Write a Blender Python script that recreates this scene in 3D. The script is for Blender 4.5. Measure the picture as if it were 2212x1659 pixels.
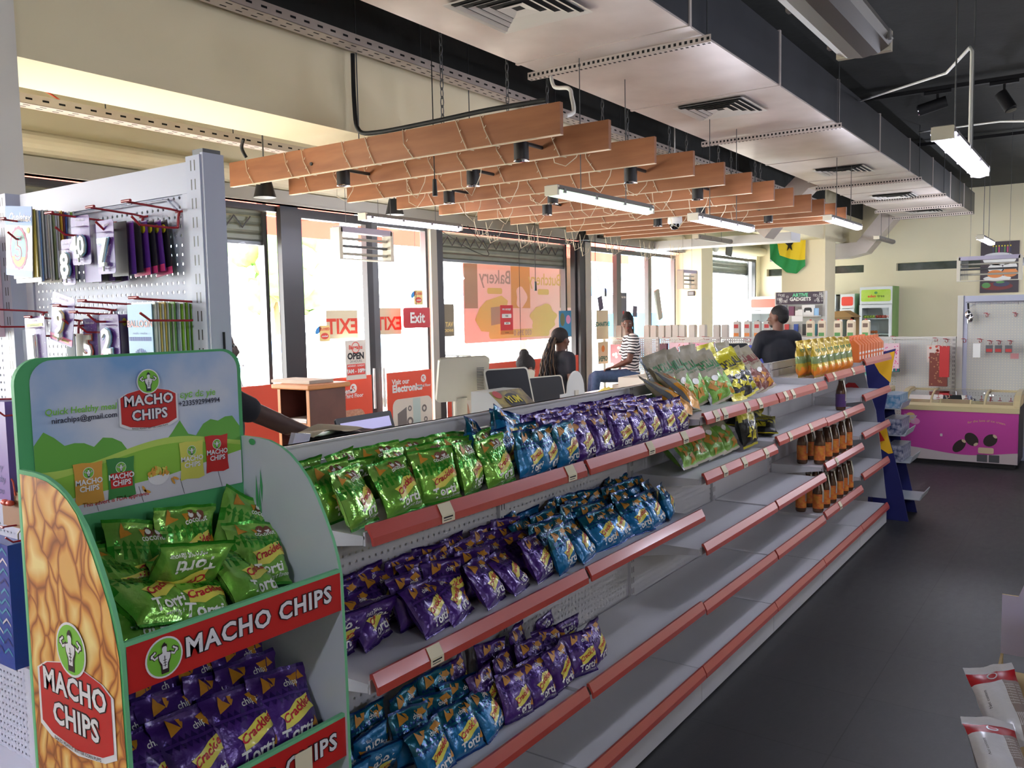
import bpy, bmesh, math, random
from mathutils import Vector, Matrix, Euler, noise
C = bpy.context.scene.collection
for o in list(bpy.data.objects): bpy.data.objects.remove(o)
SC = bpy.context.scene
# ------------------------------------------------------------------ camera
FPX, YAW, PIT, ROL, CAMH = 1845.74, 0.609828014, 0.0801044772, 0.0193206480, 1.75
_f = Vector((math.cos(YAW)*math.cos(PIT), math.sin(YAW)*math.cos(PIT), -math.sin(PIT)))
_r = Vector((math.sin(YAW), -math.cos(YAW), 0)); _d = _f.cross(_r)
_R = math.cos(ROL)*_r + math.sin(ROL)*_d; _D = -math.sin(ROL)*_r + math.cos(ROL)*_d
cam = bpy.data.cameras.new('camera'); camo = bpy.data.objects.new('camera', cam); C.objects.link(camo)
cam.sensor_width = 36; cam.lens = FPX*36/2212; cam.clip_start = .05; cam.clip_end = 300
mw = Matrix((( _R.x, -_D.x, -_f.x, 0), (_R.y, -_D.y, -_f.y, 0), (_R.z, -_D.z, -_f.z, CAMH), (0, 0, 0, 1)))
camo.matrix_world = mw; SC.camera = camo
# ------------------------------------------------------------------ world, sun, exposure
W = bpy.data.worlds.new('daylight'); SC.world = W; W.use_nodes = True
bg = W.node_tree.nodes['Background']; bg.inputs[0].default_value = (.93, .97, 1, 1); bg.inputs[1].default_value = 9.0
sun = bpy.data.lights.new('sun', 'SUN'); suno = bpy.data.objects.new('sun', sun); C.objects.link(suno)
sun.energy = 14; sun.angle = .02; sun.color = (1, .95, .86)
suno.rotation_euler = Euler((math.radians(-28), math.radians(12), 0)); suno.location = (8, 12, 9)
SC.view_settings.view_transform = 'Standard'; SC.view_settings.look = 'None'
SC.view_settings.exposure = 1.1; SC.view_settings.gamma = 1.0
try: SC.view_settings.use_curve_mapping = False
except Exception: pass
SC.cycles.use_denoising = True
SC.cycles.max_bounces = 8; SC.cycles.diffuse_bounces = 4; SC.cycles.glossy_bounces = 3
SC.cycles.transmission_bounces = 6; SC.cycles.transparent_max_bounces = 24
SC.cycles.caustics_reflective = False; SC.cycles.caustics_refractive = False
SC.cycles.sample_clamp_indirect = 6
def tube_light(x, y, z, ln=1.15, power=26, col=(.84, .86, 1)):   # the light a fluorescent lamp gives off all round, just under its tube
    for k in (-.28, .28):
        l = bpy.data.lights.new('tube_light', 'POINT'); l.shadow_soft_size = .06; l.energy = power/2; l.color = col
        o = bpy.data.objects.new('tube_light', l); C.objects.link(o); o.location = (x+k*ln, y, z-.05)

# ------------------------------------------------------------------ helpers
def s2l(c): return tuple((v/255/12.92 if v/255 <= .04045 else ((v/255+.055)/1.055)**2.4) for v in c)
MATS = {}
def mat(n, rgb=(200, 200, 200), rough=.5, metal=0., bump=0., bscale=60., emit=None, es=1., noise_amt=0., nscale=8., rgb2=None, spec=.5, alpha=None, coat=0.):
    if n in MATS: return MATS[n]
    m = bpy.data.materials.new(n); m.use_nodes = True; nt = m.node_tree; p = nt.nodes['Principled BSDF']
    c = (*s2l(rgb), 1); p.inputs['Base Color'].default_value = c
    p.inputs['Roughness'].default_value = rough; p.inputs['Metallic'].default_value = metal
    p.inputs['Specular IOR Level'].default_value = spec
    if coat: p.inputs['Coat Weight'].default_value = coat; p.inputs['Coat Roughness'].default_value = .12
    if emit: p.inputs['Emission Color'].default_value = (*s2l(emit), 1); p.inputs['Emission Strength'].default_value = es
    if noise_amt or bump:
        tc = nt.nodes.new('ShaderNodeTexCoord')
    if noise_amt:
        nz = nt.nodes.new('ShaderNodeTexNoise'); nz.inputs['Scale'].default_value = nscale; nz.inputs['Detail'].default_value = 5
        nt.links.new(tc.outputs['Object'], nz.inputs['Vector'])
        mx = nt.nodes.new('ShaderNodeMix'); mx.data_type = 'RGBA'
        mr = nt.nodes.new('ShaderNodeMapRange'); mr.inputs[1].default_value = .35; mr.inputs[2].default_value = .65; mr.inputs[4].default_value = noise_amt
        nt.links.new(nz.outputs[0], mr.inputs[0]); nt.links.new(mr.outputs[0], mx.inputs['Factor'])
        mx.inputs['A'].default_value = c; c2 = rgb2 or tuple(v*.6 for v in rgb); mx.inputs['B'].default_value = (*s2l(c2), 1)
        nt.links.new(mx.outputs['Result'], p.inputs['Base Color'])
    if bump:
        nb = nt.nodes.new('ShaderNodeTexNoise'); nb.inputs['Scale'].default_value = bscale; nb.inputs['Detail'].default_value = 3
        nt.links.new(tc.outputs['Object'], nb.inputs['Vector'])
        b = nt.nodes.new('ShaderNodeBump'); b.inputs['Strength'].default_value = bump; b.inputs['Distance'].default_value = .01
        nt.links.new(nb.outputs[0], b.inputs['Height']); nt.links.new(b.outputs[0], p.inputs['Normal'])
    MATS[n] = m; return m
def nmath(nt, op, a, b=None, c=None):
    n = nt.nodes.new('ShaderNodeMath'); n.operation = op
    for i, v in enumerate((a, b, c)):
        if v is None: continue
        if isinstance(v, (int, float)): n.inputs[i].default_value = v
        else: nt.links.new(v, n.inputs[i])
    return n.outputs[0]
def pegboard_mat(n, rgb, ax, pitch=.027, r=.0042, rough=.45):
    # punched sheet: round holes cut right through (the light of the windows shows through them)
    m = bpy.data.materials.new(n); m.use_nodes = True; nt = m.node_tree; p = nt.nodes['Principled BSDF']
    p.inputs['Base Color'].default_value = (*s2l(rgb), 1); p.inputs['Roughness'].default_value = rough
    tc = nt.nodes.new('ShaderNodeTexCoord'); sp = nt.nodes.new('ShaderNodeSeparateXYZ'); nt.links.new(tc.outputs['Object'], sp.inputs[0])
    def cell(o):
        f = nmath(nt, 'FRACT', nmath(nt, 'ADD', nmath(nt, 'DIVIDE', o, pitch), 100.))
        return nmath(nt, 'MULTIPLY', nmath(nt, 'SUBTRACT', f, .5), pitch)
    u, v = cell(sp.outputs[ax]), cell(sp.outputs[2])
    d = nmath(nt, 'SQRT', nmath(nt, 'ADD', nmath(nt, 'MULTIPLY', u, u), nmath(nt, 'MULTIPLY', v, v)))
    a = nmath(nt, 'GREATER_THAN', d, r)
    tr = nt.nodes.new('ShaderNodeBsdfTransparent'); mx = nt.nodes.new('ShaderNodeMixShader')
    nt.links.new(a, mx.inputs[0]); nt.links.new(tr.outputs[0], mx.inputs[1]); nt.links.new(p.outputs[0], mx.inputs[2])
    nt.links.new(mx.outputs[0], nt.nodes['Material Output'].inputs[0]); MATS[n] = m; return m
def slot_mat(n, rgb, ax, off, holepitch=.05, slotw=.005, gap=.008, sloth=.028):
    # upright face with two columns of punched slots
    m = bpy.data.materials.new(n); m.use_nodes = True; nt = m.node_tree; p = nt.nodes['Principled BSDF']
    p.inputs['Roughness'].default_value = .45
    tc = nt.nodes.new('ShaderNodeTexCoord'); sp = nt.nodes.new('ShaderNodeSeparateXYZ'); nt.links.new(tc.outputs['Object'], sp.inputs[0])
    u = nmath(nt, 'ABSOLUTE', nmath(nt, 'SUBTRACT', nmath(nt, 'ABSOLUTE', nmath(nt, 'SUBTRACT', sp.outputs[ax], off)), gap))
    a = nmath(nt, 'LESS_THAN', u, slotw/2)
    f = nmath(nt, 'FRACT', nmath(nt, 'ADD', nmath(nt, 'DIVIDE', sp.outputs[2], holepitch), 100.))
    b = nmath(nt, 'LESS_THAN', f, sloth/holepitch)
    k = nmath(nt, 'MULTIPLY', a, b)
    mx = nt.nodes.new('ShaderNodeMix'); mx.data_type = 'RGBA'; nt.links.new(k, mx.inputs['Factor'])
    mx.inputs['A'].default_value = (*s2l(rgb), 1); mx.inputs['B'].default_value = (.012, .012, .014, 1)
    nt.links.new(mx.outputs['Result'], p.inputs['Base Color']); MATS[n] = m; return m
def glass_mat(n, tint=(.96, .98, .97), refl=.10, rough=.0):
    m = bpy.data.materials.new(n); m.use_nodes = True; nt = m.node_tree; nt.nodes.remove(nt.nodes['Principled BSDF'])
    t = nt.nodes.new('ShaderNodeBsdfTransparent'); t.inputs[0].default_value = (*tint, 1)
    g = nt.nodes.new('ShaderNodeBsdfGlossy'); g.inputs['Roughness'].default_value = rough
    f = nt.nodes.new('ShaderNodeLayerWeight'); f.inputs[0].default_value = refl
    mx = nt.nodes.new('ShaderNodeMixShader'); nt.links.new(f.outputs['Fresnel'], mx.inputs[0])
    nt.links.new(t.outputs[0], mx.inputs[1]); nt.links.new(g.outputs[0], mx.inputs[2])
    nt.links.new(mx.outputs[0], nt.nodes['Material Output'].inputs[0]); MATS[n] = m; return m
def translucent_mat(n, rgb, t=.5, rough=.6, alpha=0.):
    m = bpy.data.materials.new(n); m.use_nodes = True; nt = m.node_tree; p = nt.nodes['Principled BSDF']
    p.inputs['Base Color'].default_value = (*s2l(rgb), 1); p.inputs['Roughness'].default_value = rough
    tl = nt.nodes.new('ShaderNodeBsdfTranslucent'); tl.inputs[0].default_value = (*s2l(rgb), 1)
    mx = nt.nodes.new('ShaderNodeMixShader'); mx.inputs[0].default_value = t
    nt.links.new(p.outputs[0], mx.inputs[1]); nt.links.new(tl.outputs[0], mx.inputs[2]); out = mx.outputs[0]
    if alpha:
        tr = nt.nodes.new('ShaderNodeBsdfTransparent'); m2 = nt.nodes.new('ShaderNodeMixShader'); m2.inputs[0].default_value = alpha
        nt.links.new(out, m2.inputs[1]); nt.links.new(tr.outputs[0], m2.inputs[2]); out = m2.outputs[0]
    nt.links.new(out, nt.nodes['Material Output'].inputs[0]); MATS[n] = m; return m

_tx = {}
def glyphs(s, bold=0., align='CENTER', shear=0., space=1.):
    """outline text as flat 2-D faces, cap height about 0.7 for size 1"""
    k = (s, bold, align, shear, space)
    if k not in _tx:
        cu = bpy.data.curves.new('t', 'FONT'); cu.body = s; cu.size = 1; cu.align_x = align; cu.offset = bold; cu.shear = shear; cu.resolution_u = 2
        cu.space_character = space
        ob = bpy.data.objects.new('t', cu); me = bpy.data.meshes.new_from_object(ob)
        vs = [(v.co.x, v.co.y) for v in me.vertices]; ok = [abs(y) < 1.3 and abs(x) < len(s)+1 for x, y in vs]; _tx[k] = (vs, [tuple(p.vertices) for p in me.polygons if all(ok[i] for i in p.vertices)])
        bpy.data.meshes.remove(me); bpy.data.objects.remove(ob); bpy.data.curves.remove(cu)
    return _tx[k]
class B:
    def __init__(s): s.v = []; s.f = []; s.m = []; s.sm = []
    def add(s, vs, fs, m=0, smooth=False):
        n = len(s.v); s.v += [tuple(v) for v in vs]
        for f in fs: s.f.append(tuple(i+n for i in f)); s.m.append(m); s.sm.append(smooth)
        return s
    def box(s, x0, x1, y0, y1, z0, z1, m=0):
        x0, x1 = sorted((x0, x1)); y0, y1 = sorted((y0, y1)); z0, z1 = sorted((z0, z1))
        v = [(x, y, z) for z in (z0, z1) for y in (y0, y1) for x in (x0, x1)]
        return s.add(v, [(0, 2, 3, 1), (4, 5, 7, 6), (0, 1, 5, 4), (2, 6, 7, 3), (0, 4, 6, 2), (1, 3, 7, 5)], m)
    def quad(s, a, b, c, d, m=0): return s.add([a, b, c, d], [(0, 1, 2, 3)], m)
    def poly(s, pts, m=0): return s.add(pts, [tuple(range(len(pts)))], m)
    def prism(s, pts, w, m=0, ms=None):
        """extrude a 3-D polygon by vector w"""
        n = len(pts); w = Vector(w); p2 = [tuple(Vector(p)+w) for p in pts]
        s.add(list(pts)+p2, [tuple(range(n-1, -1, -1)), tuple(range(n, 2*n))], m)
        return s.add(list(pts)+p2, [(i, (i+1) % n, n+(i+1) % n, n+i) for i in range(n)], m if ms is None else ms)
    def ring(s, o, i, w, m=0):
        """a plate with a hole: outer and inner 3-D loops of the same length, extruded by w"""
        n = len(o); w = Vector(w); O2 = [tuple(Vector(p)+w) for p in o]; I2 = [tuple(Vector(p)+w) for p in i]
        v = list(o)+list(i)+O2+I2; f = []
        for k in range(n):
            j = (k+1) % n
            f += [(k, j, n+j, n+k), (2*n+k, 3*n+k, 3*n+j, 2*n+j), (k, 2*n+k, 2*n+j, j), (n+k, n+j, 3*n+j, 3*n+k)]
        return s.add(v, f, m)
    def tube(s, pts, r, n=8, m=0, caps=True, smooth=True):
        pts = [Vector(p) for p in pts]; rs = r if isinstance(r, (list, tuple)) else [r]*len(pts); vs = []; up = None
        for i, p in enumerate(pts):
            t = (pts[min(i+1, len(pts)-1)]-pts[max(i-1, 0)]).normalized()
            if up is None: up = Vector((0, 0, 1)) if abs(t.z) < .9 else Vector((1, 0, 0))
            a = t.cross(up).normalized(); b = a.cross(t).normalized(); up = b
            for k in range(n):
                w = 2*math.pi*k/n; vs.append(p+(a*math.cos(w)+b*math.sin(w))*rs[i])
        L = len(pts); f = [(i*n+k, i*n+(k+1) % n, (i+1)*n+(k+1) % n, (i+1)*n+k) for i in range(L-1) for k in range(n)]
        s.add(vs, f, m, smooth)
        if caps: s.add(vs[:n], [tuple(range(n-1, -1, -1))], m); s.add(vs[-n:], [tuple(range(n))], m)
        return s
    def cyl(s, p0, p1, r, n=12, m=0, r2=None, caps=True, smooth=True): return s.tube([p0, p1], [r, r if r2 is None else r2], n, m, caps, smooth)
    def lathe(s, prof, c=(0, 0, 0), n=16, m=0, mm=None):
        """prof = [(r, z)], spun about a vertical axis through c; mm gives a material for each band"""
        vs = [(c[0]+r*math.cos(2*math.pi*k/n), c[1]+r*math.sin(2*math.pi*k/n), c[2]+z) for r, z in prof for k in range(n)]
        for i in range(len(prof)-1):
            s.add([vs[j] for j in range(i*n, (i+2)*n)], [(k, (k+1) % n, n+(k+1) % n, n+k) for k in range(n)], mm[i] if mm else m, True)
        return s
    def grid(s, fn, nu, nv, m=0, smooth=True, mf=None):
        vs = [fn(i/nu, j/nv) for j in range(nv+1) for i in range(nu+1)]
        fs = [(j*(nu+1)+i, j*(nu+1)+i+1, (j+1)*(nu+1)+i+1, (j+1)*(nu+1)+i) for j in range(nv) for i in range(nu)]
        if mf is None: return s.add(vs, fs, m, smooth)
        n = len(s.v); s.v += [tuple(v) for v in vs]
        for k, f in enumerate(fs):
            i, j = k % nu, k//nu
            s.f.append(tuple(a+n for a in f)); s.m.append(mf((i+.5)/nu, (j+.5)/nv)); s.sm.append(smooth)
        return s
    def ell(s, c, r, m=0, n=12, k=8, rot=None):
        R = rot or Matrix.Identity(3); c = Vector(c)
        def fn(u, v):
            a = 2*math.pi*u; b = math.pi*(v-.5)
            return c+R@Vector((r[0]*math.cos(a)*math.cos(b), r[1]*math.sin(a)*math.cos(b), r[2]*math.sin(b)))
        return s.grid(fn, n, k, m)
    def text(s, t, mp, size, m=0, bold=0., align='CENTER', shear=0., space=1.):
        """mp(u, v) maps flat text coordinates to 3-D"""
        v, f = glyphs(t, bold, align, shear, space); use = sorted({i for q in f for i in q}); ix = {i: n for n, i in enumerate(use)}; return s.add([mp(v[i][0]*size, v[i][1]*size) for i in use], [tuple(ix[i] for i in q) for q in f], m)
    def build(s, name, mats, parent=None, origin=None, world=False):
        """world=True: vertices are world coordinates"""
        vs = s.v
        if world:
            if parent is not None:
                pl = parent.location if parent.parent is None else parent.location+parent.parent.location
                vs = [(a-pl.x, b-pl.y, c-pl.z) for a, b, c in vs]; loc = (0, 0, 0)
            else:
                if origin is None:
                    xs, ys, zs = zip(*vs); origin = ((min(xs)+max(xs))/2, (min(ys)+max(ys))/2, min(zs))
                vs = [(a-origin[0], b-origin[1], c-origin[2]) for a, b, c in vs]; loc = origin
        else: loc = origin or (0, 0, 0)
        me = bpy.data.meshes.new(name); me.from_pydata(vs, [], s.f)
        for q in (mats if isinstance(mats, (list, tuple)) else [mats]): me.materials.append(q)
        me.polygons.foreach_set('material_index', s.m); me.polygons.foreach_set('use_smooth', s.sm); me.update()
        o = bpy.data.objects.new(name, me); C.objects.link(o); o.location = loc
        if parent is not None: o.parent = parent
        return o
def frame(o, u, v):
    """flat drawing plane in the world: origin o, unit axes u and v; returns mp(a, b, lift)"""
    o, u, v = Vector(o), Vector(u).normalized(), Vector(v).normalized(); n = u.cross(v)
    return lambda a, b, h=0.: tuple(o+u*a+v*b+n*h)
def thing(name, label, cat, loc=(0, 0, 0), rz=0., group=None, rot=None):
    o = bpy.data.objects.new(name, None); C.objects.link(o); o.location = loc; o.rotation_euler = rot or (0, 0, rz); o.empty_display_size = .1
    return tag(o, label, cat, group)
def tag(o, label, cat, group=None, kind=None):
    o['label'] = label; o['category'] = cat
    if group: o['group'] = group
    if kind: o['kind'] = kind
    return o
def struct(o, label=None):
    o['kind'] = 'structure'
    if label: o['label'] = label
    return o
def dup(root, loc, rot=None, label=None, group=None, scale=None):
    r = root.copy(); C.objects.link(r); r.location = loc
    if rot is not None: r.rotation_euler = rot
    if scale is not None: r.scale = scale
    if label: r['label'] = label
    if group: r['group'] = group
    for ch in list(root.children):
        c = ch.copy(); C.objects.link(c); c.parent = r
        for g in ch.children:
            d = g.copy(); C.objects.link(d); d.parent = c
    return r
def bevel(o, w, seg=2, ang=40):
    b = o.modifiers.new('bevel', 'BEVEL'); b.width = w; b.segments = seg; b.limit_method = 'ANGLE'; b.angle_limit = math.radians(ang); return o
def rrect(w, h, r, n=4):
    out = []
    for cx, cy, a0 in ((w/2-r, h/2-r, 0), (-w/2+r, h/2-r, 90), (-w/2+r, -h/2+r, 180), (w/2-r, -h/2+r, 270)):
        for k in range(n+1): a = math.radians(a0+90*k/n); out.append((cx+r*math.cos(a), cy+r*math.sin(a)))
    return out
def oval(w, h, n=28, c=(0, 0)): return [(c[0]+w/2*math.cos(2*math.pi*k/n), c[1]+h/2*math.sin(2*math.pi*k/n)) for k in range(n)]
ORD = ['first', 'second', 'third', 'fourth', 'fifth', 'sixth', 'seventh', 'eighth', 'ninth', 'tenth', 'eleventh', 'twelfth', 'thirteenth', 'fourteenth', 'fifteenth', 'sixteenth', 'seventeenth', 'eighteenth', 'nineteenth', 'twentieth']
# ------------------------------------------------------------------ setting
YW, XF = 6.0, 17.7
m_cream = mat('cream_paint', (236, 226, 194), .75, bump=.05, bscale=30, noise_amt=.25, nscale=1.5, rgb2=(224, 213, 180))
m_white = mat('white_paint', (226, 224, 218), .7)
m_dark = mat('charcoal_ceiling', (48, 50, 48), .9, bump=.3, bscale=14, noise_amt=.6, nscale=2.5, rgb2=(36, 38, 36))
m_alu = mat('grey_aluminium', (96, 98, 100), .4, .6)
m_alud = mat('dark_aluminium', (62, 62, 64), .45, .5)
m_jamb = mat('pale_grey_trim', (176, 172, 160), .6)
m_header = mat('header_grey', (160, 158, 150), .6)
m_glass = glass_mat('window_glass')
m_galv = mat('galvanised_steel', (206, 196, 190), .38, .22, bump=.08, bscale=5, noise_amt=.5, nscale=3, rgb2=(180, 168, 162))
m_galv_shade = mat('shaded_duct_steel', (70, 72, 78), .42, .3, noise_amt=.5, nscale=3, rgb2=(56, 58, 62))  # darker copy of the galvanised steel, shade put into the colour
m_black = mat('black_plastic', (20, 20, 22), .45)
m_rub = mat('black_rubber', (14, 14, 15), .7)
m_whitep = mat('white_plastic', (232, 232, 228), .35)
m_offw = mat('off_white_plastic', (214, 208, 190), .4)
# floor: dark slate tiles
m = bpy.data.materials.new('slate_tiles'); m.use_nodes = True; nt = m.node_tree; p = nt.nodes['Principled BSDF']
tc = nt.nodes.new('ShaderNodeTexCoord'); br = nt.nodes.new('ShaderNodeTexBrick'); br.offset = 0.; br.squash = 1
nt.links.new(tc.outputs['Object'], br.inputs['Vector']); br.inputs['Scale'].default_value = 1
br.inputs['Brick Width'].default_value = .6; br.inputs['Row Height'].default_value = .6; br.inputs['Mortar Size'].default_value = .0025
br.inputs['Color1'].default_value = (*s2l((40, 41, 42)), 1); br.inputs['Color2'].default_value = (*s2l((47, 46, 46)), 1); br.inputs['Mortar'].default_value = (*s2l((16, 16, 17)), 1)
nz = nt.nodes.new('ShaderNodeTexNoise'); nz.inputs['Scale'].default_value = 9; nz.inputs['Detail'].default_value = 8; nz.inputs['Roughness'].default_value = .7
mp = nt.nodes.new('ShaderNodeMapping'); mp.inputs['Scale'].default_value = (1, 2.4, 1); nt.links.new(tc.outputs['Object'], mp.inputs[0]); nt.links.new(mp.outputs[0], nz.inputs['Vector'])
mx = nt.nodes.new('ShaderNodeMix'); mx.data_type = 'RGBA'; mx.blend_type = 'MULTIPLY'; mx.inputs['Factor'].default_value = .55
rp = nt.nodes.new('ShaderNodeMapRange'); rp.inputs[1].default_value = .3; rp.inputs[2].default_value = .7; rp.inputs[3].default_value = .35; rp.inputs[4].default_value = 1.25
nt.links.new(nz.outputs[0], rp.inputs[0]); nt.links.new(br.outputs['Color'], mx.inputs['A']); nt.links.new(rp.outputs[0], mx.inputs['B']); nt.links.new(mx.outputs['Result'], p.inputs['Base Color'])
rr = nt.nodes.new('ShaderNodeMapRange'); rr.inputs[3].default_value = .38; rr.inputs[4].default_value = .62; nt.links.new(nz.outputs[0], rr.inputs[0]); nt.links.new(rr.outputs[0], p.inputs['Roughness'])
bp = nt.nodes.new('ShaderNodeBump'); bp.inputs['Strength'].default_value = .25; bp.inputs['Distance'].default_value = .004; nt.links.new(nz.outputs[0], bp.inputs['Height']); nt.links.new(bp.outputs[0], p.inputs['Normal'])
m_floor = m
XB, YR, ZC = -3.0, -7.0, 3.9
struct(B().box(XB, XF, YR, YW+.15, -.1, 0).build('floor', m_floor, world=True, origin=(0.35, .25, 0)))
struct(B().box(XB, XF, YR, YW+.15, ZC, ZC+.15).build('ceiling', m_dark, world=True))
struct(B().box(XB-.15, XB, YR, YW+.15, 0, ZC).build('wall_front', m_cream, world=True))
struct(B().box(XB, XF, YR-.15, YR, 0, ZC).build('wall_right', m_cream, world=True))
# window wall (left): openings left free
b = B()
b.box(XB, XF, YW-.02, YW+.16, 2.87, ZC); b.box(XB, -2.0, YW, YW+.16, 0, 2.87); b.box(13.55, 15.1, YW, YW+.16, 0, 2.87); b.box(17.5, XF, YW, YW+.16, 0, 2.87)
struct(b.build('wall_left', m_cream, world=True))
# far wall with three slit windows
b = B(); slits = [(6.0-.2, 5.56), (4.45, 3.8), (3.30, 1.0)]
b.box(XF, XF+.2, YR, YW+.16, 0, 2.455); b.box(XF, XF+.2, YR, YW+.16, 2.60, ZC)
ys = [YW+.16, 5.8, 5.5, 4.45, 3.8, 3.32, 1.0, YR]
for a, c in ((YW+.16, 5.86), (5.5, 4.55), (3.95, 3.36), (1.0, YR)): b.box(XF, XF+.2, c, a, 2.455, 2.60)
struct(b.build('wall_back', m_cream, world=True))
for i, (a, c) in enumerate(((5.86, 5.5), (4.55, 3.95), (3.36, 1.0))):
    w = struct(B().box(XF+.15, XF+.165, c, a, 2.455, 2.60).build('window_%d' % (i+7), mat('slit_glass', (60, 72, 62), .12, noise_amt=.6, nscale=6, rgb2=(92, 100, 96)), world=True))
# pillars and big beam
b = B().box(13.55, 14.02, 5.58, YW, 0, 2.87); b.box(13.53, 14.04, 5.56, YW, 2.87, ZC)
struct(b.build('wall_pillar', m_cream, world=True))
struct(B().box(15.0, 15.66, 3.97, 4.70, 0, ZC).build('column', m_cream, world=True))
struct(B().box(1.25, 1.935, 3.97, 4.70, 0, ZC).build('column', m_white, world=True))
struct(B().box(XB, XF, 4.0, 4.5, 2.935, 3.47).build('beam', m_cream, world=True)); struct(B().box(XB, XF, 3.98, 4.52, 3.47, ZC).build('beam', m_dark, world=True))
# header over the windows: grey box section with a rounded cream moulding on top
b = B(); prof = [(-.02, 2.745), (-.12, 2.745), (-.12, 2.862), (-.02, 2.862)]
b.prism([(XB, YW+y, z) for y, z in prof], (13.9-XB-.35, 0, 0), 0); b.box(XB, 13.55, YW-.135, YW-.02, 2.745, 2.76, 0)
struct(b.build('trim_1', [m_header, m_whitep], world=True))
b = B(); r = .085; pr = [(YW-.02, 2.872)]+[(YW-.06-r*math.sin(math.radians(a)), 2.872+r-r*math.cos(math.radians(a))) for a in range(0, 181, 20)]+[(YW-.02, 2.872+2*r)]
b.prism([(XB, y, z) for y, z in pr], (13.55-XB, 0, 0)); b.prism([(14.02, y-.0, z) for y, z in pr], (XF-14.02, 0, 0))
struct(b.build('trim_2', m_cream, world=True))
# mullions and frames: one object for each window or door
m_red = mat('awning_red', (205, 62, 52), .7)
def fr(b, x0, x1, z0, z1, t=.05, y0=YW+.02, y1=YW+.09, m=0):
    b.box(x0, x0+t, y0, y1, z0, z1, m); b.box(x1-t, x1, y0, y1, z0, z1, m); b.box(x0+t, x1-t, y0, y1, z1-t, z1, m); b.box(x0+t, x1-t, y0, y1, z0, z0+t, m)
def glaze(o, x0, x1, z0, z1, y=YW+.055): B().quad((x0, y, z0), (x1, y, z0), (x1, y, z1), (x0, y, z1)).build('pane', m_glass, o, world=True)
def win(n, x0, x1, z0=.06, z1=2.745, kind='window', t=.05, mats=None):
    b = B(); fr(b, x0, x1, z0, z1, t); o = struct(b.build('%s_%d' % (kind, n), mats or m_alud, world=True)); glaze(o, x0+t, x1-t, z0+t, z1-t); return o
win(1, -2.0, 1.2); win(2, 1.2, 5.16)
b = B().box(5.06, 5.26, YW-.03, YW+.02, 0, 2.745); struct(b.build('trim_3', m_alud, world=True))
d1 = win(1, 5.26, 6.24, 0, 2.745, 'door', .08); d2 = win(2, 6.24, 7.13, 0, 2.745, 'door', .08, m_alu)
B().cyl((6.17, YW-.02, .85), (6.17, YW-.02, 1.25), .012).build('door_handle', m_whitep, d1, world=True)
B().cyl((6.31, YW-.02, .85), (6.31, YW-.02, 1.25), .012).build('door_handle', m_whitep, d2, world=True)
struct(B().box(7.08, 7.18, YW-.03, YW+.12, 0, 2.745).build('trim_4', m_jamb, world=True))
struct(B().box(7.18, 7.28, YW-.03, YW+.10, 0, 2.745).build('trim_5', m_alud, world=True))
win(3, 7.28, 10.22)
struct(B().box(10.22, 10.36, YW-.03, YW+.12, 0, 2.745).build('trim_6', m_alud, world=True))
struct(B().box(10.36, 10.52, YW-.04, YW+.02, 0, 2.745).build('trim_7', m_jamb, world=True))
d3 = win(3, 10.52, 11.46, 0, 2.70, 'door', .07, m_alu); d4 = win(4, 11.46, 12.52, 0, 2.70, 'door', .07, m_alu); win(4, 12.52, 13.50, 0, 2.70, mats=m_alu)
B().cyl((11.40, YW-.02, .9), (11.40, YW-.02, 1.3), .012).build('door_handle', m_whitep, d3, world=True)
win(5, 15.1, 17.5, .3, 2.80, mats=m_alu)
# roller shutters, half down, outside the glass
m_shut = mat('shutter_grey', (126, 130, 118), .5, .3, noise_amt=.3, nscale=5)
def shutter(x0, x1, z0, lab, y=YW+.17):
    b = B(); n = int((2.75-z0)/.075)
    for k in range(n):
        z = z0+k*.075; b.prism([(x0, y, z), (x0, y-.012, z+.02), (x0, y-.012, z+.055), (x0, y, z+.075), (x0, y+.01, z+.075), (x0, y+.01, z)], (x1-x0, 0, 0), 0)
    b.box(x0, x1, y-.02, y+.03, z0-.03, z0, 1)
    b.box(x0-.04, x0, y-.04, y+.04, 0, 2.8, 1); b.box(x1, x1+.04, y-.04, y+.04, 0, 2.8, 1)
    tag(b.build('roller_shutter', [m_shut, m_alu], world=True), lab, 'shutter')
shutter(1.25, 5.0, 2.44, 'grey roller shutter lowered a third behind the pegboard window')
shutter(7.36, 10.1, 2.40, 'grey roller shutter above the hanging bakery poster window')
shutter(15.15, 17.35, 2.51, 'pale roller shutter over the far window with blue sheeting')
# outside: pavement, red awning, buildings, tarpaulin, cars, motorbikes, trees
m_pave = mat('pale_pavement', (205, 200, 188), .85, noise_amt=.3, nscale=1)
struct(B().box(-30, 60, YW+.15, 60, -.12, -.02).build('ground', m_pave, world=True))
struct(B().box(XF+.2, 60, YR-30, YW+.15, -.12, -.02).build('ground', m_pave, world=True))
m_awn = translucent_mat('red_awning_cloth', (206, 84, 72), .3)
def awning(x0, x1, lab, z=2.80):
    b = B(); b.grid(lambda u, v: (x0+(x1-x0)*u, YW+.22+1.25*v, 3.25-.38*v+.012*math.sin(u*60)*v), 60, 3)
    b.grid(lambda u, v: (x0+(x1-x0)*u, YW+1.47+.01*math.sin(u*80), 2.87-.20*v), 60, 2)
    tag(b.build('awning', m_awn, world=True), lab, 'awning')
awning(-1, 7.2, 'red cloth awning outside the exit doors'); awning(7.5, 14.6, 'red cloth awning outside the entrance doors')
def trellis(x0, x1, lab):
    b = B(); n = int((x1-x0)/.17)
    for k in range(n):
        x = x0+k*.17
        b.tube([(x+.17*t, YW+.14, 2.60+.05*math.cos(2*math.pi*t)) for t in (0, .25, .5, .75, 1)], .007, 5)
    tag(b.build('metal_grille', m_alud, world=True), lab, 'grille')
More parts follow.
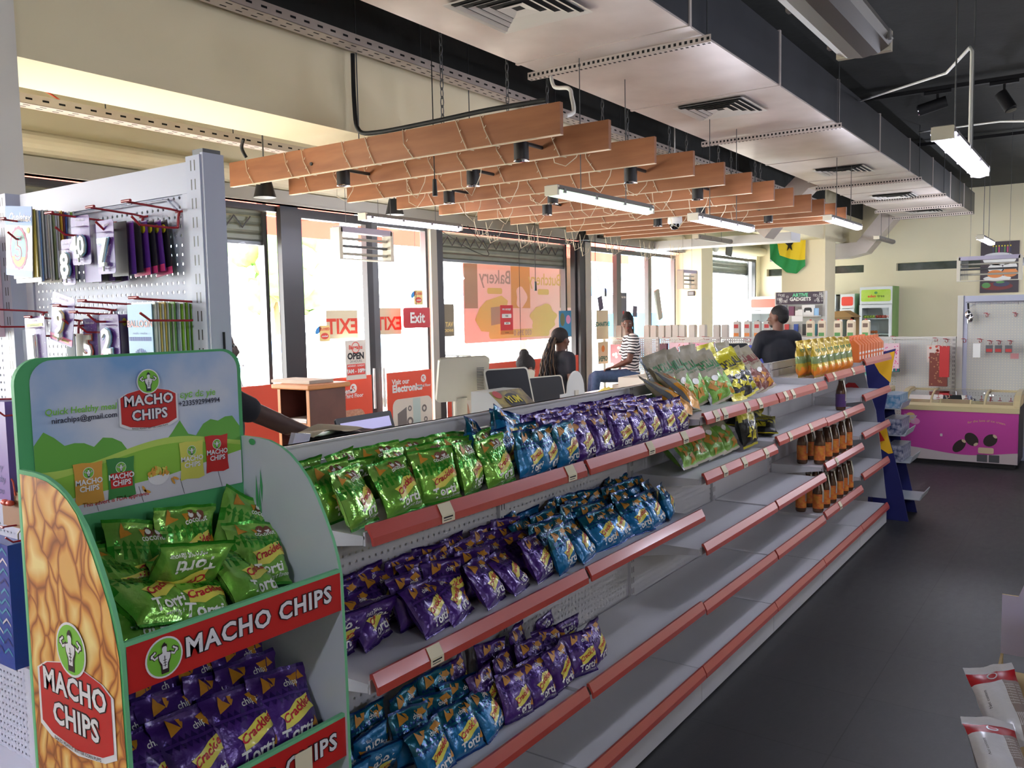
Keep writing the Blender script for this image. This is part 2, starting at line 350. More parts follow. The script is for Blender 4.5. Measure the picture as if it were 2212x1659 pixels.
trellis(1.3, 5.0, 'wavy metal grille above the shutter beside the exit doors'); trellis(7.4, 10.1, 'wavy metal grille above the shutter behind the bakery poster')
m_far = mat('far_building_wall', (230, 226, 214), .9); m_leaf = mat('tree_leaves', (96, 140, 60), .8, noise_amt=.8, nscale=3, rgb2=(140, 170, 90)); m_trunk = mat('tree_trunk', (120, 96, 70), .9)
m_dglass = mat('far_window', (120, 140, 150), .2)
for i, (x, y, w, h, lab) in enumerate(((2, 38, 14, 8, 'white building across the street beyond the exit doors'), (26, 44, 16, 10, 'white building across the street beyond the bakery poster'))):
    t = thing('building', lab, 'building', (x, y, 0)); B().box(-w/2, w/2, 0, 6, 0, h).build('wall', m_far, t)
    for k in range(5):
        for j in range(2): B().box(-w/2+1+k*w/5, -w/2+2.2+k*w/5, -.05, 0, 1.5+j*3.2, 3+j*3.2).build('window', m_dglass, t)
random.seed(4)
for i, (x, y, h, lab) in enumerate(((10.5, 26, 6, 'leafy tree standing in the street beyond the exit doors'), (31, 21, 6.5, 'bushy green tree beyond the entrance doors'), (20, 24, 5, 'small green tree beyond the bakery poster'))):
    t = thing('tree', lab, 'tree', (x, y, 0)); B().tube([(0, 0, 0), (.05, 0, h*.3), (0, .1, h*.6)], [.16, .12, .07]).build('trunk', m_trunk, t)
    b = B()
    for k in range(22):
        a, r, z = random.random()*6.28, random.random()*h*.24, h*(.5+random.random()*.45)
        b.grid((lambda c, rr, s: lambda u, v: tuple(Vector(c)+Vector((math.cos(6.283*u)*math.cos(3.1416*(v-.5)), math.sin(6.283*u)*math.cos(3.1416*(v-.5)), math.sin(3.1416*(v-.5))))*rr*(1+.25*noise.noise(Vector((u*9+s, v*7, s))))))((r*math.cos(a), r*math.sin(a), z), h*.12, k), 12, 8)
    b.build('crown', m_leaf, t)
def car(x, y, rz, rgb, lab):
    t = thing('car', lab, 'car', (x, y, -.02), rz); mb = mat('car_paint_%d%d%d' % rgb, rgb, .25, .2, coat=.5)
    pr = [(-2.1, .3), (-2.15, .75), (-1.9, .95), (-1.2, 1.02), (-.6, 1.42), (.7, 1.45), (1.35, 1.02), (2.05, .88), (2.15, .45), (2.0, .3)]
    bevel(B().prism([(a, -.8, c) for a, c in pr], (0, 1.6, 0)).build('body', mb, t), .06)
    B().prism([(-1.1, -.815, 1.02), (-.55, -.815, 1.35), (.65, -.815, 1.37), (1.2, -.815, 1.02)], (0, 1.63, 0)).build('windows', m_dglass, t)
    for a in (-1.35, 1.35):
        for c in (-.82, .62): B().cyl((a, c, .32), (a, c+.2, .32), .32, 20).build('wheel', m_rub, t)
car(12.3, 12.6, .05, (225, 226, 228), 'white car parked across the pavement beyond the exit doors')
car(14.2, 15.5, .1, (70, 110, 190), 'blue car parked behind the bakery poster')
car(27.5, 12.0, .2, (200, 205, 215), 'silver car parked beyond the entrance doors')
def motorbike(x, y, rz, lab):
    t = thing('motorbike', lab, 'motorbike', (x, y, -.02), rz); m1 = mat('bike_yellow', (190, 180, 60), .4); m2 = mat('bike_dark', (60, 60, 66), .4, .3)
    for a in (-.62, .62):
        B().lathe([(.30, -.04), (.33, -.02), (.33, .02), (.30, .04), (.27, 0), (.30, -.04)], (0, 0, 0), 20).build('wheel', m_rub, t).matrix_local = Matrix.Translation((a, 0, .33))@Matrix.Rotation(math.pi/2, 4, 'X')
    B().tube([(.62, 0, .33), (.45, 0, .75), (.38, 0, 1.0)], .03).tube([(.38, -.3, 1.02), (.38, .3, 1.02)], .018).tube([(-.62, 0, .33), (-.2, 0, .45), (.35, 0, .8)], .035).box(-.15, .2, -.12, .12, .3, .55).build('frame', m2, t)
    B().ell((.15, 0, .8), (.24, .13, .12)).build('fuel_tank', m1, t); B().ell((-.35, 0, .8), (.35, .13, .07)).build('seat', m_rub, t)
motorbike(5.7, 9.3, .1, 'yellow motorbike parked outside the shuttered window'); motorbike(8.8, 12.2, -.2, 'dark motorbike parked outside left of the opening hours sign'); motorbike(12.6, 10.3, .1, 'dark motorbike parked below the bakery poster')
m_tarp = translucent_mat('blue_tarpaulin', (60, 150, 220), .5)
b = B()
b.grid(lambda u, v: (15.0+4.8*u, 8.2+.08*math.sin(u*22), 1.75*v+.0*u), 40, 3)
tag(b.build('tarpaulin', m_tarp, world=True), 'blue plastic sheeting hung outside the far window', 'tarpaulin')
b = B().grid(lambda u, v: (19.5+5*u, 13+2.5*v, 2.3+.5*math.sin(3.14*v)+.1*math.sin(u*9)), 14, 6)
t = thing('market_canopy', 'blue market stall canopy beyond the entrance doors', 'canopy', (22, 14.2, 0)); b.build('canopy_cloth', translucent_mat('blue_canopy', (50, 110, 215), .5), t, world=True)
for x_ in (19.6, 24.4):
    for y_ in (13.05, 15.4): B().cyl((x_, y_, -.02), (x_, y_, 2.35), .03, 8).build('pole', m_alu, t, world=True)
b = B().grid(lambda u, v: (15.5+3.5*u, 9.5+.3*v, 2.25+.5*v+.35*u), 10, 3)
tag(b.build('roof_sheet', mat('corrugated_grey', (130, 138, 140), .6), world=True), 'grey sloping roof sheet above the blue sheeting', 'roof sheet')
# ------------------------------------------------------------------ main gondola run
m_gw = mat('shelf_white_enamel', (204, 204, 208), .4, noise_amt=.2, nscale=4, rgb2=(186, 186, 190))
m_peg = pegboard_mat('gondola_punched_sheet', (200, 200, 204), 0)
m_slotx = slot_mat('gondola_slotted_upright', (196, 196, 200), 0, 0.)
m_rail = mat('red_price_rail', (176, 66, 56), .32, coat=.3)
m_tick = mat('paper_ticket', (222, 214, 186), .8); m_ink = mat('black_ink', (26, 26, 28), .8)
JX = [1.43, 2.47, 3.49, 4.49, 5.45, 6.45, 7.35]; YF, YB, ZT = 1.445, 1.794, 1.414
SH = [[1.235, .868, .455], [1.235, .868, .455], [1.287, 1.022, .708, .44], [1.287, 1.057, .71, .44], [1.325, 1.05, .765, .455], [1.368, 1.11, .835, .535]]
CONT = ['holding green, blue and purple crisp bags', 'full of purple and blue crisp bags', 'holding large corn chip bags up top', 'with yellow and maroon chips on top', 'holding golden pouches and juice bottles', 'with orange cartons on its top shelf']
TICK = {(0, 0): [1.72, 2.36], (1, 0): [2.95, 3.27], (0, 1): [1.66], (2, 0): [3.62, 3.72, 4.02, 4.2], (3, 0): [4.62, 4.75, 5.2], (3, 1): [4.7, 5.1], (2, 1): [3.72, 3.98, 4.3], (4, 1): [5.9], (4, 0): [5.62, 6.1], (4, 2): [5.7], (4, 3): [5.8]}
def rail_prof(z, y): return [(y-.002, z+.022), (y-.012, z+.024), (y-.028, z-.006), (y-.030, z-.026), (y-.024, z-.026), (y-.020, z-.006), (y-.008, z+.012), (y-.002, z+.008)]
def ticket(b, x, z, y):   # printed shelf label clipped on the rail
    mp = frame((x, y-.0225, z+.002), (1, 0, 0), (0, -.42, .9))
    b.box(x-.026, x+.026, y-.0315, y-.0300, z-.024, z-.004, 0); b.prism([(x-.026, y-.0300, z-.005), (x-.026, y-.0140, z+.024), (x-.026, y-.0150, z+.024), (x-.026, y-.0312, z-.005)], (.052, 0, 0), 0)
    b.box(x-.02, x+.012, y-.0318, y-.0314, z-.019, z-.017, 1); b.box(x-.02, x+.018, y-.0318, y-.0314, z-.013, z-.009, 1)
GON = []
for i in range(6):
    x0, x1 = JX[i], JX[i+1]; xc = (x0+x1)/2
    t = thing('gondola_shelving_unit', 'white shelf unit with red price rails %s' % CONT[i], 'shelving', (xc, (YF+YB)/2, 0), group='shelf units of the long gondola run'); GON.append(t)
    b = B()
    b.box(x0+.02, x1-.02, YB-.004, YB, .20, ZT-.055); b.build('back_panel', m_peg, t, world=True)
    b = B().box(x0-.0, x1, YB-.004, YB+.012, ZT-.05, ZT); b.box(x0, x1, YB-.012, YB+.012, ZT-.006, ZT); b.build('top_cap', m_gw, t, world=True)
    b = B().box(x0-.018, x0+.018, YB-.018, YB+.03, .0, ZT-.002)
    u = b.build('upright', m_slotx, t, world=True)
    # keep slot pattern centred on the upright
    me = u.data; dx = x0-xc
    for v in me.vertices: v.co.x -= dx; v.co.y -= .0
    u.location.x = dx
    if i == 5: B().box(x1-.018, x1+.018, YB-.018, YB+.03, 0, ZT-.002).build('upright', m_gw, t, world=True)
    for k, z in enumerate(SH[i]):
        b = B().box(x0+.012, x1-.012, YF+.002, YB-.02, z-.014, z-.006); b.box(x0+.012, x1-.012, YF, YF+.006, z-.03, z+.004)
        s = b.build('shelf', m_gw, t, world=True)
        for xs in (x0+.014, x1-.017): B().prism([(xs, YB-.02, z-.014), (xs, YB-.02, z-.085), (xs, YB-.14, z-.06), (xs, YF+.01, z-.03), (xs, YF+.01, z-.014)], (.003, 0, 0)).build('bracket', m_gw, s, world=True)
        b = B().prism([(x0+.01, y, zz) for y, zz in rail_prof(z, YF)], (x1-x0-.022, 0, 0)); b.build('price_rail', m_rail, s, world=True)
        if (i, k) in TICK:
            for x in TICK[(i, k)]:
                b = B(); ticket(b, x, z, YF); b.build('price_ticket', [m_tick, m_ink], s, world=True)
    z = .155
    b = B().box(x0+.004, x1-.004, YF-.0, YB-.006, z+.003, z+.012); b.box(x0+.004, x1-.004, YF+.01, YF+.016, 0, z-.02); b.box(x0+.002, x1-.002, YF-.006, YF+.0, .012, .10); b.build('base_shelf', m_gw, t, world=True)
    B().prism([(x0+.004, y, zz) for y, zz in rail_prof(z, YF)], (x1-x0-.008, 0, 0)).build('price_rail', m_rail, t, world=True)
# grey end panel with red lettering, at the far end of the run
b = B(); xe = JX[6]+.03
b.prism([(xe, YB+.02, .2), (xe, YB+.02, 1.40), (xe, 1.66, 1.34), (xe, 1.60, 1.1), (xe, 1.54, .92), (xe, 1.50, .62), (xe, 1.45, .2)], (.012, 0, 0), 0)
for s, z in (('p', 1.10), ('r', .93), ('i', .80)):
    b.text(s, frame((xe-.002, 1.68, z), (0, .34, 1), (0, 1, -.34)), .26 if s == 'p' else .22, 1, bold=.03)
tag(b.build('gondola_end_panel', [mat('end_panel_grey', (150, 152, 156), .6), mat('red_print', (176, 30, 32), .6)], world=True), 'grey end panel with red sideways letters closing the far gondola end', 'panel')

# ------------------------------------------------------------------ suspended timber slat grid
m_wood = mat('stained_timber', (150, 96, 60), .5, bump=.06, bscale=20, noise_amt=.7, nscale=2.2, rgb2=(122, 72, 42))
# long grain: stretch the noise along the board
for nme in ('stained_timber',):
    nt = MATS[nme].node_tree; nz = [n for n in nt.nodes if n.type == 'TEX_NOISE'][0]; tcn = [n for n in nt.nodes if n.type == 'TEX_COORD'][0]
    mpn = nt.nodes.new('ShaderNodeMapping'); mpn.inputs['Scale'].default_value = (6, 1, 7); nt.links.new(tcn.outputs['Object'], mpn.inputs[0]); nt.links.new(mpn.outputs[0], nz.inputs['Vector'])
m_edge = mat('pale_timber_edge', (214, 186, 156), .6)
BX = [3.955, 4.49, 5.10, 5.72, 6.30, 6.90, 7.47, 8.025, 8.60, 9.06, 9.50, 9.95]
BORD = ['nearest', 'second nearest', 'third nearest', 'fourth', 'fifth', 'sixth', 'seventh', 'eighth', 'ninth', 'tenth', 'second farthest', 'farthest']
def chainlinks(b, x, y, z0, z1):
    n = int((z1-z0)/.05)
    for k in range(n):
        z = z0+k*.05+.025; q = [(.011*math.cos(a), .032*math.sin(a)) for a in [i*math.pi/4 for i in range(8)]]
        ax = (lambda c, d: (x+c, y, z+d)) if k % 2 else (lambda c, d: (x, y+c, z+d))
        pts = [ax(c, d) for c, d in q]; b.tube(pts+[pts[0]], .0035, 4, caps=False)
for k, x in enumerate(BX):
    y0, y1 = 2.41, 5.17+(.0 if k < 3 else .02)
    t = thing('timber_slat', '%s brown timber slat of the grid hung below the ceiling' % BORD[k], 'slat', (x, (y0+y1)/2, 2.7), group='timber slats of the hanging grid')
    B().box(x-.016, x+.016, y0, y1, 2.703, 2.87).build('board', m_wood, t, world=True)
    B().box(x-.016, x+.016, y0, y1, 2.700, 2.703).build('edge_strip', m_edge, t, world=True)
    if k < 11:
        b = B(); chainlinks(b, x, 3.13 if k % 2 else 3.22, 2.87, ZC)
        b.build('chain', m_alu, t, world=True)
    if k % 2 == 0: B().cyl((x, 3.9, 2.87), (x, 3.9, ZC), .004, 6).build('suspension_rod', m_alu, t, world=True)
# black cylinder spotlights between the slats, on conduit
m_chr = mat('chrome', (200, 200, 205), .15, 1.)
SP = [(4.2, 4.30), (4.22, 2.85), (4.8, 3.65), (5.42, 2.75), (5.4, 4.35), (6.0, 3.75), (6.6, 2.75), (6.62, 4.2), (7.75, 3.2), (8.3, 3.9), (8.8, 2.9)]
for k, (x, y) in enumerate(SP):
    t = thing('slat_spotlight', 'small black cylinder spotlight fixed between the %s pair of timber slats, %s' % (ORD[min(9, max(0, sum(1 for q in BX if q < x)-1))], 'aisle side' if y < 3.3 else ('middle' if y < 4 else 'window side')), 'spotlight', (x, y, 2.66), group='spotlights in the timber grid')
    B().lathe([(.0, .10), (.045, .10), (.045, 0)], (x, y, 2.655), 16).build('housing', m_black, t, world=True)
    B().lathe([(.045, 0), (.047, -.006), (.038, -.004), (.030, .02), (0, .03)], (x, y, 2.655), 16).build('reflector', m_chr, t, world=True)
    B().cyl((x-.27, y+.02, 2.765), (x+.27, y+.02, 2.765), .012, 6).build('conduit', m_alud, t, world=True)
# speakers at the window end of the slats
for x, y, l in ((4.35, 5.3, 'black loudspeaker cone hung at the window end of the nearest slats'), (5.85, 5.35, 'black loudspeaker cone hung past the third timber slat'), (9.5, 5.5, 'black loudspeaker hung by the bakery window header')):
    t = thing('ceiling_speaker', l, 'speaker', (x, y, 2.66)); B().tube([(x, y, 2.68), (x, y, 2.82)], [.085, .05], 16).build('housing', m_black, t, world=True); B().cyl((x, y, 2.82), (x, y, ZC), .006, 6).build('hanging_rod', m_alu, t, world=True)
# twine / fairy light wire wound round the slats
m_wire = mat('cream_light_string', (206, 196, 172), .6)
random.seed(8)
for k, x in enumerate(BX[:8]):
    b = B(); n = 8 if k < 2 else 6
    ys = [5.0-(2.35/n)*(j+random.random()*.5) for j in range(n)]
    for j, y in enumerate(ys):
        pts = [(x-.021, y+.02, 2.875), (x-.023, y-.02+.04*random.random(), 2.79), (x-.022, y-.06, 2.697), (x+.02, y-.08, 2.696)]
        b.tube(pts, .0028, 4)
        if k > 0 and j % 2: # drop loops below the slat
            dz = .05+.13*random.random(); b.tube([(x, y, 2.70), (x-.02, y-.02, 2.70-dz*.6), (x+.01, y-.08, 2.70-dz), (x, y-.16, 2.70-dz*.3), (x, y-.17, 2.70)], .0028, 4)
        for q in range(3):
            z = 2.86-q*.06; b.tube([(x-.023, y-.01*q, z), (x-.032, y-.018-.01*q, z+.01)], .002, 3)
    b.tube([(x-.022, 5.02, 2.696), (x-.022, 2.55, 2.696)], .0022, 4)
    tag(b.build('light_string', m_wire, world=True), 'thin cream light string wound round the %s timber slat' % BORD[k], 'string lights', 'light strings wound on the slats')
b = B()
for k in range(16):
    x = 6.9+k*.32; y = 5.25+.1*math.sin(k*2.1); dz = .16+.12*(k*7 % 5)/5
    b.tube([(x, y, 2.72), (x+.03, y, 2.72-dz*.5), (x+.1, y+.02, 2.72-dz), (x+.2, y, 2.72-dz*.8), (x+.32, y, 2.72)], .004, 4)
    for q in range(4): b.tube([(x+.06*q+.02, y, 2.72-dz*.6), (x+.06*q+.03, y, 2.70-dz*.6-.03)], .003, 3)
tag(b.build('light_string', m_wire, world=True), 'white icicle light string drooping in front of the bakery window', 'string lights')
# ------------------------------------------------------------------ ventilation duct
b = B(); y0, y1, z0, z1 = 1.925, 3.05, 3.30, 3.66
t = thing('ventilation_duct', 'wide galvanised steel ventilation duct running the length of the shop', 'duct', (7.3, 2.5, 3.3))
B().box(-1, 16.5, y0, y1, z0, z1).build('duct_body', m_galv, t, world=True)
for x in (1.6, 3.05, 4.50, 6.05, 7.62, 9.2, 10.75, 12.3, 13.8, 15.2): B().box(x-.014, x+.014, y0-.012, y1+.012, z0-.005, z1+.012).build('flange_seam', m_galv, t, world=True)
B().box(-1, 16.5, y0-.004, y0-.001, z0+.01, z1).build('side_shade_sheet', m_galv_shade, t, world=True)  # thin dark sheet that paints the shade on the duct side
m_vent = mat('vent_louvre_white', (206, 202, 196), .5); m_hole = mat('vent_opening_dark', (20, 20, 20), .9)
for x0 in (-.1, 3.40, 6.13, 9.82, 12.6, 14.9):
    b = B(); cx, cy = x0+.27, 2.48
    b.box(cx-.24, cx+.24, cy-.24, cy+.24, 3.286, 3.299, 1)
    for q, (h1, h2, za, zb) in enumerate(((.275, .232, 3.292, 3.284), (.232, .184, 3.294, 3.276), (.182, .134, 3.294, 3.276), (.132, .084, 3.294, 3.276), (.080, .0, 3.292, 3.274))):
        for s1, s2 in (((-1, -1), (1, -1)), ((1, -1), (1, 1)), ((1, 1), (-1, 1)), ((-1, 1), (-1, -1))):
            lo = (cx+h1*s1[0], cy+h1*s1[1], zb); hi = (cx+h1*s2[0], cy+h1*s2[1], zb)
            b.quad(lo, hi, (cx+h2*s2[0], cy+h2*s2[1], za), (cx+h2*s1[0], cy+h2*s1[1], za), 0)
    b.build('square_diffuser', [m_vent, m_hole], t, world=True)
def strut(x, y0, y1, z, lab, rods=True):
    t = thing('strut_channel', lab, 'bracket', (x, (y0+y1)/2, z), group='strut channels under the duct'); n = int((y1-y0)/.033)
    b = B().box(x-.02, x+.02, y0, y1, z, z+.004); b.box(x-.022, x-.018, y0, y1, z, z+.042)
    for k in range(n): y = y0+(k+.5)*(y1-y0)/n; b.box(x-.0225, x-.0215, y-.008, y+.008, z+.013, z+.030, 1); b.box(x-.01, x+.01, y-.008, y+.008, z-.0006, z, 1)
    b.build('channel', [m_galv, m_hole], t, world=True)
    if rods:
        for y in (y0+.03, y1-.03): B().cyl((x, y, z), (x, y, ZC), .005, 6).build('threaded_rod', m_alu, t, world=True)
for k, x in enumerate((1.9, 4.70, 7.55, 11.25, 13.1, 14.6, 15.9)): strut(x, 1.87, 3.10, 3.253, '%s perforated steel channel crossing under the duct' % ['Nearest overhead', 'Second nearest', 'Third', 'Fourth', 'Fifth', 'Sixth', 'Farthest'][k])
# branch ducts
def sweep(b, path, w, h, m=0):
    """rectangular duct through points (x, y, z), w across, h high"""
    rings = []
    for i, p in enumerate(path):
        p = Vector(p); a = Vector(path[max(i-1, 0)]); c = Vector(path[min(i+1, len(path)-1)]); d = (c-a).normalized()
        s = Vector((0, 0, 1)).cross(d).normalized(); u = d.cross(s).normalized()
        rings.append([p+s*w/2+u*h/2, p-s*w/2+u*h/2, p-s*w/2-u*h/2, p+s*w/2-u*h/2])
    for r0, r1 in zip(rings, rings[1:]): b.prism  # no-op
    for r0, r1 in zip(rings, rings[1:]):
        b.add(list(r0)+list(r1), [(k, (k+1) % 4, 4+(k+1) % 4, 4+k) for k in range(4)], m)
    b.add(rings[0], [(0, 1, 2, 3)], m); b.add(rings[-1], [(3, 2, 1, 0)], m)
b = B(); sweep(b, [(16.4, 3.05, 3.46), (16.4, 3.20, 3.40), (16.4, 3.66, 2.84), (16.4, 3.9, 2.80), (16.4, 5.3, 2.80)], .42, .26)
tag(b.build('branch_duct', m_galv, world=True), 'angled galvanised branch duct stepping down behind the column', 'duct')
b = B(); sweep(b, [(11.6, 3.05, 3.46), (11.6, 3.30, 3.42), (11.6, 3.62, 3.12), (11.6, 3.9, 2.80)], .38, .24)
tag(b.build('branch_duct', m_galv, world=True), 'grey elbow duct turning down beside the last timber slats', 'duct')
b = B(); sweep(b, [(12.6, 3.75, 2.80), (12.6, 5.9, 2.80)], .45, .12)
tag(b.build('branch_duct', mat('white_duct', (206, 206, 208), .5), world=True), 'flat white duct running from the column toward the entrance', 'duct')
# cable trays
def tray(y, z, x0, x1, lab, w=.12, hangers=()):
    t = thing('cable_tray', lab, 'cable tray', ((x0+x1)/2, y, z)); n = int((x1-x0)/.1)
    b = B().box(x0, x1, y-w/2, y+w/2, z, z+.002); b.box(x0, x1, y-w/2, y-w/2+.002, z, z+.06); b.box(x0, x1, y+w/2-.002, y+w/2, z, z+.06)
    for k in range(n): x = x0+(k+.5)*(x1-x0)/n; b.box(x-.02, x+.02, y-w/2-.0008, y-w/2, z+.025, z+.037, 1); b.box(x-.02, x+.02, y-.03, y-.02, z-.0008, z, 1); b.box(x-.02, x+.02, y+.02, y+.03, z-.0008, z, 1)
    b.build('tray', [m_galv, m_hole], t, world=True)
    b = B()
    for x in hangers: b.cyl((x, y, z), (x, y, ZC), .004, 6)
    if hangers: b.build('hanger_rods', m_alu, t, world=True)
tray(3.84, 3.40, -2, 14.5, 'perforated steel cable tray running above the cream beam face', hangers=(.5, 2.5, 4.5, 6.5, 8.5, 10.5, 12.5))
tray(5.45, 3.08, -2, 13.2, 'perforated steel cable tray between the beam and window wall', hangers=(1, 2.2, 3.2, 4.2, 6.0))
# cables and hoses
def cable(pts, r, m, lab, cat='cable', name='cable'):
    # smooth through points
    P = [Vector(p) for p in pts]; Q = []
    for i in range(len(P)-1):
        p0 = P[max(i-1, 0)]; p1 = P[i]; p2 = P[i+1]; p3 = P[min(i+2, len(P)-1)]
        for k in range(6):
            t = k/6; Q.append(.5*((2*p1)+(-p0+p2)*t+(2*p0-5*p1+4*p2-p3)*t*t+(-p0+3*p1-3*p2+p3)*t**3))
    Q.append(P[-1]); return tag(B().tube(Q, r, 7).build(name, m, world=True), lab, cat)
cable([(3.955, 3.93, 3.40), (3.955, 3.93, 3.1), (3.955, 3.90, 2.93), (3.955, 3.75, 2.893), (3.955, 3.3, 2.893), (3.955, 2.9, 2.90), (3.955, 2.5, 2.893)], .014, m_rub, 'thick black cable dropping from the tray onto the nearest slat')
cable([(3.9, 4.95, 3.0), (3.92, 5.0, 2.95), (3.955, 5.0, 2.89)], .012, m_rub, 'short black cable at the window end of the nearest slat')
cable([(4.72, 2.95, 3.26), (4.60, 2.85, 3.15), (4.45, 2.66, 3.08), (4.3, 2.55, 2.98), (4.15, 2.45, 2.86), (3.98, 2.40, 2.80)], .012, m_whitep, 'white flexible hose hanging from the duct bracket', 'hose')
cable([(6.9, 5.88, 2.76), (7.0, 5.42, 2.45), (7.35, 5.4, 2.40), (7.6, 5.88, 2.76)], .004, m_rub, 'loose black wire looped below the header by the bakery window')
cable([(2.6, 5.50, 3.14), (2.66, 5.50, 3.22), (2.85, 5.5, 3.20), (3.0, 5.5, 3.12)], .006, mat('orange_cable', (220, 90, 50), .5), 'orange cable loop on the tray behind the beam')
def mike(x, y, z, lab, swing=0):
    t = thing('hanging_microphone', lab, 'microphone', (x, y, z)); B().tube([(x, y, ZC), (x, y, 2.8), (x+.0, y, z+.3), (x+swing*.3, y, z+.1), (x+swing, y, z)], .0035, 5).build('cord', m_rub, t, world=True)
    B().tube([(x+swing, y, z), (x+swing, y, z-.1)], [.012, .016], 8).build('capsule', m_black, t, world=True)
mike(7.78, 5.1, 2.11, 'small black plug hanging on a cord before the bakery poster'); mike(9.1, 5.1, 2.06, 'small black plug dangling beside the bakery poster edge', .25); mike(4.0, 3.33, 2.57, 'small black plug hanging on a string below the nearest slat')
b = B().cyl((7.62, 5.2, .9), (7.62, 5.2, ZC), .003, 5); tag(b.build('hanging_string', m_rub, world=True), 'long thin cord hanging straight down before the bakery poster', 'cord')

# ------------------------------------------------------------------ fluorescent battens
m_lens = mat('lamp_diffuser_lit', (236, 232, 255), .3, emit=(226, 222, 255), es=1.6); m_lensg = mat('lamp_diffuser_greenish', (225, 240, 222), .3, emit=(205, 235, 205), es=.45)
m_lensoff = glass_mat('lamp_diffuser_clear', (.80, .79, .77), .35, .15); m_lensoff2 = mat('lamp_diffuser_unlit', (122, 116, 112), .5)
m_lampb = mat('lamp_body_grey', (120, 118, 116), .5)
def batten(x, y, z, lab, lens=m_lens, ln=1.27, w=.10, ztop=None, power=0, rods=(.3, -.3), ax='x'):
    t = thing('tube_light_fitting', lab, 'light fitting', (x, y, z), group='fluorescent light fittings', rz=0 if ax == 'x' else math.pi/2)
    B().prism([(-ln/2, -w/2, .045), (-ln/2, -w/2+.012, .075), (-ln/2, w/2-.012, .075), (-ln/2, w/2, .045)], (ln, 0, 0)).build('body', m_lampb, t)
    q = [(-ln/2+.01, w/2*math.cos(a), .045-.04*math.sin(a)) for a in [math.pi*k/6 for k in range(7)]]
    B().prism(q, (ln-.02, 0, 0)).build('diffuser', lens, t)
    for s in (-1, 1): B().box(s*ln/2-.012, s*ln/2+.012, -w/2+.006, w/2-.006, .014, .07).build('end_cap', m_offw, t)
    b = B()
    for k in (-.45, -.15, .15, .45): b.box(k*ln-.012, k*ln+.012, -w/2-.004, -w/2+.004, .03, .055); b.box(k*ln-.012, k*ln+.012, w/2-.004, w/2+.004, .03, .055)
    b.build('clip', m_lampb, t)
    if ztop:
        b = B()
        for r in rods: b.cyl((r, 0, .07), (r, 0, ztop-z), .0035, 6)
        b.build('suspension_wire', m_alu, t)
    if power: tube_light(x, y, z-.03, ln-.1, power)
    return t
LIT = 13
batten(5.80, 5.08, 2.545, 'lit tube light hung near the windows over the exit doors', power=LIT, ztop=ZC)
batten(4.93, 2.69, 2.43, 'greenish lit tube light hung below the middle of the timber slats', lens=m_lensg, power=LIT*.35, ztop=3.3)
batten(6.93, 2.66, 2.44, 'lit tube light hung below the far timber slats', power=LIT, ztop=3.3)
batten(9.55, 2.34, 2.62, 'lit tube light just beyond the last timber slat', power=LIT, ztop=3.3)
batten(4.71, .60, 2.44, 'lit tube light hung from white conduit right of the duct', power=LIT*1.5, ztop=ZC)
batten(6.8, .35, 2.45, 'lit tube light farther right of the duct, near frame edge', power=LIT*1.5, ztop=ZC)
batten(2.02, .60, 2.46, 'large unlit tube light overhead beside the duct', lens=m_lensoff2, w=.16, ztop=ZC)
batten(15.6, 3.15, 2.86, 'dark unlit tube light below the angled branch duct', lens=m_lensoff2, ztop=ZC)
batten(11.6, 4.6, 2.72, 'unlit fitting seen behind the hanging lights near the pillar', lens=m_lensoff2, ztop=ZC)
for (x, y, l, pw_) in ((-1.6, .5, 'unseen fill tube light behind the camera, aisle side', 34), (-1.0, 3.3, 'unseen fill tube light behind the camera, window side', 7), (.6, -1.9, 'unseen fill tube light over the next aisle, near', 34), (5.6, -2.6, 'unseen fill tube light over the next aisle, middle', 30), (10.8, -2.6, 'unseen fill tube light over the next aisle, far', 50), (13.3, 1.4, 'tube light added above the ice cream freezers to brighten the far wall', 62), (15.4, -2.2, 'unseen tube light added in the far right corner to brighten the wall', 90)):  # fittings added for fill light and to brighten the far wall
    batten(x, y, 2.6, l, power=pw_, ztop=ZC)
# white conduit drops for the right hand fittings
def conduit(pts, lab): tag(B().tube(pts, .009, 8).build('conduit', m_whitep, world=True), lab, 'conduit')
conduit([(8.3, 1.9, 3.62), (6.2, .9, 3.24), (5.0, .62, 3.06), (4.92, .60, 3.02), (4.92, .60, 2.52)], 'white conduit running across the ceiling to the near right light')
conduit([(10.6, 1.8, 3.7), (8.4, .8, 3.3), (7.1, .37, 3.02), (7.05, .35, 2.98), (7.05, .35, 2.54)], 'white conduit dropping to the far right light')
conduit([(7.2, .36, 3.72), (7.2, .30, 3.1), (7.2, .1, 2.9), (7.2, -.1, 2.7)], 'short curved white conduit at the right frame edge')
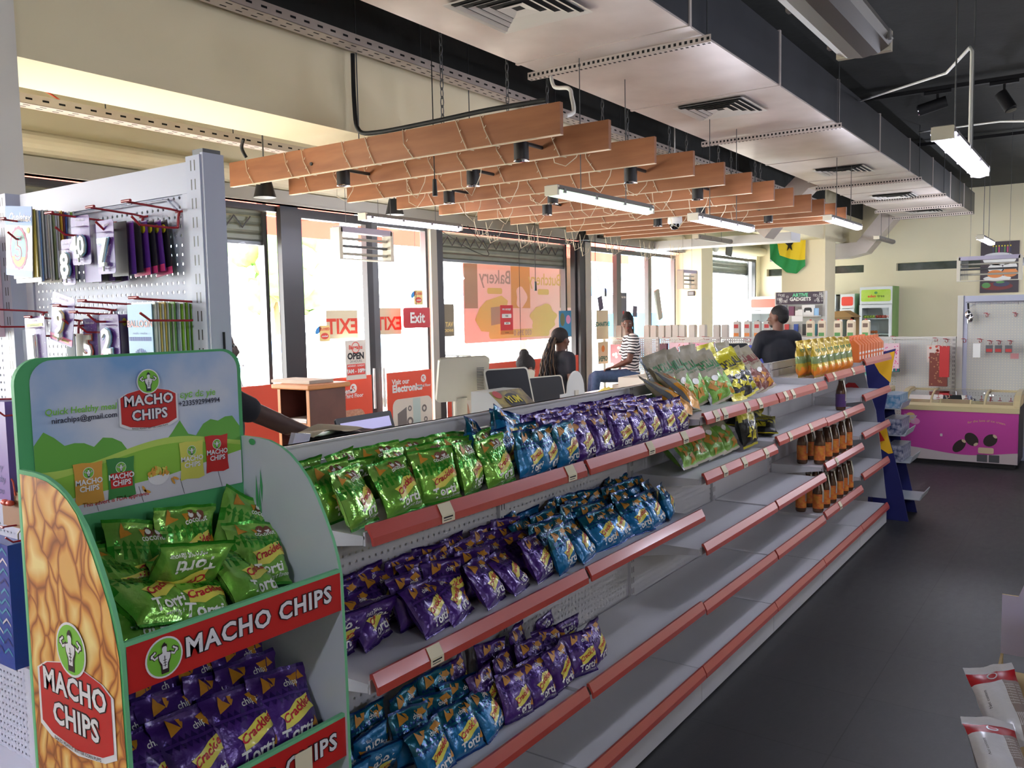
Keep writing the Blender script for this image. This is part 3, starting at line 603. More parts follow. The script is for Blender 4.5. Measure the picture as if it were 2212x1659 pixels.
# track with black spotlights
tk = thing('lighting_track', 'long black lighting track on the dark ceiling, near one', 'track', (9.3, 1.1, 3.84))
B().box(9.28, 9.32, -3, 2.25, 3.83, 3.87).build('rail', m_rub, tk, world=True)
tk = thing('lighting_track', 'black lighting track on the dark ceiling, farther one', 'track', (12.3, 1.1, 3.84))
B().box(12.28, 12.32, -3, 2.1, 3.83, 3.87).build('rail', m_rub, tk, world=True)
for k, (x, y, dy, l) in enumerate(((9.3, 1.42, .16, 'black track spotlight aimed at the duct'), (9.3, .86, -.06, 'black track spotlight hanging angled, middle of the track'), (9.3, .5, -.14, 'black track spotlight at the right end of the track'), (12.3, .62, .1, 'black track spotlight on the farther track'))):
    t = thing('track_spotlight', l, 'spotlight', (x, y, 3.70)); B().box(x-.02, x+.02, y-.12, y+.12, 3.80, 3.835).cyl((x, y, 3.70), (x, y, 3.81), .012, 8).build('bracket', m_rub, t, world=True)
    B().tube([(x, y-dy*.5, 3.72), (x-.03, y+dy, 3.66 if dy > 0 else 3.56)], .055, 16).build('lamp_head', m_rub, t, world=True)
    B().tube([(x-.03, y+dy, 3.66 if dy > 0 else 3.56), (x-.032, y+dy*1.08, 3.657 if dy > 0 else 3.545)], .045, 16).build('lens', m_chr, t, world=True)
# dome camera
t = thing('dome_camera', 'white dome security camera hanging below the timber slats', 'camera', (8.15, 3.64, 2.66)); B().lathe([(.0, .06), (.07, .06), (.075, .0), (.06, -.02)], (8.15, 3.64, 2.66), 20).cyl((8.15, 3.64, 2.70), (8.15, 3.64, ZC), .008, 6).build('mount', m_whitep, t, world=True)
B().lathe([(.055, -.015), (.05, -.045), (.03, -.07), (0, -.078)], (8.15, 3.64, 2.66), 20).build('dome', mat('camera_dome', (20, 20, 24), .08), t, world=True)
tag(B().box(10.55, 10.75, 5.84, 5.88, 2.80, 2.84).build('door_sensor', m_black, world=True), 'small black sensor box on the grey header above the entrance', 'sensor')
# fly killers (rectangular frames with tubes)
m_ins = mat('zapper_lilac_top', (178, 172, 196), .4); m_zt = mat('zapper_tube', (236, 236, 236), .3)
def zapper(x, y, z, ax, lab, w=.62, h=.25):
    t = thing('insect_killer', lab, 'insect killer', (x, y, z), rz=0 if ax == 'x' else math.pi/2)
    pts = rrect(w, h, .035); inn = rrect(w-.07, h-.07, .01)
    B().box(-w/2+.02, w/2-.02, -.05, .05, h/2-.045, h/2).build('top_housing', m_ins, t)
    for s in (-1, 1): B().box(s*(w/2-.018)-.018, s*(w/2-.018)+.018, -.05, .05, -h/2, h/2-.01).build('side_frame', m_offw, t)
    B().box(-w/2, w/2, -.05, .05, -h/2-.008, -h/2).build('tray', m_offw, t)
    for k in range(3): B().cyl((-w/2+.03, 0, h/2-.09-k*.06), (w/2-.03, 0, h/2-.09-k*.06), .011, 8).build('lamp_tube', m_alu if k % 2 else m_jamb, t)
    b = B()
    for k in range(14): b.cyl((w/2-.04-.006*k, .04, -h/2+.01), (w/2-.04-.006*k, .04, h/2-.05), .0012, 4)
    b.build('grid_wires', m_alu, t)
    b = B()
    for s in (-1, 1): b.cyl((s*w*.3, 0, h/2), (s*w*.3, 0, ZC-z), .002, 5)
    b.build('hanging_wire', m_alu, t)
zapper(5.08, 5.0, 2.35, 'x', 'insect killer lamp hanging in front of the exit doors'); zapper(12.2, 5.25, 2.24, 'x', 'insect killer lamp hanging by the entrance pillar', .55, .28)
zapper(11.3, 1.15, 2.19, 'y', 'insect killer lamp hanging before the cupcake poster', .66, .28)
# ------------------------------------------------------------------ crisp bags
def foil(n, rgb, rough=.26, metal=.45, rgb2=None): return mat(n, rgb, rough, metal, bump=.55, bscale=34, noise_amt=.35, nscale=14, rgb2=rgb2 or tuple(v*.72 for v in rgb), coat=.25)
F_PUR = foil('purple_foil', (74, 38, 126), .3, .22); F_BLU = foil('blue_foil', (18, 116, 172), .3, .25); F_GRN = foil('lime_green_foil', (120, 186, 66), .2, .45, (176, 200, 120)); F_DPUR = foil('deep_purple_foil', (56, 30, 110)); F_DBLU = foil('navy_foil', (12, 62, 130))
F_DGRN = foil('leaf_green_foil', (60, 160, 40)); F_SIL = foil('silver_foil', (190, 194, 190), .18, .8); P_YEL = mat('label_yellow', (226, 218, 92), .35, coat=.3); P_RED = mat('label_red', (186, 28, 50), .4); P_WHT = mat('print_white', (236, 236, 232), .45)
P_ORG = mat('corn_chip_print', (204, 142, 40), .5, noise_amt=.5, nscale=60, rgb2=(176, 110, 24)); P_BRN = mat('coconut_brown', (112, 66, 46), .5); P_BLK = mat('print_black', (24, 24, 26), .5); P_TEA = foil('teal_foil', (16, 104, 128))
P_GRY = mat('small_print_grey', (90, 90, 94), .6)
BAGM = {'purple': [F_PUR, F_DPUR, P_YEL, P_RED, P_WHT, P_ORG, P_BRN, F_DPUR], 'blue': [F_BLU, F_DBLU, P_YEL, P_RED, P_WHT, P_ORG, P_BRN, P_TEA], 'green': [F_GRN, F_DGRN, P_YEL, P_RED, P_WHT, P_ORG, P_BRN, F_DGRN]}
def bag_surface(W, H, T, seed, side, sag=.6):
    """returns f(a, b, lift): point on the pillow shaped bag; a across, b up"""
    def f(a, b, h=0.):
        u = max(-1, min(1, 2*a/W)); v = b/H
        e = (1-abs(u)**3.2)**.55 if abs(u) < 1 else 0
        vv = min(1, max(0, (v-.07)/.83)); g = math.sin(math.pi*min(1, max(0, vv))**.62)**.5 if 0 < vv < 1 else 0
        w = 1-.10*g*abs(u)**2*(1 if W else 0)
        th = T/2*e*g
        nz = noise.noise(Vector((a*22+seed*3.1, b*18, seed*1.7+side*5)))*.0065*(.35+g)+noise.noise(Vector((a*60+seed, b*45, side*9.)))*.0022
        th2 = max(.0006, th+nz*(.25+e)) if g > 0 else .0008+abs(nz)*.3
        fold = .006*math.sin(a*40+seed*2)*(1 if v > .9 else 0)+(.014*noise.noise(Vector((a*14, seed*2.2, 0))) if v > .9 else 0)*((v-.9)/.1)
        y = -side*(th2+h)+fold
        return (a*w+.003*noise.noise(Vector((b*20, seed, 1.))), y, b*(1-.05*g)+.004*noise.noise(Vector((a*30, seed, 4.))))
    return f
def patch(b, f, poly, h, m, rings=3):
    n = len(poly); cx = sum(p[0] for p in poly)/n; cy = sum(p[1] for p in poly)/n; vs = [f(cx, cy, h)]; fs = []
    for r in range(1, rings+1): vs += [f(cx+(x-cx)*r/rings, cy+(y-cy)*r/rings, h) for x, y in poly]
    fs += [(0, 1+k, 1+(k+1) % n) for k in range(n)]
    for r in range(rings-1):
        a = 1+r*n; c = a+n; fs += [(a+k, c+k, c+(k+1) % n, a+(k+1) % n) for k in range(n)]
    b.add(vs, fs, m, True)
def dens(poly, k=3): return [(p[0]+(q[0]-p[0])*i/k, p[1]+(q[1]-p[1])*i/k) for p, q in zip(poly, poly[1:]+poly[:1]) for i in range(k)]
def rot2(poly, a, c=(0, 0)): return [(c[0]+x*math.cos(a)-y*math.sin(a), c[1]+x*math.sin(a)+y*math.cos(a)) for x, y in poly]
def crisp_bag(kind, W=.148, H=.155, T=.055, seed=1):
    b = B(); mats = BAGM[kind]
    for side in (1, -1):
        f = bag_surface(W, H, T, seed, side)
        mf = (lambda u, v: 1 if v < .06 or v > .95 else (7 if (kind == 'blue' and v > .62) or (kind == 'green' and .55 < v < .72 and (u*7) % 1 < .5) else 0))
        if side == 1: b.grid(lambda u, v: f((u-.5)*W, v*H), 18, 24, 0, True, mf)
        else: b.grid(lambda u, v: f((.5-u)*W, v*H), 18, 24, 0, True, mf)
    f = bag_surface(W, H, T, seed, 1); s = W/.128
    fb = bag_surface(W, H, T, seed, -1); fbk = lambda a, c, h=0.: fb(-a, c, h)
    for F, back in ((f, 0), (fbk, 1)):
        # zigzag band
        zc = 1
        for k in range(9):
            x = (-.052+k*.013)*s; y = H*.70
            patch(b, F, [(x-.006*s, y), (x+.006*s, y), (x, y+.012)], .0012, zc, 1); patch(b, F, [(x-.006*s, y-.006), (x, y-.018), (x+.006*s, y-.006)], .0012, zc, 1)
        # chips
        for (cx, cy, r, a) in ((-.030, H*.85, .018, .3), (.028, H*.84, .016, 1.2), (.046, H*.26, .015, 2.0), (-.012, H*.88, .010, .8), (.044, H*.86, .011, 2.3)) if kind != 'green' else ((-.034, H*.86, .017, .3), (.05, H*.52, .011, 1.9), (.0, H*.86, .009, 1.)):
            t = rot2([(-r, -r*.6), (r, -r*.55), (.1*r, r)], a, (cx*s, cy)); patch(b, F, dens(t, 2), .0014, 5, 1)
        if kind == 'green':
            for cx in (.012, .030): patch(b, F, oval(.022, .019, 10, (cx*s, H*.865)), .0014, 6, 1); patch(b, F, oval(.013, .011, 8, (cx*s-.002, H*.868)), .0019, 4, 1)
        # yellow flash with the name
        A = .42; c = (.012*s, H*.46)
        blob = rot2([(-.040*s, -.014), (-.012*s, -.021), (.016*s, -.016), (.040*s, -.022), (.034*s, -.002), (.041*s, .013), (.012*s, .019), (-.014*s, .016), (-.036*s, .020), (-.032*s, .004)], A, c)
        patch(b, F, dens(blob, 2), .0013, 2, 4)
        ca, sa = math.cos(A), math.sin(A)
        b.text('Crackles', lambda u, v: F(c[0]+u*ca-(v-.004)*sa, c[1]+u*sa+(v-.004)*ca, .0021), .0205*s, 3, bold=.028, shear=.25)
        b.text('Torti', lambda u, v: F(u+.004*s, H*.135+v+u*.12, .0016), .032*s, 4, bold=.025)
        b.text('coconut flavour' if kind == 'green' else ('mixed spices' if kind == 'purple' else 'chips'), lambda u, v: F(u+.02*s, H*.075+v+u*.1, .0014), .010*s, 4, bold=.01)
        b.text('coconut' if kind == 'green' else 'chips', lambda u, v: F(u+.02*s, H*.775+v+u*.1, .0014), .015*s, 4, bold=.015)
    me = b; return me, mats
SEEN = set()
def uniq(l): assert l not in SEEN, l; SEEN.add(l); return l
PROTO = {}
def bag_proto(kind, seed, W=.148, H=.155, T=.055):
    k = (kind, seed, W)
    if k not in PROTO:
        b, mats = crisp_bag(kind, W, H, T, seed); o = b.build('crisp_bag', mats); PROTO[k] = [o, False]
    return PROTO[k]
def place_bag(kind, seed, loc, rot, label, group, cat='crisp bag', W=.148):
    pr = bag_proto(kind, seed, W, .155 if W == .148 else .182, .055 if W == .148 else .06)
    if not pr[1]: o = pr[0]; pr[1] = True
    else: o = pr[0].copy(); C.objects.link(o)
    o.location = loc; o.rotation_euler = rot; tag(o, uniq(label), cat, group); return o
R = random.Random(11)
def rows(kind, xs, ys, z, tilt, shelf, group, zstep=0., names=('front row', 'second row', 'third row', 'back row'), jit=.012, seeds=(1, 2, 3, 4), yawj=.22, skip=(), tj=.12, upside=(), tilts=None):
    for r, y in enumerate(ys):
        n = len(xs[r])
        for k, x in enumerate(xs[r]):
            if (r, k) in skip: continue
            s = seeds[(r*3+k*5+len(xs)) % len(seeds)]
            tl = (tilts[r] if tilts else tilt)+R.uniform(-tj, tj); zz = z+zstep*r; rot = [-tl, R.uniform(-.09, .09), R.uniform(-yawj, yawj)]
            yy = y+R.uniform(-jit, jit)*.5
            if (r, k) in upside:  # standing on its head
                rot[1] += math.pi; zz += .15*math.cos(tl); yy += .15*math.sin(tl)
            place_bag(kind, s, (x+R.uniform(-jit, jit), yy, zz), rot, '%s crisp bag, %s, %s, %s from the left' % (kind, shelf, names[r], ORD[k]), group)
def lin(a, b, n): return [a+(b-a)*k/max(1, n-1) for k in range(n)]
zt = 1.232
rows('green', [lin(1.51, 2.10, 5), lin(1.50, 2.14, 6), lin(1.52, 2.18, 6)], [1.51, 1.59, 1.675], zt, .42, 'top shelf nearest the stand', 'green crisp bags on the top shelf', zstep=.004, names=('front row', 'middle row', 'back row'), jit=.016, yawj=.35, tj=.2, upside=((2, 0), (1, 1)))
rows('blue', [lin(2.235, 2.47, 3), [2.26, 2.40]], [1.505, 1.60], zt, .2, 'top shelf', 'blue crisp bags on the top shelf', names=('front row', 'second row'))
place_bag('blue', 3, (2.20, 1.68, 1.262), (-.35, .55, .1), 'blue crisp bag lying tilted on top at the panel, left one', 'blue crisp bags on the top shelf')
place_bag('blue', 2, (2.38, 1.70, 1.268), (-.2, .25, -.2), 'blue crisp bag propped highest against the slotted upright', 'blue crisp bags on the top shelf')
place_bag('blue', 4, (2.30, 1.62, 1.30), (-.5, .5, -.1), 'blue crisp bag leaning over the front ones, printed flash showing', 'blue crisp bags on the top shelf')
rows('purple', [lin(2.60, 3.40, 7), lin(2.54, 3.40, 8), lin(2.50, 3.40, 8), lin(2.52, 3.40, 8)], [1.495, 1.565, 1.635, 1.705], zt, .30, 'top shelf', 'purple crisp bags on the top shelf', zstep=.003, jit=.008, yawj=.15, tj=.07)
zm = .863
rows('purple', [lin(1.51, 2.36, 7), lin(1.50, 2.40, 7), lin(1.50, 2.42, 8), lin(1.50, 2.42, 8)], [1.525, 1.60, 1.67, 1.735], zm, .42, 'middle shelf', 'purple crisp bags on the middle shelf', zstep=.004, jit=.016, yawj=.3, tj=.2, upside=((0, 0), (0, 1)), tilts=(.62, .5, .35, .15))
rows('blue', [lin(2.50, 3.38, 7), lin(2.48, 3.38, 8), lin(2.50, 3.40, 8), lin(2.52, 3.40, 8)], [1.52, 1.595, 1.665, 1.735], zm, .4, 'middle shelf', 'blue crisp bags on the middle shelf', zstep=.005, jit=.014, yawj=.35, tj=.25, upside=((1, 2), (2, 4), (1, 6), (3, 1)), tilts=(.5, .45, .3, .15))
zl = .450
rows('blue', [lin(1.50, 2.06, 5), lin(1.50, 2.02, 5), lin(1.52, 1.98, 4)], [1.52, 1.60, 1.685], zl, .42, 'lower shelf', 'blue crisp bags on the lower shelf', zstep=.022, names=('front row', 'middle row', 'back row'), jit=.014, yawj=.25, upside=((0, 0), (0, 1), (1, 1)), tilts=(.45, .3, .15))
rows('purple', [lin(2.18, 2.72, 5), lin(2.12, 2.66, 5), lin(2.10, 2.60, 4)], [1.52, 1.60, 1.685], zl, .3, 'lower shelf', 'purple crisp bags on the lower shelf', zstep=.02, names=('front row', 'middle row', 'back row'), jit=.014, yawj=.3, upside=((2, 3), (1, 4)), tilts=(.35, .25, .15))
# larger corn chip bags
K_BEI = mat('khaki_bag_matt', (158, 150, 126), .6, bump=.4, bscale=25, noise_amt=.3); K_GR = foil('bag_green_picture', (120, 170, 60), .4, .15, (70, 130, 50)); K_OR = foil('bag_orange_picture', (226, 160, 40), .4, .15, (200, 120, 30)); K_BR = foil('bag_brown_picture', (120, 62, 44), .4, .15, (90, 44, 60))
K_YE = foil('bag_yellow', (206, 196, 40), .35, .2); K_BK = foil('bag_black', (30, 32, 30), .35, .2); K_SIL = foil('bag_side_silver', (170, 176, 184), .25, .6)
INKG = mat('chip_name_green', (30, 120, 60), .5); INKO = mat('chip_name_orange', (206, 116, 40), .5); INKR = mat('chip_name_maroon', (130, 50, 50), .5)
CH = {'green': [K_BEI, K_GR, INKG, K_SIL, P_WHT, P_ORG], 'orange': [K_BEI, K_OR, INKO, K_SIL, P_WHT, P_ORG], 'brown': [K_BEI, K_BR, INKR, K_SIL, P_WHT, P_ORG], 'yellow': [K_YE, K_BK, P_BLK, K_SIL, P_WHT, K_YE]}
def big_bag(kind, seed, W=.19, H=.29, T=.075):
    b = B()
    for side in (1, -1):
        f = bag_surface(W, H, T, seed, side)
        mf = lambda u, v: 3 if (u < .07 and kind != 'yellow') else (1 if v < .50+.06*math.sin(u*9) and v > .06 else 0)
        g = (lambda u, v: f((u-.5)*W, v*H)) if side == 1 else (lambda u, v: f((.5-u)*W, v*H))
        b.grid(g, 16, 24, 0, True, mf)
    F = bag_surface(W, H, T, seed, 1)
    b.text('CHILLA', lambda u, v: F(u+.01, H*.66+v*1.35, .0022), .044, 2, bold=.035); b.text('CORN CHIPS', lambda u, v: F(u+.02, H*.60+v, .002), .015, 2, bold=.01)
    R2 = random.Random(seed)
    for k in range(9):
        c = (R2.uniform(-.06, .06), R2.uniform(.10, .38)*H); patch(b, F, dens(rot2([(-.02, -.012), (.02, -.01), (.002, .02)], R2.random()*6, c), 2), .0014+k*.0002, 5, 1)
    patch(b, F, oval(.05, .034, 14, (.0, H*.44)), .0034, 4, 2)
    if kind == 'yellow': b.text('EXTRA', lambda u, v: F(u, H*.43+v, .0044), .018, 2, bold=.03)
    return b, CH[kind]
BIG = {}
def place_big(kind, seed, loc, rot, label, group='large corn chip bags'):
    k = (kind, seed)
    if k not in BIG: b, ms = big_bag(kind, seed); o = b.build('corn_chip_bag', ms); BIG[k] = o
    else: o = BIG[k].copy(); C.objects.link(o)
    o.location = loc; o.rotation_euler = rot; return tag(o, uniq(label), 'crisp bag', group)
z3 = 1.283
for k, (kind, x, y, tl, rl, dz, l) in enumerate((
    ('orange', 3.60, 1.53, .95, .35, 0, 'orange and khaki corn chip bag lying lowest at the left'),
    ('orange', 3.74, 1.56, .85, .30, .012, 'orange and khaki corn chip bag lying over its twin'),
    ('green', 3.78, 1.70, .30, -.35, 0, 'green and khaki corn chip bag, leftmost of the upright ones'),
    ('green', 3.90, 1.68, .34, -.38, .01, 'green and khaki corn chip bag, second upright from the left'),
    ('green', 4.02, 1.66, .38, -.40, .0, 'green and khaki corn chip bag, third upright from the left'),
    ('green', 4.16, 1.60, .52, -.42, .01, 'green and khaki corn chip bag in front, name and radish fully visible'),
    ('green', 4.28, 1.62, .50, -.40, .0, 'green and khaki corn chip bag just left of the yellow ones'),
    ('green', 4.16, 1.735, .18, -.1, .012, 'grey topped corn chip bag standing behind the others, near the screens'),
    ('yellow', 4.44, 1.58, .55, -.42, .0, 'yellow and black corn chip bag, left of the top pair'),
    ('yellow', 4.56, 1.60, .52, -.40, .01, 'yellow and black corn chip bag, right of the top pair'),
    ('yellow', 4.42, 1.73, .2, -.2, .01, 'yellow corn chip bag standing at the back behind the pair'),
    ('brown', 4.70, 1.62, .50, -.42, .0, 'maroon and khaki corn chip bag, left one'),
    ('brown', 4.86, 1.60, .58, -.45, .01, 'maroon and khaki corn chip bag, right one'),
    ('brown', 4.66, 1.735, .2, -.1, .01, 'khaki topped corn chip bag at the back beside the maroon ones'))):
    place_big(kind, 1+k % 3, (x, y, z3+dz), (-tl, rl*.55, rl*.6), l)
for k, (kind, x, y, z, tl, rl, l) in enumerate((
    ('green', 3.64, 1.55, 1.037, .75, .1, 'green corn chip bag on the second shelf, leftmost'), ('green', 3.82, 1.56, 1.037, .72, -.1, 'green corn chip bag on the second shelf, second from the left'),
    ('green', 4.00, 1.56, 1.037, .68, -.2, 'green corn chip bag on the second shelf, third from the left'), ('green', 4.18, 1.56, 1.037, .62, -.2, 'green corn chip bag on the second shelf, beside the yellow bag'),
    ('yellow', 4.38, 1.53, 1.037, .22, -.1, 'yellow and black corn chip bag upright under the upper rail'))):
    place_big(kind, 1+k % 3, (x, y, z), (-tl, rl*.5, rl*.5), l)
place_big('yellow', 2, (4.62, 1.56, 1.075), (-1.35, 0, -1.2), 'yellow and black corn chip bag lying flat on the second shelf, front')
place_big('yellow', 3, (4.66, 1.68, 1.10), (-1.30, .1, -1.3), 'yellow and black corn chip bag lying flat behind the other flat one')
# golden stand-up pouches
m_gold = foil('gold_pouch', (196, 166, 50), .3, .4); m_clear = mat('pouch_window', (120, 140, 90), .15, spec=.8); m_orgp = mat('pouch_orange', (222, 130, 40), .4)
b = B()
for side in (1, -1):
    f = bag_surface(.13, .235, .06, 5, side); g = (lambda u, v: f((u-.5)*.13, v*.235)) if side == 1 else (lambda u, v: f((.5-u)*.13, v*.235))
    b.grid(g, 14, 20, 0, True, lambda u, v: 1 if .38 < v < .62 else (2 if .18+.12*abs(math.sin(u*9)) > v > .04 else 0))
F = bag_surface(.13, .235, .06, 5, 1); b.text('POPS', lambda u, v: F(u, .165+v, .002), .03, 3, bold=.02)
pouch = b.build('snack_pouch', [m_gold, m_clear, m_orgp, INKG]); first = True
for k, x in enumerate(lin(5.54, 6.32, 6)):
    for r, y in enumerate((1.51, 1.60)):
        o = pouch if first else pouch.copy(); first or C.objects.link(o); first = False
        o.location = (x+R.uniform(-.01, .01), y, 1.320); o.rotation_euler = (-.08, 0, R.uniform(-.1, .1)-.1)
        tag(o, uniq('golden snack pouch on the end bay, %s row, %s from the left' % (('front', 'back')[r], ORD[k])), 'snack pouch', 'golden snack pouches')
# orange gable cartons
m_cart = mat('orange_carton', (224, 116, 50), .5)
def gable(W, D, H, h2, m, mt=None):
    b = B(); w, d = W/2, D/2; b.box(-w, w, -d, d, 0, H, 0); b.prism([(-w, -d, H), (-w, d, H), (-w, 0, H+h2)], (W, 0, 0), 0); b.box(-w, w, -.003, .003, H+h2, H+h2+.018, 0)
    return b
b = gable(.075, .085, .125, .04, None); b.box(-.02, .02, -.0440, -.0426, .02, .045, 1); b.box(-.03, .03, -.0440, -.0426, .06, .075, 1); cart = b.build('juice_carton', [m_cart, P_WHT])
for k, x in enumerate(lin(6.50, 7.24, 9)):
    for r, y in enumerate((1.51, 1.61)):
        if k == 0 and r == 0: o = cart
        else: o = cart.copy(); C.objects.link(o)
        o.location = (x, y, 1.3625); o.rotation_euler = (0, 0, R.uniform(-.05, .05)); tag(o, uniq('orange gable top carton, end of the run, %s row, %s from the left' % (('front', 'back')[r], ORD[k])), 'carton', 'orange gable cartons')
# juice bottles with foil neck strap
m_bot = mat('bottle_dark_glass', (86, 58, 40), .12, .2, coat=.5); m_lab = mat('bottle_label_orange', (196, 84, 40), .5, noise_amt=.6, nscale=40, rgb2=(222, 170, 60)); m_cap = mat('bottle_cap_silver', (170, 166, 160), .3, .7); m_strap = mat('silver_strap', (196, 190, 180), .3, .5)
m_labp = mat('bottle_label_purple', (70, 40, 96), .5)
def bottle(labm, H=.235):
    t = thing('drink_bottle', 'x', 'bottle')
    B().lathe([(0, 0), (.030, .002), (.034, .012), (.034, H*.55), (.032, H*.62), (.020, H*.80), (.0165, H*.86), (.0165, H*.94), (0, H*.94)], n=16).build('glass_body', m_bot, t)
    B().lathe([(.0346, H*.12), (.0346, H*.52)], n=16).build('label', labm, t)
    B().lathe([(.0185, H*.93), (.0185, H), (0, H)], n=14).build('cap', m_cap, t)
    B().box(-.009, .009, -.0352, -.0345, H*.30, H*.60).prism([(-.009, -.0352, H*.60), (.009, -.0352, H*.60), (.009, -.019, H*.93), (-.009, -.019, H*.93)], (0, .001, 0)).build('neck_strap', m_strap, t)
    return t
bt = bottle(m_lab); bp_ = bottle(m_labp, .225); usedb = [False, False]
def put_bottle(p, i, loc, l, g='juice bottles on the end bays'):
    if not usedb[i]: o = p; o.location = loc; usedb[i] = True; o['label'] = uniq(l); o['group'] = g
    else: o = dup(p, loc, label=uniq(l), group=g)
    o.rotation_euler = (0, 0, R.uniform(-.3, .3)); return o
put_bottle(bp_, 1, (6.18, 1.52, 1.044), 'single purple label bottle standing on the second shelf')
for k, x in enumerate((5.58, 5.76, 5.93, 6.12, 6.30)):
    put_bottle(bt, 0, (x, 1.50, .759), 'orange label bottle, third shelf, front row, %s from the left' % ORD[k]); put_bottle(bt, 0, (x-.03, 1.60, .759), 'orange label bottle, third shelf, back row, %s from the left' % ORD[k])
put_bottle(bp_, 1, (6.28, 1.71, .759), 'dark purple label bottle at the back of the third shelf')
for k, x in enumerate((5.56, 5.72, 5.88, 6.06, 6.2, 6.34)):
    put_bottle(bt, 0, (x, 1.50, .449), 'orange label bottle, fourth shelf, front row, %s from the left' % ORD[k]); put_bottle(bt, 0, (x-.03, 1.60, .449), 'orange label bottle, fourth shelf, back row, %s from the left' % ORD[k])

# ------------------------------------------------------------------ snack display stand (green board with printed sheets)
m_grn = mat('green_board', (74, 166, 104), .6, noise_amt=.3, nscale=5, rgb2=(60, 146, 88)); m_gedge = mat('green_board_edge', (112, 190, 140), .6); m_lam = mat('white_laminate_board', (196, 204, 214), .28, noise_amt=.25, nscale=3, rgb2=(182, 190, 200))
m_bred = mat('stand_red_print', (190, 30, 28), .45); m_lett = mat('letter_white', (226, 226, 232), .5); m_outl = mat('letter_outline', (40, 20, 22), .6)
m_sky = mat('print_sky', (206, 210, 224), .5, noise_amt=.95, nscale=3.4, rgb2=(110, 160, 214)); m_h1 = mat('print_hill_light', (176, 206, 90), .5); m_h2 = mat('print_hill_mid', (136, 190, 60), .5); m_h3 = mat('print_trees', (96, 166, 62), .5); m_pl = mat('print_planks', (206, 206, 216), .5); m_lg = mat('logo_green', (120, 190, 60), .5); m_navy = mat('print_navy', (34, 34, 60), .5)
# corn puff print
m = bpy.data.materials.new('corn_puff_print'); m.use_nodes = True; nt = m.node_tree; p = nt.nodes['Principled BSDF']; p.inputs['Roughness'].default_value = .4
tc = nt.nodes.new('ShaderNodeTexCoord'); mp = nt.nodes.new('ShaderNodeMapping'); mp.inputs['Rotation'].default_value = (.6, 0, 0); mp.inputs['Scale'].default_value = (1, 30, 13); vo = nt.nodes.new('ShaderNodeTexVoronoi'); vo.inputs['Scale'].default_value = 1; vo.feature = 'DISTANCE_TO_EDGE'
nz = nt.nodes.new('ShaderNodeTexNoise'); nz.inputs['Scale'].default_value = 7; mvx = nt.nodes.new('ShaderNodeMix'); mvx.data_type = 'VECTOR'; mvx.inputs['Factor'].default_value = .12
nt.links.new(tc.outputs['Object'], mvx.inputs['A']); nt.links.new(tc.outputs['Object'], nz.inputs['Vector']); nt.links.new(nz.outputs['Color'], mvx.inputs['B']); nt.links.new(mvx.outputs['Result'], mp.inputs[0]); nt.links.new(mp.outputs[0], vo.inputs['Vector'])
cr = nt.nodes.new('ShaderNodeValToRGB'); e = cr.color_ramp.elements; e[0].position = 0.; e[0].color = (*s2l((140, 76, 30)), 1); e[1].position = .42; e[1].color = (*s2l((242, 220, 150)), 1)
for ps, c in ((.05, (190, 118, 52)), (.14, (222, 166, 84))): q = e.new(ps); q.color = (*s2l(c), 1)
nt.links.new(vo.outputs['Distance'], cr.inputs[0]); nt.links.new(cr.outputs[0], p.inputs['Base Color']); m_puff = m
XA, XBR, YS, YBK = .788, 1.297, 1.38, 1.70
st = thing('snack_display_stand', 'green cardboard snack display stand with printed crisps advert and red bands', 'display stand', ((XA+XBR)/2, 1.54, 0))
def strongman(b, mp, s, mw, mk, ma):
    """round emblem with flexing figure; mp(u, v, lift), s = radius"""
    b.poly([mp(x*s, y*s, .0012) for x, y in oval(2.2, 2.2, 32)], mw); b.poly([mp(x*s, y*s, .0016) for x, y in oval(2, 2, 32)], ma)
    P = lambda pts, m, h: b.poly([mp(x*s, y*s, h) for x, y in pts], m)
    for sg in (1, -1):
        F = lambda pts: [(x*sg, y) for x, y in pts]
        P(F([(.26, .14), (.60, -.04), (.72, .10), (.86, .12), (.84, .34), (.70, .42), (.58, .50), (.46, .46), (.44, .34), (.60, .28), (.56, .16), (.30, .30)][::sg]), mk, .0019)
        P(F([(.28, .12), (.58, -.0), (.70, .13), (.80, .17), (.78, .31), (.64, .38), (.56, .46), (.50, .43), (.50, .37), (.68, .26), (.58, .10), (.30, .24)][::sg]), mw, .0022)
    P([(-.40, .20), (-.36, -.10), (-.24, -.40), (-.22, -.86), (.22, -.86), (.24, -.40), (.36, -.10), (.40, .20), (.14, .30), (-.14, .30)][::-1], mk, .0024)
    P([(-.35, .18), (-.30, -.10), (-.16, -.34), (-.14, -.62), (.14, -.62), (.16, -.34), (.30, -.10), (.35, .18), (.12, .26), (-.12, .26)][::-1], mw, .0027)
    P([(-.02, .1), (-.02, -.5), (.02, -.5), (.02, .1)], mk, .003)
    for y in (-.12, -.26, -.40): P([(-.11, y), (-.11, y-.03), (.11, y-.03), (.11, y)], mk, .003)
    P([(-.12, .26), (-.14, .52), (-.08, .62), (.08, .62), (.14, .52), (.12, .26), (0, .20)], mw, .0029)
    P([(-.16, .50), (-.15, .66), (-.06, .78), (.06, .84), (.04, .76), (.14, .70), (.16, .50), (.08, .60), (-.08, .60)][::-1], mk, .0032)
def outlined(b, s, mp, cx, cy, size, mw, mk, align='CENTER', bold=.045, space=1.05, lift=.0015):
    b.text(s, lambda u, v: mp(cx+u, cy+v, lift), size, mk, bold=bold+.045, align=align, space=space); b.text(s, lambda u, v: mp(cx+u, cy+v, lift+.0008), size, mw, bold=bold, align=align, space=space)
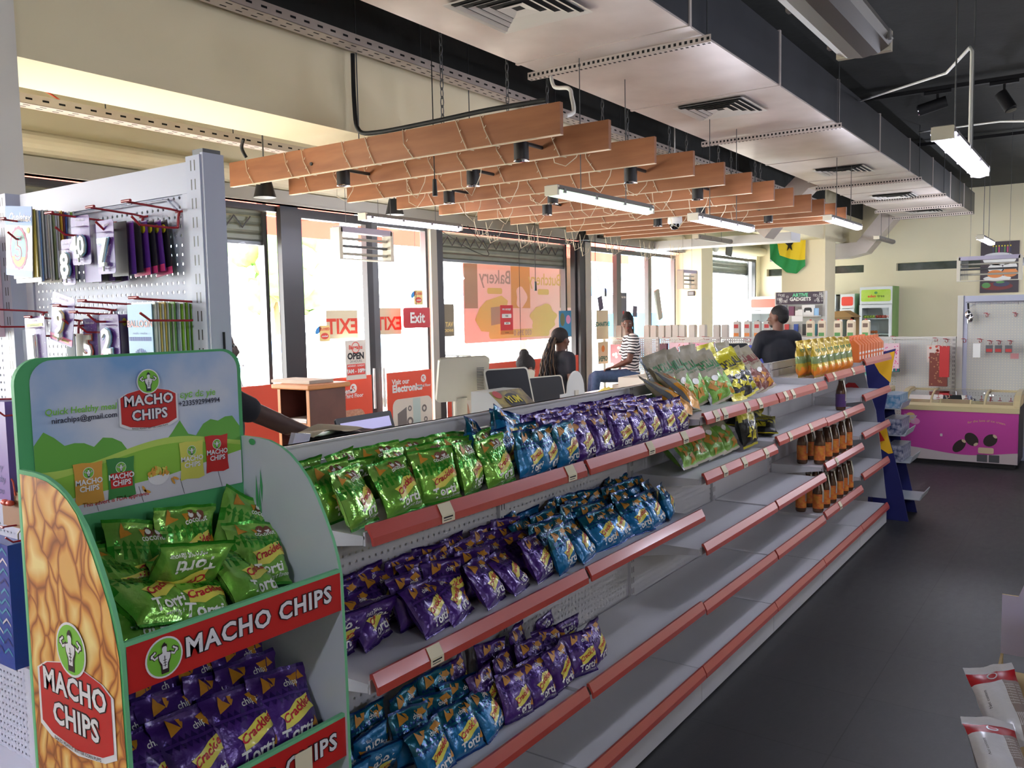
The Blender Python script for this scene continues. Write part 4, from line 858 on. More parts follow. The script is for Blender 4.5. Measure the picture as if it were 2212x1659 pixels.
def badge(b, mp, w, mw, mr, mk, ma, small=True, ky=.74):
    """red shield with MACHO CHIPS; w = half width"""
    sh = lambda k, o=0: [(-1*k, .42*k+o), (-.75*k, .60*k+o), (0, .80*k+o), (.75*k, .60*k+o), (1*k, .42*k+o), (1*k, -.72*k+o), (.7*k, -.90*k+o), (0, -1.02*k+o), (-.7*k, -.90*k+o), (-1*k, -.72*k+o)]
    b.poly([mp(x*w*1.05, y*w*1.05*ky-.03*w, .0006) for x, y in sh(1)][::-1], mw); b.poly([mp(x*w, y*w*ky, .0011) for x, y in sh(.98)][::-1], mr)
    outlined(b, 'MACHO', mp, 0, .03*w, .46*w, mw, mk, bold=.03); outlined(b, 'CHIPS', mp, 0, -.45*w, .46*w, mw, mk, bold=.03)
    if small: b.text('BAKED PEANUT BUTTER CORN PUFFS', lambda u, v: mp(u, v-.77*w+.35*u*u/w*.3, .0016), .075*w, mk, bold=.01)
    mq = lambda u, v, h: mp(u, v+.78*w, h+.001); strongman(b, mq, .37*w, mw, mk, ma)
# back board with rounded top corners
def rr_top(x0, x1, z0, z1, r, y):
    pts = [(x0, y, z0), (x1, y, z0)]
    for k in range(9): a = math.radians(90*k/8); pts.append((x1-r+r*math.cos(a), y, z1-r+r*math.sin(a)))
    for k in range(9): a = math.radians(90+90*k/8); pts.append((x0+r+r*math.cos(a), y, z1-r+r*math.sin(a)))
    return pts
B().prism(rr_top(XA-.004, XBR+.004, .02, 1.685, .05, YBK), (0, .012, 0), 0, 1).build('back_board', [m_grn, m_gedge], st, world=True)
b = B(); F0 = frame((0, YBK-.001, 0), (1, 0, 0), (0, 0, 1)); mpb = lambda u, v, h=0.: (u, YBK-.0012-h, v)
x0, x1, z0, z1 = .812, 1.290, 1.362, 1.680
pts = rr_top(x0, x1, z0, z1, .045, YBK-.0012); b.poly(pts, 0)
wv = lambda f, m, h: b.poly([mpb(x0+(x1-x0)*k/24, z0+.001, h) for k in range(25)]+[mpb(x1-(x1-x0)*k/24, f(1-k/24), h) for k in range(25)], m)
wv(lambda t: 1.515+.016*math.sin(t*23)+.012*math.sin(t*41)-(.03 if .32 < t < .66 else 0), 3, .0004)
wv(lambda t: 1.478+.018*math.sin(t*6+4.2), 1, .0008); wv(lambda t: 1.462+.020*math.sin(t*5+4.8), 2, .0012)
b.poly([mpb(x0+.035, z0+.001, .0016), mpb(x1-.0, z0+.001, .0016), mpb(x1-.0, 1.442, .0016), mpb(x0+.28, 1.412, .0016), mpb(x0+.07, 1.40, .0016), mpb(x0+.035, 1.39, .0016)], 4)
for k in range(4): xx = x0+.12+k*.1; b.poly([mpb(xx, z0+.002, .002), mpb(xx+.0012, z0+.002, .002), mpb(xx-.008, 1.40, .002), mpb(xx-.0092, 1.40, .002)], 9)
mpl = lambda u, v, h=0.: mpb(1.057+u, 1.572+v, .0022+h); badge(b, mpl, .066, 5, 6, 7, 8)
b.text('Quick Healthy meal', lambda u, v: mpb(.984+u, 1.572+v, .003), .0185, 8, bold=.012, align='RIGHT', shear=.1); b.text('nirachips@gmail.com', lambda u, v: mpb(.984+u, 1.555+v, .003), .0158, 7, bold=.012, align='RIGHT')
b.text('\u025by\u025b d\u025b yie', lambda u, v: mpb(1.132+u, 1.58+v, .003), .022, 8, bold=.012, align='LEFT', shear=.1); b.text('+233592994994', lambda u, v: mpb(1.128+u, 1.562+v, .003), .0165, 7, bold=.012, align='LEFT')
b.text('This advert is FDA approved', lambda u, v: mpb(.90+u, 1.378+v, .003), .0125, 6, bold=.01, align='LEFT')
for cx, cz, col, r in ((.915, 1.425, 10, 0), (.985, 1.425, 11, 0), (1.155, 1.437, 12, 0), (1.222, 1.443, 6, 0)):
    w, h = .031, .043
    pts = [(-w, -h), (-w*.5, -h*.94), (w*.5, -h*1.02), (w, -h*.93), (w*.93, -h*.5), (w*.93, h*.5), (w, h), (w*.4, h*.95), (-w*.4, h*1.02), (-w, h), (-w*.93, h*.5), (-w*.93, -h*.5)]
    b.poly([mpb(cx+x, cz+y, .003) for x, y in pts], col); strongman(b, lambda u, v, q: mpb(cx+u, cz+.022+v, .003+q*.4), .0105, 5, 7, 8)
    if col == 11: b.poly([mpb(cx+x, cz+y, .0036) for x, y in ((-.024, -.02), (.024, -.02), (.024, .012), (-.024, .012))], 6)
    for q, s_ in enumerate(('MACHO', 'CHIPS')): b.text(s_, lambda u, v: mpb(cx+u, cz-.001-q*.014+v, .0045), .0155, 5, bold=.03)
b.poly([mpb(1.071+.026*math.cos(a), 1.417+.022*math.sin(a), .003) for a in [math.pi+math.pi*k/10 for k in range(11)]], 5)
RR = random.Random(3)
for k in range(34):
    a = RR.random()*math.pi; r_ = RR.random()**.5; c = (1.071+.024*r_*math.cos(a), 1.417+.018*r_*math.sin(a)); b.poly([mpb(c[0]+x, c[1]+y, .0034+k*.00003) for x, y in rot2(oval(.011, .005, 8), RR.random()*3)], 10 if k % 3 else 11+1)
for cx, cz in ((1.035, 1.392), (1.042, 1.386), (1.105, 1.398), (1.112, 1.403)): b.poly([mpb(cx+x, cz+y, .0034) for x, y in rot2(oval(.018, .006, 8), cx*90)], 10)
b.build('printed_advert', [m_sky, m_h1, m_h2, m_h3, m_pl, m_lett, m_bred, m_navy, m_lg, m_alu, mat('print_gold', (214, 156, 60), .5), mat('print_dark_green', (50, 130, 60), .5), mat('print_lime', (206, 206, 90), .5)], st, world=True)
# side panels with the curved top
def side_prof():
    L = [(YBK, 1.475), (1.64, 1.474), (1.60, 1.470), (1.56, 1.458), (1.53, 1.443), (1.50, 1.420), (1.472, 1.392), (1.445, 1.352), (1.42, 1.305), (1.40, 1.262), (1.388, 1.225), (1.378, 1.18), (1.374, 1.0), (1.372, .7), (1.37, .02), (YBK, .02)]
    return L
for x, nm in ((XA-.006, 'L'), (XBR-.002, 'R')):
    o = B().prism([(x, y, z) for y, z in side_prof()], (.008, 0, 0), 0, 1).build('side_panel', [m_lam if nm == 'R' else m_grn, m_gedge], st, world=True)
    o['label'] = 'left side panel with corn puff picture' if nm == 'L' else 'plain white right side panel'
    if nm == 'L':
        b = B(); xx = x-.001; pr = [(y+(.006 if y < 1.5 else (-.004 if y < 1.69 else -.006)), z-(.008 if z > .1 else 0)) for y, z in side_prof()]
        b.poly([(xx, y, z) for y, z in pr], 0)
        mps = lambda u, v, h=0.: (xx-.001-h, 1.538-u, 1.058+v)
        badge(b, mps, .126, 1, 2, 3, 4); b.build('side_print', [m_puff, m_lett, m_bred, m_outl, m_lg], o, world=True)
    else:
        b = B(); xx = x-.0012
        for yy, zz, hh in ((1.655, 1.33, .11), (1.645, 1.30, .13), (1.638, 1.36, .08), (1.652, 1.27, .07)): b.poly([(xx, yy, zz), (xx, yy-.004, zz+hh*.5), (xx, yy-.010, zz), (xx, yy-.006, zz-hh*.5)], 0)
        b.poly([(xx, 1.66+.012*math.cos(a), 1.463+.008*math.sin(a)) for a in [k*.6 for k in range(10)]], 0)
        b.build('paint_smears', m_grn, o, world=True)
bands = ((1.198, 1.105), (.868, .770), (.52, .42))
for i, (za, zb) in enumerate(bands):
    o = B().prism([(XA+.002, YS, zb), (XA+.002, YS, za), (XA+.002, YS+.010, za), (XA+.002, YS+.010, zb)], (XBR-XA-.004, 0, 0)).build('front_band', m_gedge, st, world=True)
    b = B(); b.quad((XA+.004, YS-.001, zb), (XBR-.002, YS-.001, zb), (XBR-.002, YS-.001, za-.008), (XA+.004, YS-.001, za-.008), 0)
    mpf = lambda u, v, h=0.: (u, YS-.0012-h, v); zc = (za+zb)/2
    strongman(b, lambda u, v, h: mpf(.862+u, zc-.003+v, h), .034, 1, 2, 3); outlined(b, 'MACHO CHIPS', mpf, 1.085, zc-.017, .050, 1, 2, bold=.03, space=1.12)
    b.build('band_print', [m_bred, m_lett, m_outl, m_lg], o, world=True)
    if i == 1:
        B().box(1.145, 1.19, YS-.008, YS-.006, zc-.045, zc+.02).build('price_sticker', m_tick, o, world=True)
    B().box(XA+.002, XBR-.002, YS+.01, YBK, zb+.02, zb+.030).build('shelf', m_grn, st, world=True)
B().box(XA+.002, XBR-.002, YS, YS+.01, .02, .12).build('plinth', m_gedge, st, world=True)
# bags in the stand
zf = 1.105+.034
for k, (x, y, z, rx, ry, rz, w) in enumerate(((.882, 1.455, 0, .9, .12, .1, 0), (.905, 1.53, .03, .75, .3, .1, 1), (.985, 1.45, .0, .95, .35, -.2, 1), (1.03, 1.50, .025, .55, 3.3, -.1, 1), (1.155, 1.47, .0, .85, .3, .2, 1), (1.21, 1.53, .02, .6, .2, -.1, 0),
    (.96, 1.60, .03, .35, .25, .05, 1), (1.085, 1.64, .055, .12, .12, -.05, 0), (1.195, 1.615, .045, .35, .55, -.15, 1), (.872, 1.63, .02, .3, .0, .05, 0), (.93, 1.45, .035, 1.1, .25, .2, 1))):
    zz = zf+z+(.14 if abs(ry) > 3 else 0)
    place_bag('green', 1+k % 4, (x, y, zz), (-rx, ry, rz), 'green crisp bag in the stand tray, %s' % ['at the near left corner', 'tilted over the left pile', 'lying in front at the centre left', 'upside down with flash at the centre', 'in front at the right', 'at the right beside the white panel', 'in the middle of the back', 'standing highest against the back board', 'leaning against the white panel', 'at the far left against the board', 'lying flat on the left front'][k], 'green crisp bags in the stand', W=.165 if w else .148)
n = 0
for r, (y, xs) in enumerate(((1.44, lin(.875, 1.19, 4)), (1.51, lin(.875, 1.18, 4)), (1.58, lin(.875, 1.19, 4)), (1.65, lin(.875, 1.17, 3)))):
    for k, x in enumerate(xs):
        place_bag('purple', 1+(r+k) % 4, (x+R.uniform(-.008, .008), y, .77+.034+.02*r), (-.50+.08*r, .12+R.uniform(-.08, .08), R.uniform(-.12, .12)), 'purple crisp bag in the stand, %s row, %s from the left' % (('front', 'second', 'third', 'back')[r], ORD[k]), 'purple crisp bags in the stand', W=.165)
# ------------------------------------------------------------------ tall pegboard gondola (left)
def on(px, py, ax, val):
    """where the line of sight through a photo point meets the plane ax = val: used to measure real positions"""
    d = _R*((px-1106)/FPX)+_D*((py-829.5)/FPX)+_f; o = Vector((0, 0, CAMH)); i = 'xyz'.index(ax); return o+d*((val-o[i])/d[i])
m_gl = mat('back_gondola_enamel', (204, 202, 194), .45); m_tall = mat('pegboard_enamel', (184, 188, 208), .4); m_pegt = pegboard_mat('tall_punched_sheet', (180, 185, 208), 1, .026, .0046)
m_sloty = slot_mat('tall_slotted_upright', (182, 187, 208), 1, 0.)
XT, ZTT = 1.45, 2.19
def tallbay(y0, y1, lab, x=XT, zt=ZTT, peg=None, dp=.34):
    t = thing('pegboard_gondola', lab, 'shelving', (x, (y0+y1)/2, 0), group='pegboard gondola bays')
    B().box(x, x+.003, y0+.03, y1-.03, .15, zt-.09).build('pegboard_panel', peg or m_pegt, t, world=True)
    b = B(); w, h = (y1-y0-.06), (zt-.09-.15)
    b.box(x-.008, x+.02, y0+.03, y1-.03, zt-.09, zt-.006); b.box(x-.006, x+.008, y0+.03, y0+.075, .15, zt-.09); b.box(x-.006, x+.008, y1-.075, y1-.03, .15, zt-.09)
    b.tube([(x-.008, y0+.10, zt-.13), (x-.010, y0+.14, zt-.10), (x-.010, y1-.14, zt-.10), (x-.008, y1-.10, zt-.13)], .003, 6)
    b.build('top_rail', m_tall, t, world=True)
    B().box(x-dp, x+.0, y0+.02, y1-.02, .10, .15).box(x-dp, x-dp+.01, y0+.02, y1-.02, 0, .10).build('base_shelf', m_tall, t, world=True)
    return t
def upright(y, t, x=XT, zt=ZTT, full=True):
    o = B().box(-.022, .05, -.03, .03, 0, zt).build('upright', m_sloty if x < 5 else m_gl, t); o.location = (x-t.location.x-.012, y-t.location.y, 0); return o
tb = tallbay(2.03, 3.03, 'tall white pegboard gondola bay holding candles and balloon packs'); upright(2.012, tb); upright(3.075, tb)
B().box(XT-.03, XT+.035, 1.972, 1.984, 0, ZTT+.005).build('end_upright', m_tall, tb, world=True)
B().box(XT-.02, XT+.035, 1.985, 2.03, ZTT, ZTT+.018).build('upright_cap', m_alu, tb, world=True)
B().box(XT+.006, XT+.012, 1.969, 1.973, 1.66, 1.72).build('latch', m_rub, tb, world=True)
tb2 = tallbay(3.12, 3.95, 'tall white pegboard gondola bay cut by the left frame edge')
m_hook = mat('red_hook_wire', (170, 30, 44), .35, coat=.3); m_hwire = mat('steel_hook_wire', (150, 152, 160), .3, .8)
def peghook(y, z, ln, lab, m=m_hook, x=XT, drop=.045, g='red display hooks'):
    t = thing('display_hook', uniq(lab), 'hook', (x, y, z), group=g)
    B().tube([(-.002, -.02, 0), (-.002, .02, 0)], .0032, 6).tube([(-.004, 0, 0), (-.008, 0, -.02), (-.010, 0, -drop)], .0038, 6).build('back_plate', m, t)
    B().tube([(-.004, 0, 0), (-.03, 0, .004), (-ln, 0, .012)], .0032, 6).tube([(-ln, -.020, .014), (-ln, .020, .014)], .004, 6).build('ticket_arm', m, t)
    B().tube([(-.010, 0, -drop), (-.04, 0, -drop-.002), (-ln*.78, 0, -drop), (-ln*.92, 0, -drop+.02)], .0034, 6).build('product_arm', m, t)
    return t
HK = [(2.125, 2.055, .16, 'empty red hook at the top right of the pegboard'), (2.30, 2.055, .16, 'red hook carrying the number seven candle'), (2.462, 2.05, .19, 'red hook carrying the number forty candle'), (2.78, 2.06, .17, 'red hook at the balloon packs'),
      (2.02+.03, 1.80, .20, 'red hook over the pale blue balloon packs'), (2.352, 1.80, .17, 'red hook carrying the number two candle'), (2.42, 1.77, .16, 'red hook carrying the number five candle'), (2.49, 1.79, .17, 'red hook carrying the number nine candle'), (2.68, 1.76, .16, 'red hook carrying the number one candle'), (2.90, 1.79, .18, 'red hook left of the number one candle'),
      (2.95, 1.50, .16, 'red hook above the balloon gift bag'), (3.10+.06, 2.10, .16, 'red hook holding the dotted bags'), (3.2, 1.79, .18, 'red hook at the left frame edge'), (2.95, 1.08, .16, 'red hook holding the chevron gift bags')]
for h in HK: peghook(*h)
m_card = mat('candle_card_purple', (78, 40, 140), .4, noise_amt=.6, nscale=7, rgb2=(110, 44, 150)); m_pink = mat('card_pink', (216, 60, 130), .45); m_lime = mat('card_lime', (200, 214, 60), .5); m_dots = mat('card_stars', (225, 220, 240), .5); m_blis = glass_mat('blister_clear', (.96, .96, .97), .06, .15)
m_cand = mat('candle_wax', (236, 236, 226), .35, coat=.3); m_candb = mat('candle_blue_edge', (120, 170, 214), .4); m_candr = mat('candle_red_edge', (206, 80, 60), .4)
def glyph3(s, size, depth, bold):
    cu = bpy.data.curves.new('t', 'FONT'); cu.body = s; cu.size = size; cu.align_x = 'CENTER'; cu.offset = bold*size; cu.extrude = depth/2; cu.resolution_u = 2
    ob = bpy.data.objects.new('t', cu); me = bpy.data.meshes.new_from_object(ob); r = ([tuple(v.co) for v in me.vertices], [tuple(p.vertices) for p in me.polygons])
    bpy.data.meshes.remove(me); bpy.data.objects.remove(ob); bpy.data.curves.remove(cu); return r
def candle_pack(num, loc, lab, w=.085, h=.145, tilt=0., yaw=0., edge=m_candb, band=None, lime=False):
    """hangs from the top; card faces -X"""
    t = thing('number_candle_pack', uniq(lab), 'candle pack', loc, group='number candle packs', rot=(tilt, 0, yaw))
    b = B(); P = lambda u, v, d=0.: (-d, -u, v)
    out = [(x, y-h/2) for x, y in rrect(w, h, .008, 3)]; b.prism([P(x, y) for x, y in out], (.001, 0, 0))
    rr = random.Random(num)
    for k in range(26): c = (rr.uniform(-.46, .46)*w, -rr.uniform(.04, .97)*h); b.poly([P(c[0]+.0012*math.cos(a), c[1]+.0012*math.sin(a), .0006) for a in (0, 1.57, 3.14, 4.71)][::-1], 1)
    if lime: b.poly([P(x, y, .0008) for x, y in ((-w*.4, -.022), (w*.4, -.022), (w*.4, -.031), (-w*.4, -.031))], 2); b.text('attached to candle', lambda u, v: P(u, -.029+v, .0011), .0075, 3)
    if band: b.poly([P(x, y, .0008) for x, y in ((-w*.5, -h+.022), (w*.5, -h+.022), (w*.5, -h+.004), (-w*.5, -h+.004))], 4); b.text(band, lambda u, v: P(u, -h+.009+v, .0011), .011, 2, bold=.02)
    b.text('Double sided' if not lime else 'Candle', lambda u, v: P(u, -.016+v, .0009), .009, 1, bold=.01)
    b.build('card', [m_card, m_dots, m_lime, P_BLK, m_pink], t)
    sz = .095 if len(num) == 1 else .075
    v, f = glyph3(num, sz, .008, .03); b = B(); b.add([P(a, c-h*.80, .009+d) for a, c, d in v], f, 0)
    v, f = glyph3(num, sz, .002, .06); b.add([P(a, c-h*.80, .006+d) for a, c, d in v], f, 1)
    b.box(-.014, -.005, -.012, .012, -h*.86, -h*.79, 0); b.cyl((-.009, 0, -h*.95), (-.009, 0, -h*.86), .003, 6, 0)
    b.build('candle', [m_cand, edge], t)
    bl = [(x, y-h*.56) for x, y in rrect(w*.78, h*.70, .01, 3)]
    b = B(); b.add([P(x, y, .001) for x, y in bl]+[P(x*.88, (y+h*.56)*.92-h*.56, .018) for x, y in bl], [(k, (k+1) % len(bl), len(bl)+(k+1) % len(bl), len(bl)+k) for k in range(len(bl))]+[tuple(range(len(bl), 2*len(bl)))])
    b.build('blister', m_blis, t); return t
candle_pack('7', (1.325, 2.295, 2.035), 'number seven candle in purple blister card', w=.088, h=.148)
candle_pack('40', (1.335, 2.44, 2.06), 'number forty candle in purple blister card', w=.10, h=.14)
candle_pack('8', (1.345, 2.535, 2.00), 'pale blue number candle pack beside the forty', w=.07, h=.135)
candle_pack('2', (1.345, 2.335, 1.775), 'number two candle on purple card, lower row', w=.10, h=.135, band='NUMBER CANDLE')
candle_pack('5', (1.355, 2.455, 1.765), 'number five candle on pinkish card, lower row', w=.075, h=.145, edge=m_candr)
candle_pack('9', (1.31, 2.505, 1.835), 'number nine candle on tilted purple card, lower row', w=.125, h=.145, tilt=.22, band='NUMBER CANDLE', edge=mat('candle_yellow_edge', (216, 170, 60), .4))
candle_pack('1', (1.30, 2.665, 1.775), 'number one candle in rainbow colours, lower row left', w=.12, h=.155, lime=True, tilt=-.03, edge=mat('candle_rainbow_edge', (214, 110, 70), .4, noise_amt=1., nscale=30, rgb2=(60, 120, 200)))
m_kidy = mat('round_sticker_yellow', (230, 210, 40), .5); m_dark2 = mat('pack_back_dark', (30, 26, 40), .5); m_cel = glass_mat('cellophane', (.9, .92, .94), .4, .1)
def slab_pack(loc, w, h, mats, lab, tilt=0., yaw=0., dots=False, g='packs hanging on the pegboard', name='party_pack', th=.002, text=None, cat='party pack'):
    b = B(); P = lambda u, v, d=0.: (-d, -u, v); b.box(0, th, -w/2, w/2, -h, 0, 0)
    if dots: b.poly([P(.25*w+.012*math.cos(a), -.022+.012*math.sin(a), .0006) for a in [k*.52 for k in range(12)]][::-1], 1); b.poly([P(x, y, .0006) for x, y in ((-w/2, -h+.02), (w/2, -h+.02), (w/2, -h), (-w/2, -h))], 2)
    if text: text(b, P)
    o = b.build(name, mats, origin=loc); o.rotation_euler = (tilt, 0, yaw); return tag(o, uniq(lab), cat, g)
for k in range(7):
    slab_pack((1.350+.013*k, 2.27-.012*k, 2.03), .08, .15-.004*(k % 3), [m_card if k % 2 else m_dark2, m_kidy, m_pink, m_lime], 'purple candle pack behind the seven, %s from the front' % ORD[k], tilt=-.02*k, dots=k > 2)
for k in range(5): slab_pack((1.36+.016*k, 2.43-.004*k, 2.035), .085, .165, [m_dark2 if k % 2 else m_card, m_kidy, m_pink], 'dark candle pack behind the forty, %s from the front' % ORD[k], tilt=-.02*k)
for k in range(4): slab_pack((1.37+.018*k, 2.42-.02*k, 1.775), .09, .16, [m_card, m_kidy, m_pink], 'purple candle pack behind the two, %s from the front' % ORD[k], dots=k > 1)
for k in range(3): slab_pack((1.372+.02*k, 2.60-.02*k, 1.72), .05, .17, [mat('teal_card', (30, 70, 90), .5) if k != 1 else mat('cream_dotted_card', (190, 176, 150), .5)], 'slim card hanging below the nine, %s from the front' % ORD[k])
# balloon packs
m_bq = mat('pack_blue', (50, 120, 200), .45); m_qw = mat('pack_white', (226, 226, 232), .45); m_qt = mat('pack_teal_print', (110, 180, 190), .5, noise_amt=.9, nscale=25, rgb2=(150, 200, 170)); m_qp = mat('pack_pink_print', (224, 80, 130), .5)
def qual(b, P):
    w, h = .165, .215
    b.poly([P(x, y, .0006) for x, y in ((-w/2, -.058), (w/2, -.058), (w/2, 0), (-w/2, 0))], 1); b.poly([P(x, y, .0006) for x, y in ((-w/2, -h), (w/2, -h), (w/2, -h+.020), (-w/2, -h+.020))], 1)
    b.text('Qualatex', lambda u, v: P(u+.008, -.045+v, .001), .036, 0, bold=.03, shear=.2)
    b.poly([P(.054*1.0*math.cos(a)*(1+.03*math.cos(a*16)), -.128+.066*math.sin(a)*(1+.03*math.cos(a*16)), .0008) for a in [k*math.pi/32 for k in range(64)]], 3); b.poly([P(x, y-.128, .0011) for x, y in oval(.094, .116, 32)], 2)
    b.poly([P(x, y, .0012) for x, y in [(.047*math.cos(a), -.128+.058*math.sin(a)) for a in [math.pi*1.15+k*math.pi*.7/10 for k in range(11)]]], 4); b.text('5', lambda u, v: P(u, -.165+v, .0014), .105, 3, bold=.02); b.text('5', lambda u, v: P(u, -.165+v, .0018), .105, 2, bold=-.005)
    b.poly([P(x+.06, y-.072, .001) for x, y in oval(.018, .018, 14)], 4)
slab_pack((1.325, 2.77, 2.115), .165, .215, [m_qw, m_bq, m_qt, m_qp, m_kidy], 'blue and white balloon pack with a pink number five', text=qual, tilt=.10, g='balloon packs', name='balloon_pack', cat='balloon pack')
cols = [(200, 180, 90), (220, 220, 224), (120, 150, 200), (210, 208, 206), (190, 190, 196), (214, 206, 196), (226, 226, 226), (150, 160, 120), (205, 205, 215), (200, 196, 190), (214, 170, 60), (120, 50, 60), (70, 90, 160), (220, 220, 226), (150, 196, 80), (210, 210, 210)]
for k, c in enumerate(cols):
    slab_pack((1.332+.0070*k, 2.765-.002*k, 2.10-.001*(k*7 % 5)), .15, .205+.012*((k*3) % 4)/3, [mat('pack_edge_%d' % k, c, .35)], 'thin balloon pack in the upper stack, %s from the front' % ORD[k], g='balloon packs in the upper stack', name='balloon_pack', cat='balloon pack', th=.0035, yaw=.02*math.sin(k*2))
m_pb = mat('pack_pale_blue', (150, 196, 232), .45); m_pbs = mat('pack_blue_print', (70, 90, 180), .5)
def hb(b, P):
    w, h = .115, .23
    b.text('BALLOON', lambda u, v: P(u, -.062+v, .001), .026, 1, bold=.02); b.text('metallic - metallise', lambda u, v: P(u, -.082+v, .001), .009, 2)
    for k in range(22): b.poly([P(x, y, .0009) for x, y in ((-w/2+.004+k*.0048, -.100), (-w/2+.0072+k*.0048, -.100), (-w/2+.0072+k*.0048, -.089), (-w/2+.004+k*.0048, -.089))], 2)
    for k in range(19):
        a = math.pi*k/18; b.poly([P(x, y, .0009) for x, y in [(r*math.cos(a+s), -.178+r*1.15*math.sin(a+s)) for r, s in ((.038, -.05), (.050, -.05), (.050, .05), (.038, .05))]], 2)
    b.poly([P(x, y-.178, .0008) for x, y in oval(.07, .088, 24)], 0); b.text('HAPPY', lambda u, v: P(u, -.160+v, .0012), .02, 2, bold=.02); b.text('8th', lambda u, v: P(u, -.190+v, .0012), .034, 2, bold=.02)
slab_pack((1.335, 2.165, 1.800), .115, .23, [m_pb, m_candr, m_pbs], 'pale blue foil balloon pack printed happy 8th', text=hb, g='balloon packs', name='balloon_pack', cat='balloon pack')
cols = [(228, 226, 220), (222, 222, 222), (214, 190, 110), (226, 224, 228), (210, 180, 90), (214, 214, 206), (110, 150, 70), (200, 204, 190), (120, 170, 80), (160, 170, 180), (216, 216, 220), (150, 196, 70), (214, 214, 214), (150, 190, 70), (190, 196, 200), (130, 176, 70)]
for k, c in enumerate(cols):
    slab_pack((1.343+.0066*k, 2.158-.001*k, 1.805-.002*(k*5 % 4)), .112, .21+.01*((k*5) % 3), [mat('pack_edge_%d' % (k+30), c, .35)], 'thin balloon pack in the lower stack, %s from the front' % ORD[k], g='balloon packs in the lower stack', name='balloon_pack', cat='balloon pack', th=.0034, yaw=.02*math.sin(k*3))
# gift bags
def gift_bag(loc, w, h, d, m, lab, face='x', m2=None, handle=None, tag_=None, dots=None, art=None, g='gift bags'):
    t = thing('gift_bag', uniq(lab), 'gift bag', loc, group=g, rz=0)
    P = lambda u, v, q=0.: (-q, -u, v)
    b = B(); b.box(0, d, -w/2, w/2, -h, 0, 0)
    if m2: b.box(-.001, d+.001, -w/2-.001, w/2+.001, -h-.0005, -h+.04, 1)
    if dots:
        rr = random.Random(w*1000+h*77)
        for k in range(dots[1]): c = (rr.uniform(-.44, .44)*w, -rr.uniform(.05, .95)*h); b.poly([P(c[0]+x, c[1]+y, .0012) for x, y in oval(dots[2], dots[2], 8)], 2)
    if art: art(b, P)
    b.build('bag_body', [m, m2 or m, dots[0] if dots else m]+([m_silver, m_tl, m_navy2] if art else []), t)
    b = B(); b.tube([(-.002, -w*.22, -.01), (-.004, -w*.18, .035), (-.004, 0, .055), (-.004, w*.18, .035), (-.002, w*.22, -.01)], .003, 5); b.build('handle', handle or m_wire, t)
    if tag_: B().box(-.004, -.002, -.02, .02, -h*.98, -h*.86).build('price_tag', P_WHT, t)
    return t
m_silver = mat('chevron_silver', (205, 208, 220), .3, .4); m_tl = mat('chevron_teal', (60, 140, 170), .4); m_navy2 = mat('chevron_navy', (30, 40, 110), .45); m_cblue = mat('chevron_blue', (24, 60, 150), .4)
def chev(b, P):
    for r in range(11):
        for c in range(3):
            x0 = -.085+c*.058; y0 = -.03-r*.034
            for s in (0, 1):
                q = [(0, 0), (.028, .02), (.028, .012), (0, -.008)] if s == 0 else [(.028, .02), (.056, 0), (.056, -.008), (.028, .012)]
                b.poly([P(x0+x, y0+y, .0012) for x, y in q][::-1], 3+((r+s*0+c) % 3 if (r+c) % 2 else 1))
gift_bag((1.30, 3.03, 1.03), .19, .42, .06, m_cblue, 'blue chevron gift bag with silver zigzags at the left edge', art=chev)
gift_bag((1.375, 2.985, 1.01), .15, .44, .05, mat('teal_check_bag', (60, 120, 130), .5, noise_amt=1., nscale=30, rgb2=(190, 160, 200)), 'teal and pink chequered gift bag behind the chevron one')
def ball(b, P):
    b.poly([P(x-.02, y-.12, .0012) for x, y in oval(.07, .095, 20)], 4)
    for k, s in enumerate(('Happy', 'Birthday', 'to you')): b.text(s, lambda u, v: P(u, -.23-k*.04+v, .0012), .034, 5, shear=.3)
gift_bag((1.33, 3.04, 1.50), .17, .33, .06, mat('violet_bag', (112, 84, 156), .45), 'violet happy birthday gift bag with a grey balloon', art=ball, handle=mat('violet_ribbon', (190, 160, 220), .4))
for k in range(3): gift_bag((1.30+.05*k, 3.17+.012*k, 2.06-.01*k), .11, .33, .03, mat('pink_bag', (226, 196, 206), .45), 'pink gift bag with red dots at the left edge, %s from the front' % ORD[k], dots=(m_candr, 16, .018), handle=m_candr)
gift_bag((1.34, 2.97, 1.20), .14, .12, .05, mat('kraft_bag', (150, 110, 80), .6), 'small kraft gift bag with a red bow', handle=m_candr)
tag(B().ell((1.325, 2.952, 1.165), (.012, .018, .010)).ell((1.325, 2.988, 1.165), (.012, .018, .010)).ell((1.322, 2.97, 1.165), (.012, .010, .010)).build('gift_bow', m_candr, world=True), 'red rosette bow on the small kraft bag', 'bow')

